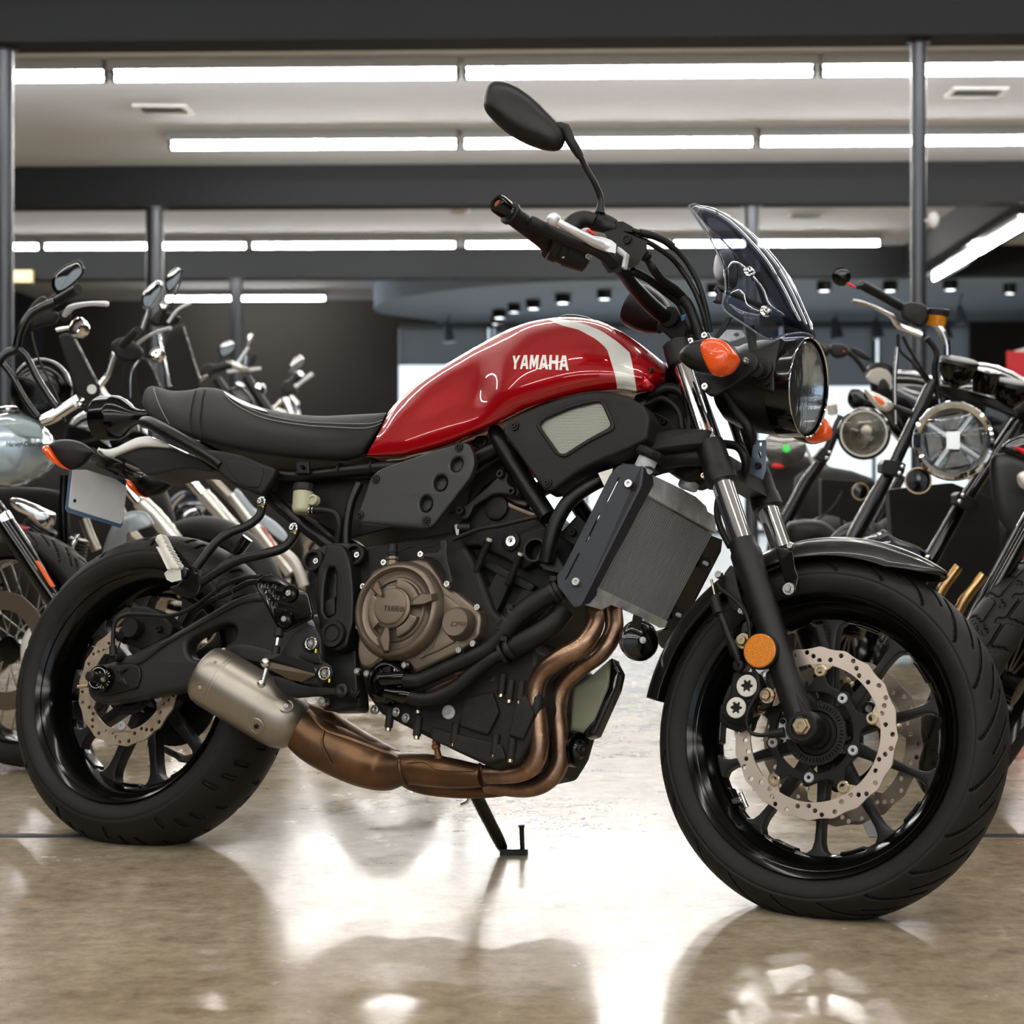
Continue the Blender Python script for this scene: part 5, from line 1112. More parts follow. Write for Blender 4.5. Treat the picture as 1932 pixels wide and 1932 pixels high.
# ---- exhaust
def elt(name, pts, m, par=bike, n=28, fl=None, sm=6):
    mb = MB(); mb.tube([BF.P(u, v, y) for u, v, y, r in pts], [p[3] for p in pts], n, sm, flat=fl); return ob(name, mb, M[m], par, 60)
box = elt('exhaust_box', [(548, 1352, -.12, .020), (556, 1362, -.115, .036), (590, 1392, -.10, .044), (640, 1418, -.08, .0465), (690, 1438, -.06, .0465), (728, 1450, -.06, .041), (750, 1452, -.07, .031), (775, 1450, -.075, .0285), (820, 1455, -.08, .0285), (862, 1460, -.085, .0255), (890, 1463, -.09, .022), (912, 1464, -.092, .019)], 'copper2')
elt('exhaust_box_top', [(575, 1335, -.10, .012), (600, 1362, -.09, .032), (650, 1400, -.07, .036), (705, 1430, -.06, .034), (745, 1440, -.06, .024)], 'copper2', box)
elt('exhaust_bridge', [(745, 1448, -.03, .02), (790, 1470, -.03, .025), (860, 1487, -.03, .018), (930, 1492, -.03, .012), (985, 1490, -.03, .006)], 'copper2', box)
for pts, r in (([(583, 1345), (612, 1377), (660, 1395), (745, 1428), (752, 1440)], .0032), ([(612, 1377), (608, 1402), (625, 1440)], .003), ([(752, 1440), (757, 1465), (768, 1482)], .0038), ([(905, 1440), (908, 1462), (914, 1484)], .003), ([(768, 1440), (800, 1438), (830, 1452), (895, 1455)], .002)):
    bt2 = BVHTree.FromPolygons([v.co + off for v in box.data.vertices], [list(p.vertices) for p in box.data.polygons])
    seam(pts, r, M['copper2'], 'weld_seam', tree=bt2, par=box)
mb = MB(); a = BF.P(*ZX(975, 645), -.09); b_ = BF.P(*ZX(957, 570), -.10); mb.lathe(a, b_ - a, [(0, .009), (.006, .009), (.006, .006), (.02, .0055), (.022, .008), (.028, .008), (.029, .0055), (.036, .005)], 14); ob('oxygen_sensor', mb, mat('rust_sensor', (148, 96, 66), .5, metal=.6), box)
elt('header_pipe', [ZX(1640, 0) + (-.10, .0165), ZX(1640, 70) + (-.11, .0165), ZX(1590, 150) + (-.12, .0168), ZX(1480, 215) + (-.125, .0168), ZX(1410, 280) + (-.12, .017), ZX(1385, 370) + (-.115, .017), ZX(1398, 500) + (-.11, .017), ZX(1402, 600) + (-.105, .017), ZX(1370, 672) + (-.10, .017), ZX(1300, 702) + (-.095, .017), ZX(1180, 706) + (-.092, .017)], 'copper')
elt('header_pipe', [ZX(1720, 0) + (-.04, .0165), ZX(1722, 90) + (-.05, .0165), ZX(1670, 180) + (-.06, .0168), ZX(1570, 255) + (-.06, .0168), ZX(1502, 330) + (-.055, .017), ZX(1482, 430) + (-.05, .017), ZX(1490, 560) + (-.045, .017), ZX(1488, 660) + (-.04, .017), ZX(1435, 735) + (-.04, .017), ZX(1340, 765) + (-.04, .017), ZX(1180, 748) + (-.04, .017)], 'copper')
mf = MB(); A, B_ = BF.P(*Z1(1080, 888), -.175), BF.P(*Z1(1530, 1155), -.12); d = B_ - A; Lm = d.length
mf.lathe(A, d, [(-.012, .012), (-.013, .035), (-.008, .05), (0, .0555), (.012, .058), (.030, .0583), (.032, .0575), (.034, .0583), (.037, .0583), (.039, .0575), (.041, .0584), (Lm * .75, .0584), (Lm * .9, .056), (Lm, .049), (Lm + .014, .036), (Lm + .022, .018)], 64)
muf = ob('muffler', mf, M['titan'], bike, 40)
mt = BVHTree.FromPolygons([v.co + off for v in muf.data.vertices], [list(p.vertices) for p in muf.data.polygons])
for x, y, r in ((1490, 1055, .013), (1335, 1160, .015)):
    q = onsurf(mt, *Z1(x, y), 0); n_ = (V((0, 0, CH)) - q).normalized(); axm = d.normalized(); n_ = (q - A); n_ = (n_ - axm * n_.dot(axm)).normalized()
    mb = MB(); mb.lathe(q - n_ * .001, n_, [(0, r * 1.12), (.0014, r * 1.0), (-.0, r * .85), (-.0008, r * .5), (-.0008, 0)], 32); dm = ob('muffler_dimple', mb, M['titan'], muf, 60)
    mb = MB(); mb.lathe(q - n_ * .001, n_, [(0, .0045), (.003, .0045), (.004, .0035), (.004, .0015), (.002, 0)], 16); ob('dimple_bolt', mb, M['alu'] if x > 1400 else M['black'], muf)
for x, y in ((1120, 826), (1040, 958), (1165, 760)):
    q = onsurf(mt, *Z1(x, y), 0)
    if q: n_ = (V((0, 0, CH)) - q).normalized(); mb = MB(); mb.lathe(q, n_, [(0, .0036), (.0015, .003), (.0018, .001), (.0005, 0)], 12); ob('band_rivet', mb, M['titan'], muf)
# ---- radiator
def sheetb(name, pts, th, m, par=bike, z=ZA, sharp=25):
    mb = MB(); mb.sheet([BF.P(*z(x, y), k) for x, y, k in pts], th); return ob(name, mb, M[m], par, sharp)
TLc, TRc, BRc, BLc = [BF.P(*ZA(x, y), k) for x, y, k in ((1262, 655, -.15), (1735, 925, .125), (1418, 1525, .125), (945, 1288, -.15))]
mb = MB(); nrm = (TRc - TLc).cross(BLc - TLc).normalized()
if nrm.dot(V((0, 0, CH)) - TLc) < 0: nrm = -nrm
mb.sheet([p - nrm * .0025 for p in (TLc, TRc, BRc, BLc)], .02); rcore = ob('radiator', mb, M['black'], bike)
ns = 37; mb = MB()
for i in range(ns):
    for hh_, dz in ((.5, 0),):
        t0, t1 = (i + .2) / ns, (i + .62) / ns
        q = [TLc.lerp(TRc, t0), TLc.lerp(TRc, t1), BLc.lerp(BRc, t1), BLc.lerp(BRc, t0)]; mb.add(q + [p - nrm * .0022 for p in q], [[0, 1, 2, 3], [0, 4, 5, 1], [1, 5, 6, 2], [2, 6, 7, 3], [3, 7, 4, 0]])
ob('cooling_fins', mb, mat('fin_metal', (150, 152, 154), .5, metal=.15), rcore, kind='stuff', wn=False)
sheetb('radiator_tank', [(1320, 520, -.13), (1470, 590, -.06), (1620, 670, .04), (1690, 735, .08), (1700, 770, .085), (1752, 800, .125), (1756, 912, .13), (1285, 650, -.15)], .03, 'alu', rcore)
sheetb('radiator_foot', [(960, 1286, -.15), (1430, 1512, .125), (1412, 1552, .125), (1380, 1556, .115), (1180, 1455, 0), (1050, 1400, -.08), (985, 1432, -.11), (870, 1400, -.165)], .03, 'alu', rcore)
sheetb('radiator_shroud', [(1720, 930, .13), (1800, 960, .16), (1790, 1040, .16), (1500, 1600, .16), (1420, 1560, .14), (1425, 1520, .13)], .012, 'gloss')
sheetb('radiator_shroud', [(1330, 1600, .11), (1440, 1560, .14), (1500, 1590, .16), (1420, 1700, .16), (1390, 1690, .15)], .006, 'gloss')
for x, y in ((1683, 1118), (1502, 1468)):
    pts = [(x - 45, y - 50), (x + 40, y - 35), (x + 45, y + 10), (x + 10, y + 50), (x - 40, y + 30)]
    sheetb('radiator_tab', [(a, b, .13) for a, b in pts], .006, 'plast', rcore); bolt(rcore, BF, *ZA(x, y), .125, .004, 'alu', 'tab_bolt', ax=tuple(BF.Ri @ nrm))
hs = [rnd(ZA([(x0 - 7, y0), (x0 + 8, y0 - 10), (x1 + 8, y1), (x1 - 7, y1 + 10)]), 1.5) for (x0, y0), (x1, y1) in (((1100, 545), (1018, 700)), ((968, 795), (882, 965)), ((830, 1058), (742, 1222)))]
g1 = plate_b('radiator_guard', ZA([(1125, 448), (1270, 468), (1255, 600), (1180, 745), (905, 1290), (850, 1400), (800, 1420), (690, 1275), (680, 1205), (735, 1130), (900, 800), (1040, 520), (1085, 468)]), -.19, .004, mat('guard_powdercoat', (34, 38, 46), .5, bump=.2, bscale=1500), 5, hs, bev=.001)
mb = MB(); mb.sheet([BF.P(*ZA(x, y), k) for x, y, k in ((1266, 466, -.19), (1330, 520, -.165), (1335, 590, -.155), (1245, 700, -.15), (955, 1285, -.15), (950, 1335, -.155), (905, 1388, -.17), (845, 1405, -.19), (905, 1290, -.19), (1180, 745, -.19), (1252, 600, -.19))], .004); ob('guard_lip', mb, MATS['guard_powdercoat'], g1, 30)
plate_b('guard_top', ZA([(1118, 440), (1312, 462), (1310, 478), (1120, 458)]), -.185, .04, MATS['guard_powdercoat'], 1, par=g1)
for x, y in ((1170, 583), (815, 1245)): bolt(g1, BF, *ZA(x, y), -.192, .0082, 'bolt', 'guard_bolt', .005)
a, b_ = BF.P(*ZA(1275, 465), -.17), BF.P(*ZA(1318, 375), -.17); d = b_ - a
mb = MB(); mb.lathe(a, d, [(-.01, .017), (d.length * .6, .017)], 24); nk = ob('filler_neck', mb, M['alu'], rcore); mb = MB(); mb.lathe(b_ - d.normalized() * .006, d, [(-.005, .0225), (0, .026), (.006, .0265), (.010, .025), (.012, .02), (.013, 0)], 10); ob('radiator_cap', mb, M['cast'], nk, 20)
mb = MB(); mb.cyl(BF.P(*ZA(1560, 620), -.02), BF.P(*ZA(1590, 540), -.02), .018); ob('tank_outlet', mb, M['alu'], rcore)
tube_b('radiator_hose', [ZA(1600, 560) + (-.02,), ZA(1640, 500) + (-.02,), ZA(1600, 440) + (-.03,), ZA(1500, 430) + (-.05,), ZA(1400, 440) + (-.08,), ZA(1300, 470) + (-.1,)], .019, 'hose')
for x, y in ((1643, 441), (1677, 530)): bolt(bike, BF, *ZA(x, y), -.07, .0055, 'bolt2', 'clamp_bolt', .006)
sheetb('heat_foil', [(960, 510, -.16), (1060, 478, -.16), (1050, 520, -.16), (1005, 605, -.16)], .002, 'whitem')
plate_b('frame_plate', ZA([(690, 930), (820, 790), (880, 850), (800, 1000), (700, 945)]), -.13, .004, 'cast', 3); bolt(bike, BF, *ZA(792, 912), -.133, .007, 'cast', 'plate_bolt')
# horn
nx = tuple(BF.Ri @ V((.15, -1, -.1)).normalized())
a = BF.P(*ZA(1240, 1640), -.05); axh = (BF.R @ V((.75, -.65, -.05))).normalized(); mb = MB(); mb.lathe(a, axh, [(-.022, .02), (-.02, .030), (0, .0345), (.003, .0345), (.004, .032), (.008, .028), (.012, .01), (.012, 0)], 40); hn = ob('horn', mb, M['gloss'], bike)
mb = MB(); mb.lathe(a, axh, [(-.004, .0345), (-.004, .036), (.002, .036), (.002, .0345)], 40, True); ob('horn_rim', mb, M['chrome'], hn); mb = MB(); mb.lathe(a + axh * .011, axh, [(0, .006), (.003, .006), (.004, .004), (.004, 0)], 16); ob('horn_bolt', mb, M['alu'], hn)
sheetb('horn_bracket', [(1200, 1465, -.08), (1260, 1490, -.07), (1240, 1600, -.06), (1180, 1580, -.07)], .004, 'frame')
# overflow tank and oil filter ahead of the pipes
mb = MB(); mb.plate(BF, ZX([(1540, 330), (1620, 280), (1700, 210), (1712, 300), (1650, 480), (1600, 530), (1530, 520)]), -.03, .03, bev=.008); ob('overflow_tank', mb, mat('overflow_plastic', (132, 132, 112), .45, trans=.15), bike, 50)
plate_b('overflow_guard', ZX([(1712, 205), (1746, 270), (1730, 340), (1640, 540), (1600, 552), (1590, 525), (1640, 470), (1700, 330)]), -.035, .03, 'gloss', 3)
disc_b('oil_filter', *ZX(1555, 600), -.02, [(-.06, .028), (0, .031), (.01, .031), (.012, .028), (.012, .018), (.018, .012), (.018, 0)], 'gloss', ax=(.95, -.25, 0)); disc_b('filter_nut', *ZX(1580, 598), -.045, [(0, .008), (.006, .008), (.007, .005), (.004, 0)], 'black', ax=(.8, -.6, 0))
mb = MB(); mb.lathe(BF.P(*ZX(1330, 560), .0), BF.d((1, -.15, 0)), [(.004 * k, .030 + (.002 if k % 2 else 0)) for k in range(13)], 32); ob('oil_cooler', mb, M['cast'], eng)
# ---- side stand
foot = W(965, 1611, CH * FP / (1611 - HY)); foot.z = .006
top_ = BF.P(893, 1488, .07)
mid = foot.lerp(top_, .08)
st_o = MB(); knee = W(948, 1604, foot.y - .0); knee.z = .012
st_o.tube([top_ + V((0, 0, .03)), top_, top_.lerp(knee, .8), knee], [.0125, .0125, .0115, .010], 14, 3); ss = ob('side_stand', st_o, M['gloss'], bike, 50)
mb = MB(); f0 = W(943, 1608, foot.y); f1 = W(996, 1603, foot.y); f0.z = f1.z = 0; mb.hull([p + V((0, dy, dz)) for p in (f0, f1) for dy in (-.016, .02) for dz in (0, .012)]); ob('stand_foot', mb, M['gloss'], ss)
mb = MB(); a = W(986, 1602, foot.y); a.z = .004; b_ = W(984, 1562, foot.y); mb.cyl(a, b_, .0045); mb.cyl(b_, b_ + V((0, 0, .006)), .006); ob('stand_peg', mb, M['gloss'], ss)
mb = MB(); a = BF.P(862, 1500, .05); b_ = BF.P(885, 1497, .05); d = b_ - a; _, e1, e2 = basis(d); mb.tube([a + d * t / 50 + (e1 * math.cos(t * .8) + e2 * math.sin(t * .8)) * .005 for t in range(51)], .0012, 6, 1); ob('stand_spring', mb, M['bolt'], ss)
mb = MB(); mb.tube([BF.P(870, 1518, .05), BF.P(882, 1512, .05), BF.P(888, 1500, .05)], .003, 8, 3); ob('spring_hook', mb, M['bolt'], ss)
# ---------------------------------------------------------------- front end (steered)
def tube_s(name, pts, r, m='frame', n=16, mir=False, par=bike, sm=5, flat=None): return tube_b(name, pts, r, m, SF, n, mir, par, sm, flat)
FY = .1
a0 = SF.L(1283, 668, -FY); a1 = SF.L(1515, 1371, -FY)
dv = (a1 - a0).normalized(); LT = (a1 - a0).length
def fk(u, v):   # distance down the fork leg of the point seen at (u,v)
    return (SF.L(u, v, -FY) - a0).dot(dv)
t_top, t_c1, t_c2, t_low = fk(1290, 690), fk(1345, 848), fk(1368, 890), fk(1405, 1030)
for sg in (-1, 1):
    A0 = SF.w(V((a0.x, sg * FY, a0.z))); ax = SF.d(dv)
    mb = MB(); mb.lathe(A0, ax, [(-.004, .0192), (t_low + .05, .0192)], 32); ft = ob('fork_tube', mb, M['chrome'], bike)
    mb = MB(); mb.lathe(A0, ax, [(t_low - .012, .0195), (t_low - .010, .0235), (t_low + .006, .0235), (t_low + .012, .0265), (t_low + .03, .0268), (t_low + .034, .0245), (LT * .75, .0238), (LT - .045, .0232), (LT + .0, .022)], 36)
    q = V((a1.x, sg * FY, a1.z)); o = SF.w(q)
    mb.lathe(o + SF.d((0, sg, 0)) * .010, SF.d((0, -sg, 0)), [(0, .026), (.004, .028), (.034, .028), (.044, .026), (.05, .020)], 36); lg = ob('fork_leg', mb, M['satin'], bike, 50)
    mb = MB(); mb.lathe(A0, ax, [(t_c1 - .014, .0195), (t_c1 - .014, .024), (t_c1 + .004, .025), (t_c2 - .012, .025), (t_c2 - .01, .0265), (t_c2 + .008, .028), (t_c2 + .016, .028), (t_c2 + .018, .0195)], 32); ob('lower_clamp', mb, M['satin'], bike, 40)
    mb = MB(); mb.lathe(A0, ax, [(-.02, .014), (-.02, .026), (.022, .0275), (.022, .0195)], 32); mb.lathe(A0 - ax * .021, -ax, [(0, .0165), (.004, .0165), (.006, .013), (.006, 0)], 24); ob('top_clamp', mb, M['satin'], bike, 40)
    mb = MB(); 
    for r_, dx in ((.026, .03), (.028, -.035)):
        mb.hull([SF.w(V((a1.x + dx * .35 + i * .003, sg * (FY + j), a1.z + .02))) for i in (-1, 1) for j in (.008, .022)] + [SF.w(V((a1.x + dx * .35 - dv.x * .075, sg * (FY + .018), a1.z - dv.z * .075)))])
    ob('leg_rib', mb, M['satin'], lg)
for k in range(5):
    pass
mb = MB(); mb.hull([SF.w(a0 + dv * t + V((dx, dy, 0))) for t in (-.018, .018) for dx in (-.022, .02) for dy in (.02, 2 * FY - .02)]); ob('top_yoke', mb, M['cast'], bike)
mb = MB(); mb.hull([SF.w(a0 + dv * t + V((dx, dy, 0))) for t in (t_c1, t_c2) for dx in (-.03, .015) for dy in (.015, 2 * FY - .015)]); ob('lower_yoke', mb, M['cast'], bike)
mb = MB(); q0 = a0 + dv * (-.01) + V((-.045, FY, 0)); q1 = a0 + dv * t_c1 + V((-.04, FY, 0)); mb.cyl(SF.w(q0), SF.w(q1), .028, 28); ob('steering_tube', mb, M['satin'], bike)
oc = SF.P(1516, 1371.5, -FY - .015); ax = SF.d((0, -1, 0))
mb = MB(); mb.lathe(oc, ax, [(0, .0255), (.006, .0255), (.008, .0235), (.008, .019), (.004, .0185), (.004, 0)], 12); nb = ob('axle_boot', mb, M['hose'], bike, 40)
mb = MB(); mb.lathe(oc + ax * .004, ax, [(0, .0145), (.003, .0145), (.003, .0125), (.014, .0125), (.0155, .011), (.0155, .006), (.004, .006), (.004, 0)], 6); ob('axle_nut', mb, M['bolt2'], nb, 20)
# caliper, reflector, brake line, sensor
cal = MB(); cal.plate(SF, rnd(ZF([(830, 1200), (930, 1190), (1080, 1200), (1140, 1330), (1150, 1420), (1060, 1480), (1010, 1560), (990, 1660), (880, 1740), (780, 1720), (700, 1650), (740, 1550), (800, 1440), (810, 1320)]), 6), -.108, .03, bev=.006)
cal.plate(SF, rnd(ZF([(700, 1540), (800, 1500), (1000, 1640), (960, 1780), (870, 1820), (740, 1770), (690, 1700)]), 5), -.085, .05, bev=.005); cl = ob('front_caliper', cal, M['cast'], bike, 50)
mb = MB(); mb.plate(SF, rnd(ZF([(700, 1540), (830, 1200), (1090, 1230), (1150, 1420), (960, 1780), (740, 1770)]), 5), .06, .045, bev=.006); ob('front_caliper', mb, M['cast'], bike, 50)
for x, y, r in ((1000, 1350, .0182), (888, 1578, .0172)):
    o = SF.P(*ZF(x, y), -.110); star = []
    for i in range(48): a = 2 * PI * i / 48; star.append(.0085 + .0022 * math.cos(6 * a))
    mb = MB(); mb.lathe(o + SF.d((0, 1, 0)) * .002, SF.d((0, -1, 0)), [(0, r * 1.12), (.004, r * 1.1), (.004, r * 1.02)], 36); ob('piston_seat', mb, M['cast'], cl)
    q = SF.loc(o); mb = MB(); mb.flat(SF, [(q.x + r * math.cos(2 * PI * i / 48), q.z + r * math.sin(2 * PI * i / 48)) for i in range(48)], q.y - .005, .006, [[(q.x + star[i] * math.cos(2 * PI * i / 48), q.z + star[i] * math.sin(2 * PI * i / 48)) for i in range(48)]], bev=.0006); ob('piston_cap', mb, M['whitem'], cl)
    mb = MB(); mb.lathe(o + SF.d((0, 1, 0)) * .001, SF.d((0, -1, 0)), [(0, .011), (.001, 0)], 24); ob('cap_recess', mb, mat('recess_metal', (160, 155, 145), .5, metal=.5), cl)
for x, y, mk_ in ((1200, 1448, (1258, 1462)), (948, 880, (905, 860))):
    bolt(bike, SF, *ZF(x, y), -.112, .0085, 'bolt2', 'caliper_bolt', .008, ring=True); mb = MB(); mb.ball(SF.P(*ZF(*mk_), -.118), .0022, 8); ob('paint_mark', mb, M['redp'], bike)
plate_b('caliper_bracket', ZF([(1180, 1210), (1260, 1150), (1300, 1290), (1260, 1390), (1220, 1370), (1180, 1300)]), -.11, .006, 'satin', 4, F=SF)
plate_b('caliper_arm', ZF([(1100, 1480), (1160, 1380), (1270, 1400), (1230, 1560), (1150, 1610), (1080, 1590), (1130, 1550), (1160, 1500)]), -.108, .012, 'cast', 4, F=SF)
plate_b('line_bracket', ZF([(915, 830), (940, 700), (1000, 650), (1050, 700), (1020, 830), (1000, 860), (980, 780), (960, 860)]), -.11, .004, 'satin', 3, F=SF)
o = SF.P(*ZF(1145, 990), -.128); axr = SF.d((.0, -1, 0)); mb = MB(); mb.lathe(o, axr, [(0, .02), (0, .0305), (.006, .0305), (.008, .029), (.008, 0)], 40); rf = ob('side_reflector', mb, M['black'], bike)
mb = MB(); mb.lathe(o + axr * .006, axr, [(0, .0278), (.0035, .0278), (.005, .026), (.0055, 0)], 40); ob('reflector_lens', mb, M['reflect'], rf)
tube_s('brake_hose', [ZF(620, 240) + (-.10,), ZF(640, 330) + (-.105,), ZF(655, 410) + (-.11,)], .0022, mat('brake_pipe', (120, 112, 80), .4, metal=.6).name and 'bolt2')
tube_s('brake_hose', [ZF(655, 410) + (-.11,), ZF(700, 560) + (-.115,), ZF(760, 720) + (-.12,), ZF(820, 880) + (-.122,), ZF(880, 1020) + (-.122,), ZF(910, 1110) + (-.12,)], .0062, 'hose')
for x0, y0, x1, y1, r in ((650, 430, 700, 600, .0098), (820, 880, 870, 1030, .0085)):
    a, b_ = SF.P(*ZF(x0, y0), -.112), SF.P(*ZF(x1, y1), -.118); d = b_ - a; mb = MB(); mb.lathe(a, d, [(d.length * k / 8, r * (1 if k % 2 else .88)) for k in range(9)], 18); ob('hose_sleeve', mb, M['hose'], bike)
disc_b('banjo_bolt', *ZF(915, 1140), -.115, [(0, .0098), (.008, .0095), (.010, .007), (.010, .0045), (.006, 0)], 'hose', F=SF)
tube_s('sensor_wire', [ZF(680, 270) + (-.10,), ZF(720, 340) + (-.105,), ZF(860, 450) + (-.11,), ZF(970, 580) + (-.118,), ZF(1010, 700) + (-.122,), ZF(1020, 830) + (-.12,), ZF(1050, 1150) + (-.125,), ZF(1100, 1250) + (-.125,), ZF(1110, 1400) + (-.125,), ZF(1040, 1530) + (-.125,), ZF(985, 1680) + (-.125,), ZF(1020, 1820) + (-.12,), ZF(1120, 1860) + (-.115,), ZF(1260, 1850) + (-.11,), ZF(1350, 1835) + (-.108,)], .0032, 'hose')
tube_s('sensor_plug', [ZF(1230, 1855) + (-.11,), ZF(1380, 1830) + (-.106,)], [.0062, .0088], 'hose')
plate_b('sensor_tab', ZF([(1330, 1700), (1365, 1675), (1400, 1700), (1418, 1800), (1440, 1880), (1380, 1915), (1320, 1870), (1315, 1790)]), -.1, .003, 'alu', 4, F=SF); bolt(bike, SF, *ZF(1362, 1715), -.102, .0045, 'cast', 'tab_bolt')
# ---- mudguard
cw = (1.405, .2882)
def fang(u, v, y=-.06): q = SF.L(u, v, y); return math.atan2(q.z - cw[1], q.x - cw[0])
aF = fang(1742, 1098, -.06); aR = fang(1236, 1318, -.06)
rows = []
for i in range(61):
    t = i / 60; a = aF + (aR - aF) * t; rc = .336 + (.0 if t > .1 else 0); w = .064 + .010 * math.sin(PI * min(1, t * 1.1)); tt = min(1, t / .12); w *= .3 + .7 * math.sqrt(1 - (1 - tt) ** 2)
    er = .008 + .032 * tt ** .7
    row = []
    for j in range(25):
        s = -1 + j / 12; k = abs(s); r = rc - er * k ** 2.6 - (.004 if .45 < k < .52 else 0); row.append(SF.w(cw[0] + r * math.cos(a), w * math.sin(s * PI / 2 * .98) if 0 else w * s * (1 - .08 * k), cw[1] + r * math.sin(a)))
    rows.append(row)
mb = MB(); mb.grid(rows); o_ = len(mb.v)
inner_ = [[SF.w((lambda q: V((cw[0] + (q.x - cw[0]) * .991, q.y * .985, cw[1] + (q.z - cw[1]) * .991)))(SF.loc(p))) for p in r] for r in rows]; mb.grid(inner_)
nr, nc = 61, 25
for i in range(nr - 1):
    for j in (0, nc - 1): mb.f.append([i * nc + j, (i + 1) * nc + j, o_ + (i + 1) * nc + j, o_ + i * nc + j]); mb.m.append(0)
for j in range(nc - 1):
    for i in (0, nr - 1): mb.f.append([i * nc + j, i * nc + j + 1, o_ + i * nc + j + 1, o_ + i * nc + j]); mb.m.append(0)
fd = ob('front_mudguard', mb, mat('mudguard_black', 26, .3, coat=.3), bike, 60)
ZY_ = ZY
plate_b('mudguard_stay', ZY([(90, 680), (190, 690), (215, 700), (235, 830), (262, 900), (240, 1010), (190, 1035), (160, 990), (165, 960), (120, 800)]), -.09, .004, 'gloss', 3, F=SF, par=fd); bolt(fd, SF, *ZY(188, 985), -.093, .0068, 'bolt', 'stay_bolt', .006, ring=True); bolt(fd, SF, *ZY(205, 668), -.09, .006, 'bolt', 'stay_bolt', .006)
plate_b('mudguard_skirt', ZF([(745, 180), (820, 80), (860, 130), (900, 330), (950, 500), (1000, 560), (960, 640), (900, 590), (820, 540), (770, 400)]), -.082, .004, 'satin', 5, F=SF, par=fd); bolt(fd, SF, *ZF(935, 570), -.09, .006, 'bolt', 'stay_bolt'); bolt(fd, SF, *ZF(700, 190), -.09, .007, 'bolt', 'stay_bolt')
# ---- headlamp
hl_c = SF.P(1514, 731, 0.0); q = SF.loc(hl_c)
axh = SF.d((1, 0, -.06)); _ = None
RB = .093
def hlat(prof, n=64, **k): m_ = MB(); m_.lathe(hl_c, axh, [(h_, r_ * .935) for h_, r_ in prof], n, **k); return m_
shell = ob('headlamp', hlat([(-.155, .03), (-.150, .05), (-.135, .068), (-.11, .08), (-.09, .0865), (-.06, .0895), (-.034, .0905), (-.032, .0905)]), M['satin'], bike, 30)
ob('headlamp_ring', hlat([(-.036, .088), (-.034, .0925), (-.02, .0935), (.010, .0945), (.013, .0935), (.012, .0915), (.008, .0905), (-.004, .0895), (-.02, .088)], close=True), M['gloss'], shell, 30)
ob('ring_edge', hlat([(.0118, .0905), (.0135, .0925), (.0125, .0938), (.010, .0938), (.0105, .0925)], close=True), M['chrome'], shell, 60)
ob('reflector_bowl', hlat([(-.050, .01), (-.046, .03), (-.036, .052), (-.018, .072), (.000, .087)], c1=False), M['refl'], shell, 180)
mb = hlat([(-.05, .0), (-.05, .009), (-.03, .009), (-.028, .006), (-.022, .006), (-.02, 0)], 24); mb.box(Frame(BR @ _S, hl_c - axh * .03), (0, 0, -.012), (.012, .03, .004)); ob('bulb_shield', mb, M['chrome'], shell)
ob('headlamp_lens', hlat([(.002, .0895)] + [(.004 + .014 * math.cos(k / 20 * PI / 2) * (1 + .04 * (k % 2)), .0885 * math.sin(k / 20 * PI / 2)) for k in range(20, 0, -1)] + [(.018, 0)]), mat('headlamp_glass', (238, 244, 250), .03, trans=.97, ior=1.4, bump=.5, bscale=60, stretch=(1, 1, .3)), shell, 180)
plate_b('headlamp_side_cover', ZN([(990, 440), (1080, 420), (1200, 360), (1250, 330), (1215, 500), (1200, 620), (1200, 735), (1100, 710), (1000, 640), (985, 560)]), -.088, .02, 'satin', 5, F=SF)
disc_b('headlamp_pivot', *ZN(1115, 570), -.088, [(0, .019), (.006, .019), (.008, .017), (.008, .012), (.012, .0115), (.012, 0)], 'plast', F=SF)
mb = MB(); mb.cyl(SF.P(*ZN(1060, 570), -.12), SF.P(*ZN(1110, 575), -.09), .0135); ob('pivot_spacer', mb, M['plast'], bike); bolt(bike, SF, *ZN(1145, 668), -.095, .0045, 'satin', 'cover_screw', .003)
plate_b('lamp_stay', ZN([(615, 590), (760, 520), (880, 450), (1000, 440), (1060, 460), (1085, 500), (1070, 560), (960, 640), (870, 700), (780, 755), (730, 765), (680, 720), (655, 660)]), -.128, .008, 'satin', 6, F=SF)
for x, y in ((997, 508), (700, 695)): bolt(bike, SF, *ZN(x, y), -.131, .0068, 'bolt', 'stay_bolt', .005)
signal(SF, ZN([(520, 478), (560, 420), (640, 375), (760, 350), (860, 360), (920, 420), (935, 480), (900, 560), (800, 605), (700, 605), (610, 575), (545, 530)]), ZN([(678, 410), (720, 362), (770, 350), (850, 365), (910, 420), (936, 490), (900, 560), (850, 600), (775, 617), (735, 580), (695, 500)]), -.19, .03, .03)
mb = MB(); mb.cyl(SF.P(*ZN(800, 500), -.16), SF.P(*ZN(860, 520), -.125), .010); ob('signal_stalk', mb, M['plast'], bike)
signal(SF, [(1480, 800), (1510, 785), (1545, 792), (1567, 812), (1560, 828), (1530, 838), (1490, 822)], [(1516, 824), (1540, 812), (1556, 788), (1569, 808), (1567, 825), (1550, 834), (1529, 836)], .17, .018, .015)
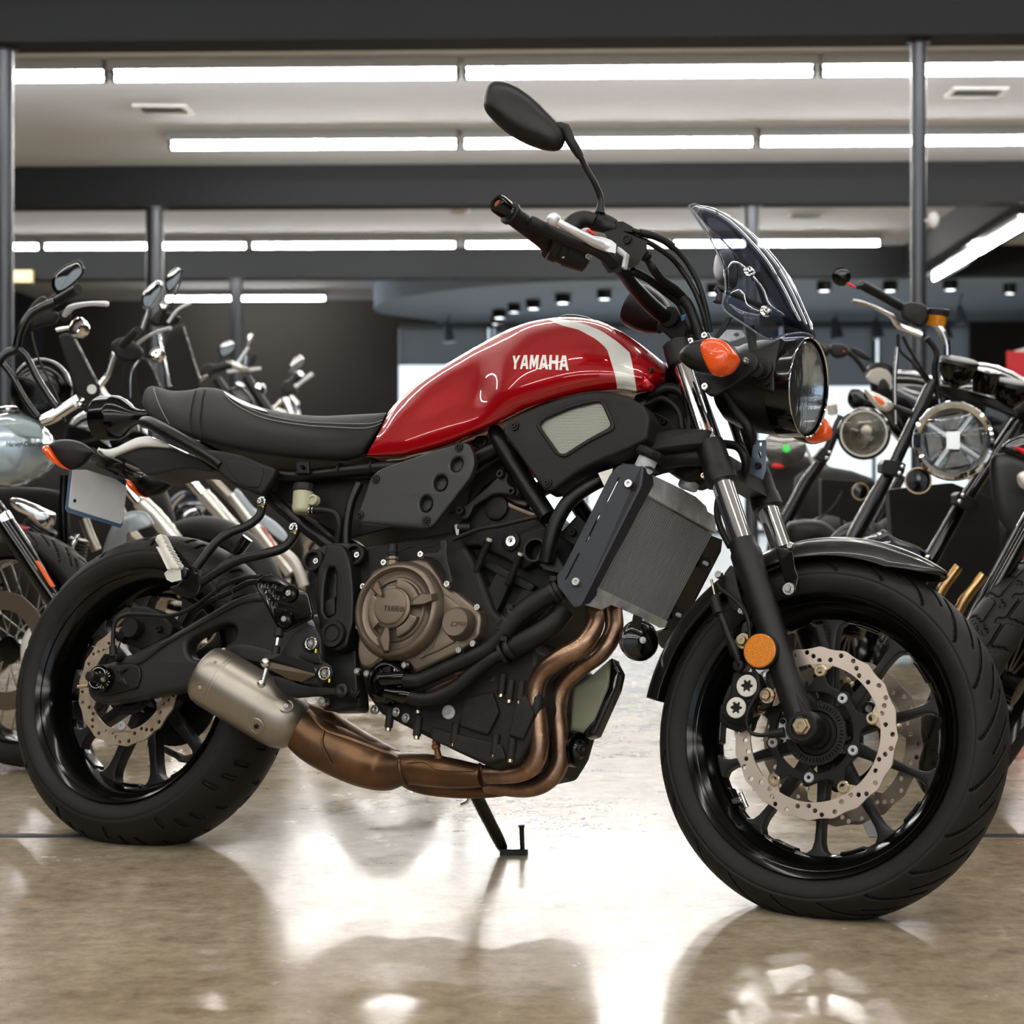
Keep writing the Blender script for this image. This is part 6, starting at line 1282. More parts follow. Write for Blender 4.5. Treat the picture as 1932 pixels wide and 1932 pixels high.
# windscreen, its stays and studs
WS = [((1103, 716), (1140, 697), .02), ((1150, 790), (1240, 722), .06), ((1200, 862), (1345, 780), .09), ((1250, 955), (1450, 870), .112), ((1285, 1050), (1550, 985), .13), ((1294, 1150), (1620, 1105), .138), ((1284, 1248), (1672, 1215), .138), ((1400, 1335), (1705, 1290), .12), ((1500, 1400), (1722, 1345), .085), ((1545, 1408), (1728, 1378), .06)]
rows = []
WS2 = cr([e + c + (w,) for e, c, w in WS], 4)
for e0, e1_, c0, c1_, w in WS2:
    E_ = SF.L(*ZM(e0, e1_), -w); C_ = SF.L(*ZM(c0, c1_), -.015); row = []
    for j in range(21):
        th = (-1 + j / 10) * PI / 2; f = 1 - math.cos(th); row.append(SF.w(C_.x + (E_.x - C_.x) * f, -w * math.sin(-th) if 0 else w * math.sin(th), C_.z + (E_.z - C_.z) * f))
    rows.append(row)
mb = MB(); mb.grid(rows); ws = ob('windscreen', mb, M['tint'], bike, 180, wn=False)
ws.modifiers.new('s', 'SOLIDIFY').thickness = .003
edge = rows[0][::-1] + [r[0] for r in rows[1:]] + rows[-1][1:] + [r[-1] for r in rows[::-1][1:]]
mb = MB(); mb.tube(edge, .0017, 8, 1); ob('screen_edge', mb, mat('clear_edge', (200, 206, 214), .05, trans=.7, ior=1.5), ws)
for x, y in ((1415, 1060), (1500, 1265)):
    wb = BVHTree.FromPolygons([v.co + off for v in ws.data.vertices], [list(p.vertices) for p in ws.data.polygons])
    o = V((0, 0, CH)); u, v = ZM(x, y); dd = V(((u - 966) / FP, 1, (HY - v) / FP)).normalized(); h = wb.ray_cast(o, dd)
    if h[0]: n_ = h[1] if h[1].dot(dd) < 0 else -h[1]; mb = MB(); mb.lathe(h[0] + n_ * .001, n_, [(0, .010), (.002, .0105), (.003, .009), (.004, .006), (.008, .0055), (.009, .004), (.006, 0)], 24); ob('screen_stud', mb, M['chrome'], ws)
for L in ([(1440, 1090), (1465, 1085), (1520, 1260), (1500, 1270)], [(1330, 1290), (1300, 1290), (1230, 1400), (1262, 1405)], [(1395, 1340), (1440, 1330), (1465, 1500), (1420, 1510)]):
    plate_b('screen_stay', ZM(L), -.085, .003, 'satin', 2, F=SF)
plate_b('lamp_bracket_link', ZM([(1240, 1420), (1300, 1355), (1380, 1360), (1400, 1395), (1330, 1420), (1250, 1440)]), -.09, .004, 'alu', 4, [circ(*ZM(1350, 1385), 5, 12, 3)], F=SF)
plate_b('lower_lamp_bracket', ZN([(1050, 1085), (1140, 1080), (1140, 1300), (1115, 1375), (1040, 1340), (1010, 1330)]), .0, .003, mat('bracket_blue_grey', (96, 108, 124), .4, metal=.5), 2, [circ(*ZN(1100, 1112), 2.2, 10, 3.6), circ(*ZN(1092, 1190), 3.2, 12, 7)], F=SF); bolt(bike, SF, *ZN(1085, 1270), -.002, .006, 'satin', 'bracket_bolt')
tube_s('lamp_hose', [ZN(850, 750) + (-.06,), ZN(930, 880) + (-.06,), ZN(1000, 970) + (-.06,), ZN(1030, 1060) + (-.05,), ZN(1030, 1100) + (-.04,)], .0085, 'hose')
tube_s('brake_hose', [ZN(830, 1110) + (-.03,), ZN(930, 1130) + (-.03,), ZN(985, 1200) + (-.03,), ZN(990, 1300) + (-.02,), ZN(940, 1390) + (-.01,)], .0075, 'hose')
tube_s('brake_hose', [ZN(800, 1480) + (-.07,), ZN(785, 1600) + (-.075,), ZN(810, 1720) + (-.08,), ZN(880, 1860) + (-.085,)], .006, 'hose')
# instrument pod, bar riser and handlebar
o = SF.P(*ZH(1290, 1420), -.02); dsp = (SF.R @ V((-.75, 0, .65))).normalized(); mb = MB(); mb.lathe(SF.P(*ZH(1480, 1500), 0), (SF.R @ V((-.8, -.12, .45))).normalized(), [(-.03, .025), (-.01, .036), (0.01, .041), (.035, .043), (.042, .041), (.042, .037)], 40); ip = ob('instrument_pod', mb, M['satin'], bike)
plate_b('riser', ZH([(1600, 1440), (1700, 1400), (1790, 1430), (1870, 1560), (1900, 1700), (1880, 1790), (1730, 1830), (1640, 1740), (1520, 1640), (1560, 1540)]), -.062, .12, 'cast', 5, F=SF, bev=.006)
disc_b('riser_clamp', *ZH(1705, 1540), -.062, [(0, .020), (.006, .020), (.008, .018), (.008, 0)], 'satin', F=SF)
hb = [ZH(1700, 1545) + (-.055,), ZH(1600, 1500) + (-.075,), ZH(1430, 1350) + (-.12,), ZH(1250, 1150) + (-.19,), ZH(1140, 1010) + (-.235,), ZH(1010, 880) + (-.27,), ZH(800, 720) + (-.30,), ZH(400, 560) + (-.34,), ZH(0, 370) + (-.385,)]
hbr = [.0145, .0145, .0142, .0125, .0112, .011, .011, .011, .011]
hL = [SF.L(*p) for p in hb]
mb = MB(); mb.tube([SF.w(p) for p in hL] , hbr, 20, 5); mb.mirror(SF); mb.cyl(SF.w(hL[0]), SF.w(V((hL[0].x, -hL[0].y, hL[0].z))), .0143); bar = ob('handlebar', mb, M['satin'], bike, 60)
g0, g1_ = SF.L(*ZM(385, 915), -.30), SF.L(*ZM(165, 745), -.40)
for sg in (1, -1):
    A_ = SF.w(V((g0.x, g0.y * sg, g0.z))); B2 = SF.w(V((g1_.x, g1_.y * sg, g1_.z))); d = B2 - A_; Lg = d.length
    mb = MB(); mb.lathe(A_, d, [(-.012, .012), (-.012, .024), (-.004, .0255), (0, .024), (.004, .0185), (.02, .0172), (Lg * .5, .0168), (Lg * .9, .0172), (Lg * .93, .0205), (Lg * .98, .021), (Lg, .018), (Lg, .01)], 28); gp = ob('grip', mb, M['grip'], bike, 40)
    mb = MB(); mb.lathe(B2, d, [(0, .012), (.003, .0105), (.006, .0145), (.008, .0165), (.026, .0170), (.031, .0145), (.031, .009), (.027, .0085), (.027, 0)], 28); ob('bar_end', mb, M['gloss'], gp); mb = MB(); mb.lathe(B2, d, [(.0265, 0), (.0285, .0065), (.029, 0)], 16); ob('end_bolt', mb, mat('rusty_bolt', (150, 80, 50), .5, metal=.5), gp)
    for k in range(5):
        a_ = A_ + d * (.42 + .08 * k); _, e1, e2 = basis(d); mb = MB(); mb.tube([a_ + (e1 * math.cos(t * .5 + 1.8 * sg) + e2 * math.sin(t * .5 + 1.8 * sg)) * .0172 + d.normalized() * .006 * t for t in range(5)], .0009, 6, 1); ob('grip_rib', mb, M['grip'], gp)
# right switch block, throttle housing, master cylinder
mb = MB(); q0, q1 = SF.P(*ZH(260, 620), -.305), SF.P(*ZH(700, 800), -.262); mb.lathe(q0, q1 - q0, [(0, .02), (.002, .031), (.016, .0325), (.018, .030), (.03, .030), (.032, .0325), ((q1 - q0).length, .029), ((q1 - q0).length + .004, .02)], 28); sb = ob('throttle_housing', mb, M['plast'], bike)
for x, y, k in ((568, 662, -.315), (415, 800, -.30), (715, 805, -.29), (890, 770, -.28)): bolt(sb, SF, *ZH(x, y), k, .0045, 'alu', 'housing_screw', .006)
mb = MB(); mb.tube([SF.P(*ZH(x, y), k) for x, y, k in ((470, 520, -.28), (520, 410, -.27), (600, 355, -.262), (700, 345, -.255), (800, 380, -.25))], [.018, .017, .016, .015, .014], 18, 5); ob('throttle_elbow', mb, M['plast'], sb, 60)
mb = MB(); mb.tube([SF.P(*ZH(x, y), k) for x, y, k in ((780, 370, -.25), (880, 420, -.24), (960, 440, -.235), (1040, 460, -.23))], [.018, .013, .012, .008], 18, 2); mb.tube([SF.P(*ZH(x, y), k) for x, y, k in ((840, 340, -.245), (940, 360, -.235), (1040, 400, -.23))], [.011, .010, .007], 14, 2); ob('cable_elbow', mb, M['plast'], bike, 50)
mb = MB(); mb.hull([SF.P(*ZH(x, y), k) for x, y in ((900, 500), (1060, 460), (1230, 560), (1420, 620), (1425, 720), (1310, 900), (1230, 940), (1110, 920), (1040, 700)) for k in (-.25, -.205)]); mc = ob('master_cylinder', mb, M['plast'], bike, 30)
disc_b('sight_glass', *ZH(1178, 592), -.252, [(0, .0078), (.002, .0078), (.0025, .006), (.001, .005), (.001, 0)], 'cast', F=SF, par=mc)
mb = MB(); mb.hull([SF.P(*ZH(x, y), k) for x, y in ((1040, 375), (1130, 372), (1250, 440), (1240, 500), (1050, 480)) for k in (-.235, -.21)]); ob('cable_guide', mb, M['plast'], bike, 30)
plate_b('red_switch', ZH([(672, 480), (700, 455), (745, 475), (765, 520), (755, 535), (700, 500)]), -.275, .008, 'redp', 1, F=SF, par=sb)
mb = MB(); mb.hull([SF.P(*ZH(x, y), k) for x, y in ((860, 860), (960, 960), (950, 1000), (1100, 990), (1120, 930), (1000, 740), (870, 730)) for k in (-.27, -.24)]); ob('lever_perch', mb, M['dirty'], bike, 30)
# lever
lv = [ZH(290, 350) + (-.385, .0072), ZH(380, 400) + (-.378, .0065), ZH(520, 480) + (-.362, .0070), ZH(650, 550) + (-.345, .0075), ZH(760, 610) + (-.328, .0088), ZH(880, 650) + (-.31, .0105), ZH(990, 690) + (-.30, .0105)]
mb = MB(); mb.tube([SF.P(*p[:3]) for p in lv], [p[3] for p in lv], 16, 4); mb.ball(SF.P(*lv[0][:3]), .0118, 18); lvo = ob('brake_lever', mb, M['lever'], bike, 60)
mb = MB(); mb.hull([SF.P(*ZH(x, y), k) for x, y in ((700, 540), (880, 560), (990, 600), (1050, 650), (1040, 760), (950, 740), (820, 690)) for k in (-.31, -.295)]); ob('lever_root', mb, M['lever'], lvo, 30)
plate_b('adjuster', ZH([(1050, 670), (1085, 680), (1175, 755), (1140, 935), (1100, 930), (1125, 800), (1040, 740)]), -.30, .014, 'alu', 2, F=SF, par=lvo)
# cables
for L, r in (([ZH(1110, 425) + (-.23,), ZH(1300, 500) + (-.21,), ZH(1480, 540) + (-.19,), ZH(1680, 640) + (-.16,), ZM(1080, 990) + (-.13,), ZM(1150, 1110) + (-.11,), ZM(1190, 1240) + (-.10,), ZM(1215, 1370) + (-.09,)], .0048), ([ZH(1110, 470) + (-.23,), ZH(1300, 570) + (-.2,), ZH(1480, 650) + (-.18,), ZH(1700, 800) + (-.15,), ZM(1060, 1040) + (-.125,), ZM(1130, 1150) + (-.11,), ZM(1180, 1280) + (-.10,), ZM(1200, 1370) + (-.09,)], .0048), ([ZH(1240, 970) + (-.22,), ZH(1450, 1080) + (-.18,), ZH(1650, 1230) + (-.13,), ZH(1820, 1370) + (-.10,), ZM(1090, 1290) + (-.09,), ZM(1120, 1400) + (-.085,)], .0072), ([ZM(1060, 1190) + (-.11,), ZM(1100, 1230) + (-.10,), ZM(1140, 1330) + (-.095,), ZM(1170, 1420) + (-.09,)], .010)):
    tube_s('control_cable', L, r, 'hose')
tube_s('cable_sleeve', [ZH(1330, 510) + (-.208,), ZH(1480, 540) + (-.19,), ZH(1620, 600) + (-.172,), ZH(1740, 680) + (-.155,)], .0068, 'hose')
tube_s('brake_hose', [ZH(1390, 790) + (-.225,), ZH(1450, 880) + (-.21,), ZH(1500, 950) + (-.2,), ZH(1600, 1080) + (-.17,), ZH(1760, 1200) + (-.13,), ZH(1880, 1320) + (-.1,)], [.005, .006, .0078, .0078, .0085, .0085], 'hose')
disc_b('banjo_fitting', *ZH(1395, 780), -.23, [(-.006, .0105), (.006, .0105), (.008, .008), (.008, .004), (.005, 0)], 'cast', F=SF)
mb = MB(); a, b_ = SF.P(*ZH(1880, 1510), -.1), SF.P(*ZH(1895, 1580), -.098); mb.cyl(a, b_, .0078); ob('blue_band', mb, M['blue'], bike)
tube_s('control_cable', [ZH(1830, 1400) + (-.1,), ZH(1880, 1500) + (-.1,), ZH(1932, 1640) + (-.098,), ZM(1110, 1370) + (-.09,)], .0068, 'hose')
for x, y in ((1192, 1392), (1120, 1422)): bolt(bike, SF, *ZM(x, y), -.10, .0068, 'bolt', 'yoke_bolt', .008)
mb = MB(); mb.box(SF, SF.L(*ZM(1097, 1430), -.106), (.003, .001, .0012)); ob('paint_mark', mb, M['yellow'], bike)
# mirrors
ms = [ZM(640, 750) + (-.25, .0098), ZM(645, 700) + (-.252, .0058), ZM(640, 660) + (-.255, .0058), ZM(610, 590) + (-.27, .0055), ZM(570, 520) + (-.285, .0052), ZM(535, 450) + (-.30, .0052)]
mpt = [ZM(*p) for p in ((62, 190), (75, 130), (105, 95), (160, 88), (230, 110), (310, 165), (380, 235), (425, 290), (440, 340), (425, 390), (390, 413), (330, 412), (250, 390), (160, 340), (90, 275), (64, 235))]
for sg in (1, -1):
    sh_ = V((0, 0, 0)) if sg > 0 else V((.10, 0, -.06))
    def sm_(F, p, y): q = F.L(p[0], p[1], y); return F.w(V((q.x, q.y * sg, q.z)) + (sh_ if y < -.26 else sh_ * .0))
    mb = MB(); mb.tube([sm_(SF, p, p[2]) for p in ms], [p[3] for p in ms], 14, 5); mi = ob('mirror', mb, M['satin'], bike, 60)
    mb = MB(); j = [ZM(540, 460) + (-.30, .0068), ZM(510, 410) + (-.31, .0085), ZM(485, 370) + (-.315, .009), ZM(460, 310) + (-.32, .0095), ZM(400, 300) + (-.33, .008)]
    mb.tube([sm_(SF, p, p[2]) for p in j], [p[3] for p in j], 14, 2); ob('mirror_joint', mb, M['plast'], mi, 50)
    m_ = MB(); m_.pillow(SF, cr(mpt, 4, True), -.335, .032, back=.004, n=8, e=.55)
    Rm = Matrix.Rotation(rad(14 if sg > 0 else -52), 3, 'Z') @ Matrix.Scale(1 if sg > 0 else .85, 3)
    cc_ = SF.L(*ZM(260, 260), -.335)
    mo_ = lambda q: SF.w(V((q.x, q.y if sg > 0 else q.y + .665, q.z)) + sh_)
    m_.v = [mo_(cc_ + Rm @ (SF.loc(p) - cc_)) for p in m_.v]; 
    ob('mirror_housing', m_, mat('mirror_shell', 22, .42), mi, 60)
    m3 = MB(); m3.pillow(SF, cr([(p[0] * .94 + 994 * .06, p[1] * .94 + 222 * .06) for p in mpt], 4, True), -.330, .002, back=.002, n=2)
    m3.v = [mo_(cc_ + Rm @ (SF.loc(p) - cc_)) for p in m3.v]; ob('mirror_glass', m3, M['chrome'], mi)
# ================================================================= MOTORCYCLES BEHIND
class Bk:
    """a background motorcycle: parts stand at depth D (or their own) and hang on one root on the floor"""
    def __init__(s, u, D, label, group=None):
        s.D = D; s.root = thing('motorcycle', V(((u - 966) / FP * D, D, 0)), label, 'motorcycle', group)
    def q(s, p): return W(p[0], p[1], p[2] if len(p) > 2 else s.D)
    def k(s, D=None): return (D or s.D) / FP
    def t(s, name, pts, r, m='gloss', par=None, sm=4, n=12):
        mb = MB(); rs = [a * s.k() for a in r] if hasattr(r, '__len__') else r * s.k(); mb.tube([s.q(p) for p in pts], rs, n, sm); return ob(name, mb, M[m] if isinstance(m, str) else m, par or s.root, 60)
    def p(s, name, px, h, m='gloss', D=None, back=None, par=None, sm=True, e=.5):
        D = D or s.D; mb = MB(); mb.pillow(WF, cr(px, 4, True) if sm else px, D, h * D / FP, back=(h if back is None else back) * D / FP, n=6, e=e); return ob(name, mb, M[m] if isinstance(m, str) else m, par or s.root, 60)
    def pl(s, name, px, th, m='gloss', D=None, r=3, par=None, holes=()):
        D = D or s.D; mb = MB(); mb.plate(WF, rnd(px, r) if r else px, D, th * D / FP, holes, bev=.002); return ob(name, mb, M[m] if isinstance(m, str) else m, par or s.root, 40)
    def d(s, name, u, v, prof, ax, m='gloss', D=None, n=32, par=None, **k):
        D = D or s.D; c = D / FP; mb = MB(); mb.lathe(W(u, v, D), V(ax).normalized(), [(h * c, r * c) for h, r in prof], n, **k); return ob(name, mb, M[m] if isinstance(m, str) else m, par or s.root, 40)
    def wheel(s, name, u, D, r, w, yaw, lean=0, spokes='cast', rimm='rim', tread=None, steel='disc2', ns=10):
        R = Matrix.Rotation(rad(yaw), 3, 'Z') @ Matrix.Rotation(rad(lean), 3, 'X'); c = V(((u - 966) / FP * D, D, r * math.cos(rad(lean)) + w * .1)); F = Frame(R, c); o = (0, 0); r *= 1
        rr = r - w * .62; mb = MB(); h = w * .38
        yz_lathe(mb, F, o, [(-h, rr + .004), (-h, rr - .006), (-h * .6, rr - .014), (h * .6, rr - .014), (h, rr - .006), (h, rr + .004)], 64)
        mb.lathe(F.w(0, -.05, 0), F.d((0, 1, 0)), [(0, .02), (.004, .035), (.03, .03), (.07, .03), (.096, .035), (.1, .02)], 24)
        wh = ob(name, mb, M[rimm], s.root, 40)
        tyre_ob(tyre_mesh(F, (0, 0), r, w, rr, h * .95, tread or (lambda a, b, c_: 0), 360 if tread else 120, 40 if tread else 24), wh)
        if spokes == 'wire':
            for i in range(36):
                a = 2 * PI * i / 36; b_ = a + (.42 if i % 2 else -.42); sd = -1 if i % 4 < 2 else 1
                mb = MB(); mb.tube([F.w(.03 * math.cos(b_), sd * .04, .03 * math.sin(b_)), F.w((rr - .012) * math.cos(a), 0, (rr - .012) * math.sin(a))], .0017, 6, 1); ob('spoke', mb, M['schrome'], wh)
        else:
            for i in range(ns):
                a = 2 * PI * i / ns + .2; mb = MB(); ex, ez = math.cos(a), math.sin(a)
                L = [(.03 * ex - .011 * ez, .03 * ez + .011 * ex), ((rr - .012) * ex - .008 * ez, (rr - .012) * ez + .008 * ex), ((rr - .012) * ex + .008 * ez, (rr - .012) * ez - .008 * ex), (.03 * ex + .011 * ez, .03 * ez - .011 * ex)]
                mb.flat(F, L, -.011, .022, bev=.002); ob('spoke', mb, M[rimm], wh)
        mb = MB(); mb.flat(F, wavy((0, 0), min(.145, rr - .03), .0015, 16), -.062, .004, [ring_pts((0, 0), min(.1, rr - .075))] , bev=.0004); ob('brake_disc', mb, M[steel], wh, 15)
        return wh, F
# ---- silver tank cruiser at the far left
L1 = Bk(45, 4.63, 'cruiser at the far left with a pale silver tank, black fork and wire-spoked front wheel')
L1.wheel('front_wheel', 42, 4.63, .289, .10, -29, spokes='wire', steel='disc3', tread=groove_front)
L1.wheel('rear_wheel', -640, 5.3, .31, .14, -29, ns=9)
tk = L1.p('fuel_tank', ZP([(-500, 420), (-300, 300), (0, 228), (120, 210), (230, 222), (350, 290), (450, 390), (515, 500), (530, 620), (500, 740), (430, 840), (330, 920), (150, 965), (0, 955), (-300, 930), (-480, 760)]), 95, 'silver', D=4.95, back=120, e=.45)
mb = MB(); mb.pillow(WF, cr(ZP([(-200, 340), (100, 290), (250, 290), (390, 330), (420, 430), (380, 470), (0, 420), (-200, 400)]), 4, True), 4.829, .0045, n=4); ob('tank_band', mb, mat('tank_band_paint', (150, 168, 172), .25, coat=1), tk, 60)  # band over the upper tank in a slightly darker grey
cu = bpy.data.curves.new('c', 'FONT'); cu.body = 'Harley-Davidson'; cu.size = .03; cu.extrude = .0006; cu.shear = .2; cu.offset = .0006
tob = bpy.data.objects.new('c', cu); me = bpy.data.meshes.new_from_object(tob); mb = MB(); w0 = max(v.co.x for v in me.vertices); a, b_ = W(*ZP(38, 545), 4.80), W(*ZP(432, 545), 4.80); kx = (b_.x - a.x) / w0; kz = .013 / max(v.co.y for v in me.vertices)
mb.add([V((a.x + v.co.x * kx, a.y - v.co.z, a.z + v.co.y * kz)) for v in me.vertices], [list(p.vertices) for p in me.polygons]); bpy.data.objects.remove(tob)
tbv = BVHTree.FromPolygons([v.co + L1.root.location for v in tk.data.vertices], [list(p.vertices) for p in tk.data.polygons])
for i, p in enumerate(mb.v):
    h = tbv.ray_cast(V((p.x, 4.0, p.z)), V((0, 1, 0)))
    if h[0]: mb.v[i] = h[0] + V((0, -.0012 + (p.y - 4.80), 0))
ob('tank_lettering', mb, mat('letter_grey', (58, 66, 70), .5), tk, 30)
L1.d('tank_cap', *ZP(90, 190), [(0, 17), (3, 18), (8, 17), (10, 12), (10, 0)], (-.05, -.1, 1), 'chrome', D=4.9)
L1.t('handlebar', [ZQ(-120, 1200), ZQ(60, 1010), ZQ(160, 960), ZQ(200, 800), ZQ(300, 620), ZQ(420, 540), ZQ(560, 480)], 8.5)
L1.t('handlebar_riser', [ZQ(180, 950), ZQ(270, 1040), ZQ(360, 1220), ZQ(470, 1400), ZQ(580, 1560)], 6.5); L1.t('handlebar_riser', [ZQ(30, 1110), ZQ(120, 1230), ZQ(250, 1460), ZQ(380, 1640)], 6)
L1.t('grip', [ZQ(500, 515) + (4.75,), ZQ(640, 440) + (4.7,), ZQ(790, 350) + (4.65,)], [9, 9.6, 9.8], 'grip', sm=1, n=20)
L1.p('switch_block', ZQ([(280, 600), (330, 500), (430, 425), (490, 470), (520, 560), (600, 600), (560, 700), (420, 740), (330, 760), (320, 660)]), 12, 'plast', D=4.72, e=.3)
L1.t('clutch_lever', [ZQ(650, 620) + (4.65,), ZQ(690, 570) + (4.64,), ZQ(740, 530) + (4.62,), ZQ(900, 500) + (4.58,), ZQ(1080, 500) + (4.55,)], [5, 7, 6, 4.5, 5.5], 'lever')
L1.d('lever_tip', *ZQ(1080, 502), [(-5, 0), (-4, 3.5), (0, 5.6), (4, 4), (5, 0)], (1, 0, 0), 'lever', D=4.54, n=16); L1.p('lever_perch', ZQ([(600, 590), (660, 560), (720, 590), (700, 660), (620, 670)]), 6, 'plast', D=4.66)
def mirror(B, px, D, stem, m='gloss', r=2.2):
    t = B.p('mirror', px, 2.5, m, D=D, back=6, e=.25); c = (sum(p[0] for p in px) / len(px), sum(p[1] for p in px) / len(px))
    mb = MB(); mb.pillow(WF, cr([(c[0] + (p[0] - c[0]) * .9, c[1] + (p[1] - c[1]) * .9) for p in px], 4, True), D - 2.4 * D / FP, .6 * D / FP, n=2)
    R = Matrix.Rotation(rad(-8), 3, 'X'); ob('mirror_glass', mb, mat('mirror_silver', (120, 120, 118), .04, metal=1), t, 180); B.t('mirror_stem', stem, r, m, par=t)
mirror(L1, ZQ([(522, 310), (540, 220), (630, 130), (740, 72), (810, 58), (848, 110), (852, 185), (780, 270), (680, 350), (590, 395), (545, 375)]), 4.75, [ZQ(600, 380) + (4.76,), ZQ(520, 440) + (4.76,), ZQ(450, 520) + (4.76,)])
L1.d('turn_signal', *ZQ(800, 745), [(-20, 0), (-19, 8), (-14, 15), (-5, 19), (5, 20), (9, 19), (11, 12), (12, 0)], (-.5, -.6, .35), 'chrome', D=4.7); L1.t('signal_stalk', [ZQ(570, 765), ZQ(700, 740)], 4.5, 'chrome')
L1.p('headlight', circ(*ZQ(420, 1370), 58, 24, 60), 30, 'rim', D=5.15, back=40)
lp = L1.p('leather_cover', ZQ([(600, 860), (620, 810), (680, 800), (760, 850), (880, 1080), (1015, 1345), (960, 1520), (860, 1600), (780, 1400), (680, 1100)]), 9, 'vinyl', D=4.98, e=.25)
mb = MB(); mb.tube([W(*ZQ(x, y), 4.955) for x, y in ((760, 860), (830, 990), (900, 1130), (990, 1310))], .0035, 6, 6); ob('cover_lacing', mb, mat('white_lacing', (190, 190, 188), .6, var=1, col2=(20, 20, 20), vscale=70), lp)
L1.d('round_sticker', *ZQ(930, 1365), [(0, 0), (.2, 9), (.8, 9), (.8, 0)], (0, -1, 0), mat('sticker_white', 228, .5), D=4.955, par=lp)
L1.t('top_clamp', [ZQ(420, 1690), ZQ(540, 1640), ZQ(700, 1540), ZQ(800, 1480)], [11, 13, 12, 13], 'chrome'); L1.d('clamp_bolt', *ZQ(800, 1500), [(0, 11), (5, 11), (6, 5), (3, 0)], (.3, -1, 0), 'chrome', D=4.58)
lf = L1.t('fork_leg', [ZP(-170, 1020) + (4.55,), ZP(50, 1330) + (4.55,), ZP(300, 1700) + (4.52,), ZP(620, 2190) + (4.5,)], [17, 19, 19, 19], 'gloss', sm=1, n=24)
for k in (-9, -4, 1, 6): L1.t('fork_rib', [ZP(60 + k * 5, 1325 - k * 3) + (4.531,), ZP(345 + k * 5, 1760 - k * 3) + (4.505,)], 1.0, 'schrome', par=lf, n=6)
L1.d('fork_clamp', *ZP(30, 1290), [(-10, 17), (-8, 19), (8, 19), (10, 17)], (.55, 0, -.83), 'chrome', D=4.55)
L1.pl('fork_reflector', ZP([(352, 1718), (375, 1700), (405, 1720), (560, 1970), (510, 1975)]), 4, mat('orange_reflector', (255, 108, 20), .3, coat=.5, bump=.6, bscale=300), D=4.46, r=2)
L1.p('hub_cover', [(40, 1225), (48, 1195), (66, 1174), (80, 1172), (86, 1200), (78, 1245), (60, 1268), (44, 1262)], 22, 'whitem', D=4.58)
# its V-twin: two finned barrels with chrome rocker covers
for A_, B2, w_, hd in ((ZP(440, 1330), ZP(290, 1560), 26, ZP([(100, 1090), (180, 1070), (330, 1120), (480, 1190), (560, 1230), (550, 1340), (480, 1390), (400, 1340), (300, 1260), (150, 1180)])), (ZP(800, 1480), ZP(740, 1800), 16, ZP([(690, 1640), (720, 1530), (790, 1440), (800, 1480), (750, 1620), (730, 1720), (690, 1740)]))):
    a, b_ = W(*A_, 5.1), W(*B2, 5.1); d = b_ - a; mb = MB(); pr = []
    for k in range(9): h = d.length * k / 9; pr += [(h, w_ * .7 * 5.1 / FP), (h + .003, w_ * 1.25 * 5.1 / FP), (h + .0075, w_ * 1.25 * 5.1 / FP), (h + .009, w_ * .7 * 5.1 / FP)]
    mb.lathe(a, d, pr, 20); cyl = ob('engine_barrel', mb, mat('fin_black_polished', 120, .3, metal=.9, var=1, col2=(8, 8, 8), vscale=26), L1.root, 30); L1.p('rocker_cover', hd, 16, 'chrome', D=5.05, e=.35, par=cyl)
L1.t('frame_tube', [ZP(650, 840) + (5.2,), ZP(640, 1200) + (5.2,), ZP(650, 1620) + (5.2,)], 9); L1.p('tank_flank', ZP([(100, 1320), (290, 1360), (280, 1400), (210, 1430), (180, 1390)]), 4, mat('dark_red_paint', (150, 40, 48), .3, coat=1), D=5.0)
L1.p('crankcase', ZP([(-200, 1000), (600, 1000), (700, 1300), (700, 1800), (500, 1900), (100, 1500), (-200, 1400)]), 20, 'dirty', D=5.25, e=.25); L1.p('seat', [(-700, 880), (-500, 830), (-200, 850), (-120, 800), (-150, 900), (-400, 940), (-680, 930)], 90, 'vinyl', D=5.0)
L1.t('exhaust_pipe', [ZP(850, 1280) + (5.3,), ZP(900, 1420) + (5.3,), ZP(980, 1600) + (5.3,)], 11, 'titan'); L1.t('cable', [ZQ(320, 780), ZQ(340, 900), ZQ(400, 1080), ZQ(560, 1400), ZQ(660, 1700)], 2.2, 'hose'); L1.t('cable', [ZQ(160, 1240), ZQ(330, 1290), ZQ(470, 1500)], 2.2, 'hose')
# ---- second cruiser: chrome bars, two mirrors, white fork
def cruiser(B, bar, grip, lev, barm='chrome'):
    B.t('handlebar', bar, 6, barm); B.t('grip', grip, 7.5, 'grip', sm=1, n=18); B.t('clutch_lever', lev, [4, 3.2, 3, 3.8][:len(lev)], 'lever')
def fork(B, pts, r, m='whitem', refl=None, D=None, nm='fork_leg'):
    f_ = B.t(nm, pts, r, m, sm=1, n=20)
    if refl: (x0, y0), (x1, y1) = refl; B.t('fork_reflector', [(x0, y0, B.D - .05), (x1, y1, B.D - .05)], 2.6, MATS['orange_reflector'], par=f_, sm=1)
    return f_
L2 = Bk(300, 5.7, 'second motorcycle from the left, with chrome handlebar, angular mirror and white fork')
cruiser(L2, [ZQ(1010, 1330), ZQ(1080, 1230), ZQ(1130, 1080), ZQ(1180, 980), ZQ(1260, 900)], [ZQ(1240, 920) + (5.65,), ZQ(1400, 760) + (5.55,)], [ZQ(1400, 900) + (5.6,), ZQ(1480, 840) + (5.55,), ZQ(1600, 780) + (5.5,), ZQ(1725, 745) + (5.45,)])
mirror(L2, ZQ([(1430, 470), (1450, 390), (1520, 310), (1600, 258), (1645, 290), (1640, 370), (1580, 470), (1520, 550), (1460, 552), (1440, 520)]), 5.6, [ZQ(1495, 550), ZQ(1480, 620), ZQ(1430, 760)], 'chrome', 4.5)
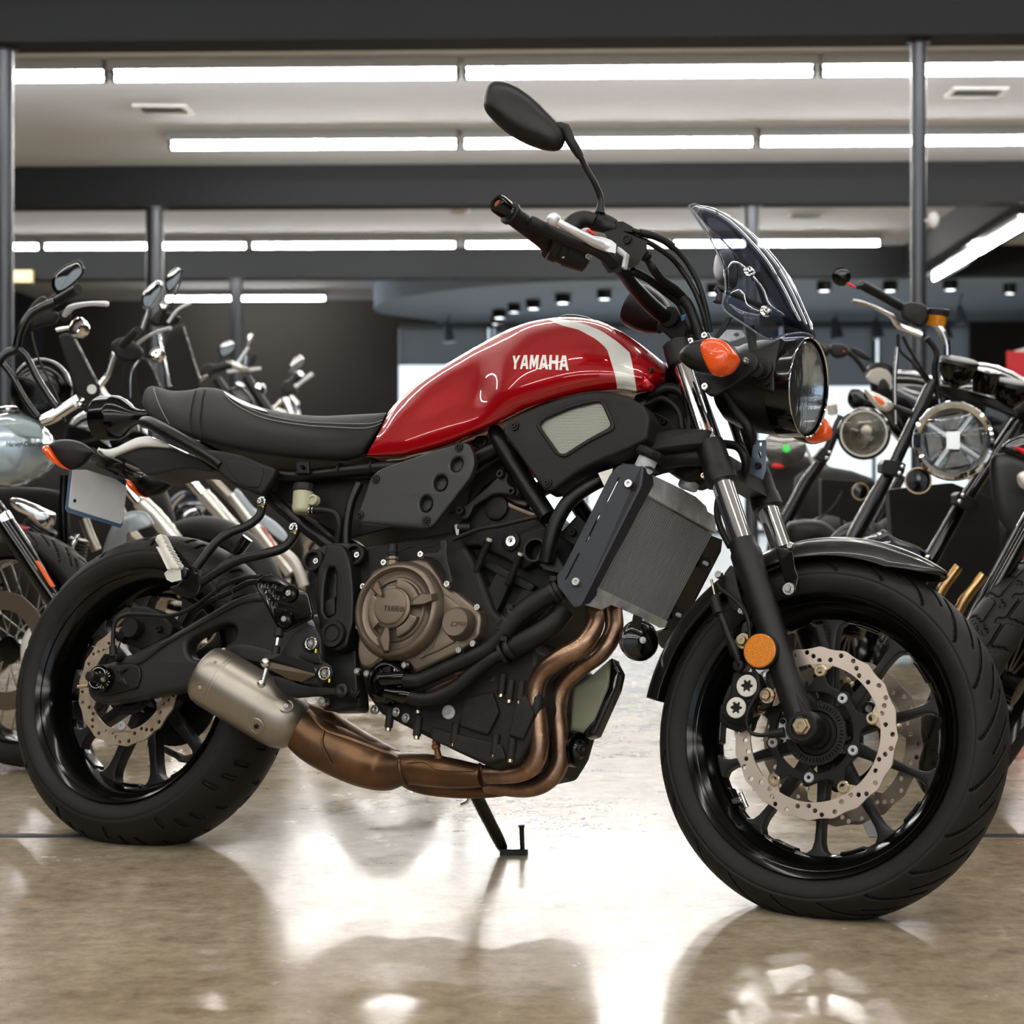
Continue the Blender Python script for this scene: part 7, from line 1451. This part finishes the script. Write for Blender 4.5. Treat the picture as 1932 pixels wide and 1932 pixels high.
mirror(L2, ZQ([(1668, 290), (1690, 200), (1750, 130), (1820, 108), (1850, 150), (1830, 240), (1780, 330), (1710, 390), (1675, 350)]), 6.1, [ZQ(1830, 270) + (6.1,), ZQ(1780, 400) + (6.1,), ZQ(1720, 560) + (6.1,)])
L2.p('switch_block', ZQ([(1130, 950), (1150, 880), (1250, 840), (1380, 900), (1450, 980), (1420, 1060), (1330, 1090), (1200, 1060)]), 10, 'plast', e=.3); L2.t('brake_lever', [ZQ(1700, 690) + (6.1,), ZQ(1800, 560) + (6.1,), ZQ(1932, 490) + (6.1,)], 3.2, 'lever'); L2.t('grip', [ZQ(1600, 690) + (6.1,), ZQ(1660, 530) + (6.1,)], [8, 8], 'grip', sm=1); L2.d('bar_end', *ZQ(1660, 520), [(0, 8), (3, 8.5), (6, 6), (7, 0)], (.1, -1, .3), 'chrome', D=6.05); L2.p('switch_block', ZQ([(1520, 660), (1600, 570), (1720, 590), (1830, 640), (1790, 700), (1680, 720), (1560, 730)]), 9, 'plast', D=6.15, e=.3)
L2.d('turn_signal', *ZQ(1590, 1010), [(-16, 0), (-14, 9), (-5, 15), (4, 16), (8, 12), (9, 0)], (-.3, -.5, .6), 'chrome'); L2.t('cable', [ZQ(1290, 990), ZQ(1350, 1080), ZQ(1310, 1250), ZQ(1310, 1450)], 2.4, 'hose'); L2.t('cable', [ZQ(1380, 950), ZQ(1410, 1050), ZQ(1330, 1200), ZQ(1320, 1450)], 2, 'chrome'); L2.t('cable', [ZQ(1240, 1070), ZQ(1240, 1200), ZQ(1200, 1450)], 1.6, 'hose')
L2.p('leather_cover', ZQ([(1380, 1080), (1500, 1060), (1560, 1180), (1630, 1330), (1640, 1420), (1420, 1420)]), 8, 'vinyl', D=5.8, e=.25); L2.t('cover_lacing', [ZQ(1500, 1080) + (5.75,), ZQ(1570, 1200) + (5.75,), ZQ(1620, 1330) + (5.75,)], 1.6, MATS['white_lacing'])
L2.t('handlebar_riser', [ZQ(1600, 760) + (6.0,), ZQ(1620, 900) + (6.0,), ZQ(1660, 1060) + (6.0,), ZQ(1710, 1340) + (6.0,)], 4.5, 'chrome')
L2.p('headlight_nacelle', ZP([(885, 230), (900, 130), (960, 50), (1015, 5), (1040, 50), (980, 160), (1010, 330), (1060, 500), (1120, 560), (1010, 480), (920, 360)]), 14, mat('nacelle_chrome', (205, 220, 240), .12, metal=.8), D=5.75); L2.t('fork_cover', [ZQ(1010, 1350) + (5.75,), ZQ(1100, 1480) + (5.75,)], 7, 'chrome', sm=1); L2.t('fork_cover', [ZQ(870, 1500) + (5.75,), ZQ(1050, 1760) + (5.75,)], 9, 'gloss', sm=1)
fork(L2, [ZP(1290, 960) + (5.7,), ZP(1420, 1120) + (5.68,)], 11, 'chrome', nm='fork_tube'); fork(L2, [ZP(1410, 1100), ZP(1560, 1240), ZP(1830, 1560), ZP(2500, 2260)], 16, 'forkw')
fork(L2, [(200, 905, 5.9), (240, 1000, 5.88), (330, 1100, 5.86), (420, 1200, 5.86)], 13, 'titan', nm='exhaust_pipe')
L2.p('front_mudguard', ZP([(1040, 1660), (1080, 1480), (1150, 1330), (1250, 1240), (1350, 1200), (1480, 1220), (1560, 1340), (1450, 1350), (1370, 1370), (1310, 1430), (1290, 1530), (1280, 1640), (1150, 1720)]), 12, mat('mudguard_grey', (140, 146, 150), .3, metal=.3, coat=.6), D=5.6)
L2.wheel('front_wheel', 385, 5.75, .30, .11, -29, ns=9); L2.wheel('rear_wheel', -60, 6.7, .31, .14, -29, ns=9)
L2.p('fuel_tank', [(130, 800), (180, 770), (250, 775), (280, 820), (260, 860), (180, 870), (130, 850)], 60, mat('tank_black', 10, .15, coat=1), D=6.4); L2.p('engine', [(60, 880), (260, 870), (330, 980), (300, 1120), (120, 1100), (60, 1000)], 50, 'dirty', D=6.1, e=.3)
for k in range(6): L2.t('cooling_fin', [ZP(690 + k * 6, 1470 + k * 52) + (5.75,), ZP(860 - k * 4, 1500 + k * 55) + (5.75,)], 2.4, 'chrome', sm=1)
L2.t('pushrod_tube', [ZP(780, 1440) + (5.7,), ZP(700, 1680) + (5.7,)], 7, 'schrome'); L2.p('gear_cover', ZP([(690, 1720), (760, 1700), (840, 1760), (860, 1850), (780, 1860), (700, 1800)]), 8, 'chrome', D=5.7)
# ---- third: white forks with orange reflectors
L3 = Bk(470, 6.6, 'motorcycle with white forks and orange fork reflectors, seen below the black seat')
fork(L3, [ZC(240, 160), ZC(530, 480)], 10, 'chrome', nm='fork_tube'); fork(L3, [ZC(500, 430), ZC(880, 860), ZC(1300, 1420)], 13.5, 'forkw', ZC(960, 960) + () and (ZC(950, 950), ZC(1100, 1180)))
fork(L3, [ZC(530, 190) + (7.0,), ZC(850, 520) + (7.0,)], 9.5, 'titan', nm='fork_tube'); fork(L3, [ZC(820, 440) + (7.0,), ZC(1060, 760) + (7.0,), ZC(1500, 1330) + (7.0,)], 12.5, 'forkw', (ZC(1170, 810), ZC(1360, 1080)))
L3.p('front_mudguard', ZC([(900, 380), (1010, 540), (1150, 640), (1330, 760), (1460, 900), (1420, 980), (1250, 860), (1090, 720), (960, 560), (860, 420)]), 6, mat('mudguard_blue_white', (200, 212, 226), .3, coat=.5), D=6.5, e=.3); L3.t('wheel_arc', [ZC(1400, 1080), ZC(1520, 1190), ZC(1600, 1330), ZC(1650, 1480)], 10, 'whitem')
L3.wheel('front_wheel', 715, 6.6, .30, .11, -29, ns=9); L3.wheel('rear_wheel', 160, 7.6, .31, .14, -29, ns=9)
L3.t('cable', [ZC(290, 440), ZC(170, 560), ZC(130, 700)], 2.6, mat('cream_hose', (190, 180, 160), .5)); L3.d('brake_drum', *ZC(380, 760), [(-12, 0), (-10, 24), (0, 26), (4, 20), (6, 0)], (-.3, -1, .2), 'chrome', D=6.7); L3.d('engine_cover', *ZC(300, 640), [(-8, 0), (-6, 36), (0, 40), (4, 34), (10, 20), (12, 0)], (-.2, -1, .1), mat('engine_navy', (20, 26, 44), .2, coat=.6), D=6.9); L3.d('engine_ring', *ZC(330, 740), [(0, 26), (0, 31), (5, 31), (5, 26)], (-.2, -1, .3), 'chrome', D=6.66, close=True)
L3.p('engine', [(300, 880), (470, 870), (560, 980), (560, 1080), (420, 1100), (300, 1000)], 40, 'dirty', D=7.3, e=.3); L3.p('fuel_tank', [(340, 800), (420, 770), (480, 790), (470, 850), (380, 860)], 50, MATS['tank_black'], D=7.4)
L3.p('leather_cover', ZG([(-160, 330), (20, 210), (60, 260), (150, 560), (240, 860), (200, 1040), (-150, 1040), (-200, 700)]), 8, 'vinyl', D=6.5, e=.25); L3.t('cover_lacing', [ZG(40, 230) + (6.45,), ZG(110, 450) + (6.45,), ZG(180, 680) + (6.45,), ZG(245, 870) + (6.45,)], 1.8, MATS['white_lacing'])
L3.t('handlebar_riser', [ZG(100, 1020), ZG(240, 890), ZG(330, 820)], 3, 'chrome')
# ---- far pair seen over the seat
F1 = Bk(430, 9.0, 'distant motorcycle with an oval mirror and chrome levers, above the rear of the black seat')
F1.t('handlebar', [ZG(280, 860), ZG(330, 760), ZG(440, 730)], 5, 'plast'); F1.t('grip', [ZG(400, 750), ZG(640, 690)], 8, 'grip', sm=1); F1.p('switch_block', ZG([(240, 780), (290, 700), (400, 690), (420, 780), (350, 860), (260, 840)]), 9, 'plast', e=.3)
mirror(F1, ZG([(455, 500), (500, 430), (570, 392), (650, 400), (685, 460), (650, 540), (570, 595), (490, 610)]), 9.0, [ZG(500, 610), ZG(450, 690)], 'plast')
for a, b_ in ((ZG(570, 780), ZG(840, 750)), (ZG(840, 760), ZG(980, 740)), (ZG(700, 680), ZG(830, 480))): F1.t('control_lever', [a, b_], [3.5, 3], 'lever', sm=1)
F1.p('turn_signal', ZG([(660, 930), (710, 900), (790, 930), (815, 965), (760, 980), (690, 970)]), 6, 'chrome'); F1.p('mirror_back', ZG([(800, 440), (830, 330), (880, 320), (880, 370), (840, 450)]), 4, 'chrome'); F1.p('mirror_back', ZG([(835, 690), (850, 600), (910, 560), (940, 590), (900, 680), (850, 710)]), 4, 'plast'); F1.d('headlight', *ZG(960, 1000), [(-10, 0), (-8, 9), (0, 13), (4, 11), (5, 0)], (.4, -1, 0), 'chrome'); F1.d('master_cylinder', *ZG(790, 700), [(0, 5), (18, 5)], (.1, 0, 1), 'chrome'); F1.p('clamp', ZG([(560, 650), (700, 660), (800, 720), (860, 740), (800, 790), (680, 760), (600, 720)]), 8, 'schrome')
F1.t('fork_leg', [ZG(800, 850), ZG(950, 1080), ZG(1100, 1300), ZG(1500, 1900)], 9, 'frame', sm=1); F1.t('fork_leg', [ZG(440, 870), ZG(600, 1100), ZG(1000, 1800)], 9, 'frame', sm=1); F1.p('headlight_shell', ZG([(600, 1000), (700, 960), (800, 1000), (900, 1150), (880, 1300), (700, 1300), (600, 1150)]), 16, 'gloss'); F1.wheel('front_wheel', 560, 9.0, .3, .11, -29, ns=9); F1.wheel('rear_wheel', 260, 10, .31, .13, -29, ns=9)
F2 = Bk(560, 11.0, 'farthest chrome-barred motorcycle by the dark wall, just left of the red tank')
F2.t('handlebar', [ZG(1240, 1010), ZG(1290, 930), ZG(1370, 880), ZG(1430, 830)], 5, 'gloss'); F2.t('grip', [ZG(1380, 880), ZG(1450, 820)], 9, 'grip', sm=1); F2.d('bar_end', *ZG(1450, 822), [(0, 7.5), (3, 7.5), (4, 5), (4, 0)], (.3, -1, .2), 'chrome'); F2.t('clutch_lever', [ZG(1390, 970), ZG(1480, 900), ZG(1610, 805)], [4, 3.2, 4], 'lever'); F2.t('brake_lever', [ZG(1290, 960), ZG(1350, 1000), ZG(1410, 1010)], 5.5, 'chrome')
mirror(F2, ZG([(1320, 730), (1345, 670), (1400, 610), (1460, 580), (1500, 620), (1490, 680), (1430, 740), (1360, 790), (1320, 780)]), 11.0, [ZG(1400, 760), ZG(1370, 870)], 'chrome'); F2.t('fork_leg', [ZG(1260, 1100), ZG(1340, 1270), ZG(1500, 1600), ZG(1700, 2000)], 5.5, 'chrome', sm=1); F2.t('fork_leg', [ZG(1340, 1080), ZG(1410, 1160), ZG(1430, 1300), ZG(1600, 1700)], 5, 'chrome'); F2.t('clutch_cable', [ZG(1240, 1120), ZG(1150, 1210), ZG(1080, 1260)], 3.5, 'schrome'); F2.p('switch_block', ZG([(1230, 960), (1300, 890), (1400, 960), (1430, 1030), (1340, 1060), (1250, 1100)]), 8, 'plast', e=.3)
F2.wheel('front_wheel', 620, 11.0, .3, .11, -29, ns=9); F2.wheel('rear_wheel', 400, 12, .31, .13, -29, ns=9); F2.p('fuel_tank', [(450, 800), (520, 770), (560, 800), (540, 850), (470, 850)], 30, MATS['tank_black'], D=11.6)
# ---- chrome-ringed headlight roadster on the right
def lampface(B, u, v, r, D, ax, ring='chrome', face='refl', four=False, back=.9):
    ax = V(ax).normalized()
    sh = B.d('headlight', u, v, [(-r * back, r * .3), (-r * back * .8, r * .6), (-r * .3, r * .95), (-r * .1, r * 1.0)], ax, 'gloss', D=D, n=48, c1=False)
    B.d('headlight_ring', u, v, [(-r * .12, r * .98), (0, r), (r * .08, r * .97), (r * .1, r * .9), (r * .02, r * .8), (-r * .02, r * .8)], ax, ring, D=D, n=64, par=sh, close=True)
    B.d('reflector_bowl', u, v, [(-r * .45, 0), (-r * .4, r * .3), (-r * .2, r * .62), (-r * .02, r * .82)], ax, face, D=D, n=40, par=sh, c1=False)
    c = D / FP; o = W(u, v, D); _, e1, e2 = basis(ax); up = V((0, 0, 1)); up = (up - ax * up.dot(ax)).normalized(); sd = ax.cross(up)
    F = Frame(Matrix((sd, -ax, up)).transposed() if sd.cross(-ax).dot(up) > 0 else Matrix((-sd, -ax, up)).transposed(), o)
    if four:
        for a in (55, 145, 235, 325):
            mb = MB(); L = [polar((0, 0), r * c * k, rad(a + d)) for k, d in ((.16, -22), (.76, -4.5), (.76, 4.5), (.16, 22))]; mb.flat(F, L, -.004, .012, bev=.002); ob('lamp_divider', mb, M['schrome'], sh, 30)
        mb = MB(); mb.box(F, (0, -.004, 0), (r * c * .16, .012, r * c * .22)); ob('lamp_core', mb, M['schrome'], sh)
        for a in (10, 100, 190, 280): mb = MB(); L = [polar((0, 0), r * c * k, rad(a + d)) for k, d in ((.3, -22), (.72, -28), (.72, 28), (.3, 22))]; mb.flat(F, L, .012, .004, bev=.001); ob('lamp_segment', mb, mat('lamp_segment', (190, 186, 178), .3, metal=.5, var=.5, vscale=40), sh, 30)
    else: B.d('bulb', u + r * .1, v - r * .1, [(0, r * .2), (r * .12, r * .2), (r * .14, r * .1), (r * .14, 0)], ax, 'titan', D=D - .01, par=sh)
    B.d('headlight_lens', u, v, [(r * .02, r * .86), (r * .08, r * .6), (r * .12, r * .3), (r * .13, 0)], ax, 'glass', D=D, n=40, par=sh, c0=False)
    return sh
R1 = Bk(1600, 5.2, 'black roadster at the right with a big chrome-ringed headlight and twin domed gauges')
lampface(R1, *ZW(838, 1278), 76, 5.0, (-.28, -1, .06), four=True)
def legp(B, pts, r, m='gloss', cl=None, nm='fork_leg'):
    f_ = B.t(nm, pts, r, m, sm=1, n=24)
    for k in (-.45, -.1, .25): 
        q = [B.q(p) for p in pts]; off = k * 2 * (r[0] if hasattr(r, '__len__') else r)
        B.t('fork_highlight_rib', [(p[0] + off * .8, p[1] + off * .35, (p[2] if len(p) > 2 else B.D) - .020) for p in pts], .8, 'frame', par=f_, sm=1, n=6)
    return f_
legp(R1, [ZU(970, 740), ZU(740, 1230), ZU(600, 1480), ZU(240, 2160)], [11, 12, 15, 16]); legp(R1, [ZU(1460, 980) + (5.3,), ZU(1130, 1480) + (5.25,), ZU(960, 1780) + (5.2,), ZU(690, 2300) + (5.2,)], [12, 14, 15, 16])
for L, D in (([(880, 60), (900, 25), (1000, 35), (1060, 60), (1045, 130), (1015, 160), (880, 125)], 5.12), ([(1430, 290), (1460, 265), (1590, 330), (1580, 400), (1540, 410), (1430, 360)], 5.15)):
    c_ = R1.pl('fork_clamp', ZY(L), 46, 'satin', D=D, r=3)
for x, y, D in ((1035, 80, 5.11), (1012, 130, 5.11), (1480, 292, 5.14), (1456, 338, 5.14)): R1.d('clamp_bolt', *ZY(x, y), [(0, 4.5), (2, 4.5), (2.5, 2), (1, 0)], (0, -1, 0), 'bolt', D=D, n=16)
R1.t('handlebar', [ZU(1050, 600), ZU(1045, 520), ZU(1010, 440), ZU(960, 400), ZU(880, 360)], 7, 'chrome'); R1.t('grip', [ZU(540, 175) + (5.0,), ZU(660, 240) + (5.03,), ZU(800, 320) + (5.06,)], [9, 8.5, 8.5], 'grip', sm=1, n=20)
R1.t('bar_end', [ZU(515, 190) + (4.98,), ZU(555, 180) + (4.98,)], [5, 8], 'gloss', sm=1); mi = R1.d('bar_end_mirror', *ZU(428, 132), [(-6, 0), (-5, 12), (0, 17.5), (3, 17), (4, 0)], (.2, 1, .2), 'gloss', D=4.97); R1.t('mirror_arm', [ZU(460, 165) + (4.97,), ZU(510, 195) + (4.97,)], 2.4, 'redp', par=mi)
R1.t('brake_lever', [ZU(490, 272) + (4.95,), ZU(600, 300) + (4.97,), ZU(720, 360) + (4.98,), ZU(770, 420) + (5.0,), ZU(900, 475) + (5.0,)], [5, 4, 4.5, 6, 7.5], 'chrome'); R1.p('switch_block', ZU([(780, 310), (830, 280), (920, 300), (940, 370), (900, 430), (840, 410), (780, 370)]), 12, 'plast', D=5.05, e=.3)
rv = R1.d('reservoir', *ZU(985, 420), [(0, 16), (2, 17.5), (20, 18)], (.1, -.1, 1), mat('amber_reservoir', (205, 130, 10), .15, trans=.3, coat=.5), D=5.05, n=24); R1.d('reservoir_cap', *ZU(998, 352), [(-3, 19), (0, 20.5), (9, 20.5), (11, 18)], (.1, -.1, 1), 'plast', D=5.05, n=14, par=rv)
for L in ([(760, 470), (770, 560), (850, 640), (960, 790)], [(790, 480), (830, 560), (920, 700), (990, 800)], [(930, 490), (985, 570), (975, 680), (1000, 850)]): R1.t('cable', [ZU(x, y) for x, y in L], 3.2 if L[0][0] < 900 else 6, 'hose')
for x, y, D in ((1115, 665, 5.15), (1425, 795, 5.25)):
    g_ = R1.d('gauge_housing', *ZU(x, y), [(-40, 0), (-38, 8), (-28, 22), (-12, 33), (5, 36), (14, 35)], (.15, -.25, 1), 'gloss', D=D, n=48, c1=False); R1.d('gauge_bezel', *ZU(x, y), [(8, 35.5), (9, 37), (15, 35.5), (17, 32), (17, 0)], (.15, -.25, 1), 'satin', D=D, n=48, par=g_)
R1.d('gauge_centre', *ZU(1275, 745), [(-22, 20), (0, 25), (20, 25), (22, 20)], (.15, -.25, 1), 'gloss', D=5.2); R1.p('gauge_bracket', ZU([(980, 770), (1150, 790), (1400, 880), (1460, 960), (1300, 900), (1100, 860)]), 14, 'plast', D=5.25, e=.3)
def sig(B, body, arm, D, m='whitem'):
    s_ = B.p('turn_signal', body, 8, mat('clear_signal', (216, 206, 196), .1, metal=.5, coat=1), D=D); c = (sum(p[0] for p in body) / len(body), sum(p[1] for p in body) / len(body)); B.p('amber_bulb', [(c[0] + (p[0] - c[0]) * .5, c[1] + (p[1] - c[1]) * .55) for p in body], 9.5, MATS['orange_reflector'], D=D, par=s_); B.t('signal_stalk', arm, [6, 7], 'plast', par=s_, sm=1)
sig(R1, ZU([(562, 795), (600, 800), (700, 850), (738, 890), (700, 925), (640, 905), (590, 850)]), [ZU(720, 890), ZU(880, 955)], 5.1)
R1.d('horn', *ZU(880, 1330), [(-10, 12), (-8, 22), (0, 24), (2, 22), (3, 10), (5, 0)], (-.1, -1, 0), 'gloss', D=5.05, n=40); R1.d('horn_rim', *ZU(880, 1330), [(-2, 23), (-2, 25.5), (3, 25.5), (3, 23)], (-.1, -1, 0), mat('brass_rim', (190, 160, 125), .3, metal=.9), D=5.03, n=40, close=True)
R1.pl('radiator', [ZY(930, 250), ZY(1400, 200), ZY(1740, 330), ZY(1760, 700), ZY(1690, 920), ZY(1360, 860), ZY(960, 700)], 40, mat('radiator_black', 12, .6, bump=.6, bscale=120, stretch=(1, 1, 4)), D=5.5); R1.pl('radiator_frame', ZY([(1780, 370), (1850, 400), (1905, 395), (1895, 560), (1810, 700), (1830, 420)]), 20, 'satin', D=5.35); R1.d('frame_bolt', *ZY(1860, 492), [(0, 3.6), (2, 3.6), (3, 2), (3, 0)], (0, -1, 0), 'bolt', D=5.34, n=14)
for a, b_ in (((1445, 820), (1290, 1060)), ((1630, 880), (1440, 1160))): R1.t('header_pipe', [ZY(*a) + (5.35,), ZY(*b_) + (5.35,), (ZY(*b_)[0] - 25, ZY(*b_)[1] + 110, 5.35), (ZY(*b_)[0] + 10, ZY(*b_)[1] + 200, 5.5)], 10, 'beige')
R1.p('mudguard_bracket', ZY([(690, 640), (840, 570), (900, 550), (980, 610), (1120, 660), (1220, 720), (1240, 800), (1100, 780), (900, 700), (760, 680)]), 12, 'gloss', D=5.0, e=.3)
for L in ([(700, 650), (770, 610), (840, 590)], [(800, 680), (860, 650), (940, 640)]): R1.t('brake_pipe', [ZY(x, y) + (4.93,) for x, y in L], 1.2, 'chrome')
for x, y in ((860, 585), (1215, 750)): R1.d('bracket_bolt', *ZY(x, y), [(0, 4), (4, 4), (5, 2), (5, 0)], (-.2, -1, .2), 'bolt', D=4.95, n=14)
R1.wheel('front_wheel', 1600, 5.35, .30, .12, -118, -10, tread=groove_front); R1.wheel('rear_wheel', 1850, 6.7, .31, .16, -118, -10); R1.p('engine', [(1640, 1000), (1800, 960), (1900, 1000), (1880, 1180), (1750, 1240), (1660, 1180)], 60, 'dirty', D=5.9, e=.3); R1.p('fuel_tank', [(1780, 700), (1880, 690), (1980, 760), (1990, 880), (1880, 900), (1790, 820)], 70, MATS['tank_black'], D=5.9)
R1.t('frame_tube', [(1880, 880, 5.9), (1990, 930, 6.4), (2080, 1010, 6.7)], 12, 'frame'); R1.t('side_pipe', [ZM(0, 0)] and [(1693, 655), (1688, 720), (1690, 800)], 4, 'schrome')
# ---- nearest on the right: ribbed fork and knobbly front tyre
def groove_knob(th, s, R):
    N = 26; per = 2 * PI / N; a = abs(s); f = (.5 * per if s > 0 else 0) + a * .16; d = abs((th - f + per / 2) % per - per / 2) * R
    g = .0045 if (d < .006 and a < .6) else 0
    return max(g, .0045 if abs(a - .2) < .016 or abs(a - .42) < .012 else 0)
R0 = Bk(1850, 4.05, 'black motorcycle at the right edge with a ribbed fork leg and knobbly front tyre')
R0.wheel('front_wheel', 1885, 4.05, .29, .115, -122, -24, tread=groove_knob, rimm='rim')
rf0 = R0.t('fork_leg', [(2010, 870, 3.95), (1932, 1005, 3.93), (1862, 1135, 3.9), (1800, 1250, 3.9)], 19, 'gloss', sm=1, n=28)
for k in (-15, -10, -5, 0, 6): R0.t('fork_rib', [(1932 + k, 1000 + k * .5, 3.905 if abs(k) < 12 else 3.915), (1826 + k, 1197 + k * .5, 3.875 if abs(k) < 12 else 3.885)], 1.1, 'frame', par=rf0, sm=1, n=8)
R0.wheel('rear_wheel', 2330, 5.1, .31, .15, -122, -12); R0.p('engine', [(2000, 950), (2150, 930), (2230, 1100), (2120, 1230), (2000, 1150)], 80, 'dirty', D=4.5, e=.3); R0.p('fuel_tank', [(2040, 780), (2140, 740), (2260, 800), (2250, 880), (2080, 880)], 90, MATS['tank_black'], D=4.5)
# ---- touring body peeking in at the right edge
R4 = Bk(1960, 5.0, 'black motorcycle with a red-striped flank peeking in right of the chrome-ringed headlight')
R4.p('fairing', [(1868, 880), (1885, 855), (1935, 870), (1990, 900), (2060, 1010), (1960, 1040), (1885, 980)], 20, 'dgrey', e=.25); R4.p('tail_flank', [(1890, 845), (1930, 820), (2000, 830), (2000, 880), (1930, 872)], 14, MATS['tank_black']); R4.p('red_stripe', [(1905, 842), (1932, 846), (1980, 868), (1932, 862)], 18, 'redp'); sig(R4, [(1920, 895), (1945, 888), (1975, 905), (1960, 930), (1925, 920)], [(1890, 880), (1925, 905)], 4.9); R4.wheel('front_wheel', 2130, 5.0, .3, .12, -122, -8); R4.wheel('rear_wheel', 2400, 5.8, .3, .14, -122, -8)
# ---- the one with the small round headlight
R2 = Bk(1520, 6.3, 'black motorcycle with a small round multi-reflector headlight, between the two bigger headlights')
lampface(R2, 1630, 818, 50, 6.1, (-.25, -1, .05), ring='gloss', face=mat('multi_reflector', (225, 222, 212), .15, metal=.85, bump=1, bscale=70))
R2.d('headlight_rim', 1630, 818, [(0, 41), (0, 44), (4, 44), (4, 41)], (-.25, -1, .05), mat('ivory_rim', (225, 222, 208), .35), D=6.05, n=48, close=True)
legp(R2, [ZU(430, 950), ZU(330, 1190), ZU(220, 1340), ZU(60, 1640)], [9, 10, 12, 12.5]); legp(R2, [(1700, 900, 6.5), (1640, 1010, 6.4), (1590, 1110, 6.3)], [10, 11, 12]); R2.pl('fork_clamp', ZU([(270, 1190), (320, 1130), (375, 1160), (350, 1220), (290, 1210)]), 30, 'satin', D=6.15)
for x, y in ((358, 1165), (343, 1198)): R2.d('clamp_bolt', *ZU(x, y), [(0, 3.4), (2, 3.4), (2.5, 1.5), (1, 0)], (0, -1, 0), 'bolt', D=6.14, n=14)
R2.p('front_mudguard', ZY([(170, 520), (230, 480), (330, 470), (450, 490), (540, 560), (600, 660), (400, 680), (180, 680)]), 30, 'satin', D=6.1); R2.t('cable', [ZY(390, 480), ZY(500, 400), ZY(590, 270)], 1.8, 'hose'); R2.t('cable', [ZY(600, 640), ZY(580, 480), ZY(560, 380), ZY(590, 260)], 2.2, 'hose'); R2.d('horn', *ZY(720, 265), [(-4, 0), (-3, 15), (0, 16), (2, 14), (3, 0)], (.1, -1, .1), 'gloss', D=6.3); R2.d('horn_rim', *ZY(720, 265), [(-1, 15), (-1, 16.5), (2, 16.5), (2, 15)], (.1, -1, .1), MATS['brass_rim'], D=6.29, close=True)
R2.pl('radiator', [ZY(430, 170), ZY(900, 200), ZY(850, 640), ZY(430, 640)], 30, MATS['radiator_black'], D=6.6); R2.t('handlebar', [ZV(760, 230), ZV(860, 250), ZV(1000, 270), ZV(1140, 330), ZV(1250, 440), ZV(1330, 560)], 5.5, 'plast'); R2.p('switch_block', ZV([(860, 260), (900, 200), (1020, 200), (1100, 250), (1090, 350), (980, 390), (890, 360)]), 10, 'plast', D=6.25, e=.3); R2.p('red_switch', ZV([(1015, 290), (1050, 285), (1065, 310), (1040, 325)]), 12, 'redp', D=6.25)
R2.p('master_cylinder', ZV([(1140, 250), (1240, 270), (1400, 380), (1380, 420), (1250, 380), (1160, 300)]), 8, 'plast', D=6.2, e=.3); R2.p('grip', ZV([(740, 190), (800, 230), (860, 290), (840, 360), (780, 340), (740, 280)]), 8, 'grip', D=6.25)
gp_ = R2.d('gauge_housing', *ZV(1520, 620), [(-14, 0), (-12, 20), (0, 27), (14, 26), (16, 22), (16, 0)], (.2, .45, .85), 'satin', D=6.4); R2.pl('gauge_plate', rnd(ZV([(1340, 640), (1400, 540), (1500, 505), (1620, 540), (1680, 620), (1680, 720), (1500, 740), (1400, 700)]), 5), 8, mat('gauge_plate', (176, 170, 158), .4, metal=.4), D=6.3, r=0); R2.p('gauge_foot', ZV([(1510, 700), (1560, 650), (1620, 700), (1640, 820), (1500, 820)]), 6, 'plast', D=6.25)
R2.p('cowl', ZV([(1120, 800), (1220, 780), (1300, 820), (1400, 900), (1500, 1020), (1400, 1050), (1200, 1060), (1100, 960)]), 14, 'gloss', D=6.35, e=.3); R2.d('fork_top', *ZV(900, 1050), [(-10, 7), (-8, 10), (10, 10), (12, 7)], (-.2, -.3, 1), 'whitem', D=6.2); R2.p('fuel_tank', [(1640, 720), (1720, 700), (1790, 740), (1780, 820), (1700, 840)], 50, MATS['tank_black'], D=7.2); R2.p('engine', [(1500, 900), (1640, 900), (1700, 1000), (1650, 1120), (1540, 1120)], 50, 'dirty', D=7.0, e=.3)
R2.wheel('front_wheel', 1540, 6.4, .30, .12, -118, -10); R2.wheel('rear_wheel', 1720, 7.7, .31, .15, -118, -10)
# ---- the tail with a green sticker below the headlamp of the red one
R3 = Bk(1480, 7.4, 'dark motorcycle seen tail-on with a round smoked lamp carrying a green dot')
R3.d('tail_lamp', 1481, 845, [(-10, 0), (-8, 30), (0, 40), (3, 38), (8, 20), (9, 0)], (-.1, -1, .1), mat('smoked_lamp', (78, 76, 70), .2, metal=.5, coat=1, bump=1, bscale=60), D=7.3, n=40); R3.d('green_dot', *ZV(303, 1560), [(0, 7.5), (1, 7.5), (1, 0)], (-.1, -1, .1), mat('green_sticker', (70, 220, 90), .5, emit=.3), D=7.24, n=24); R3.p('red_reflector', ZV([(110, 1780), (170, 1750), (270, 1790), (230, 1820), (150, 1815)]), 4, 'redp', D=7.25); R3.t('grab_rail', [ZV(520, 1480), ZV(590, 1620), ZV(650, 1760)], 3.2, 'whitem', sm=1)  # green sticker has a faint glow put into its material, though no lamp
R3.p('tail_body', [(1430, 880), (1520, 860), (1580, 900), (1570, 1000), (1480, 1020), (1430, 980)], 30, 'plast', D=7.5, e=.3); R3.wheel('rear_wheel', 1490, 7.4, .31, .15, 75, 4); R3.wheel('front_wheel', 1560, 8.8, .3, .12, 75, 4)
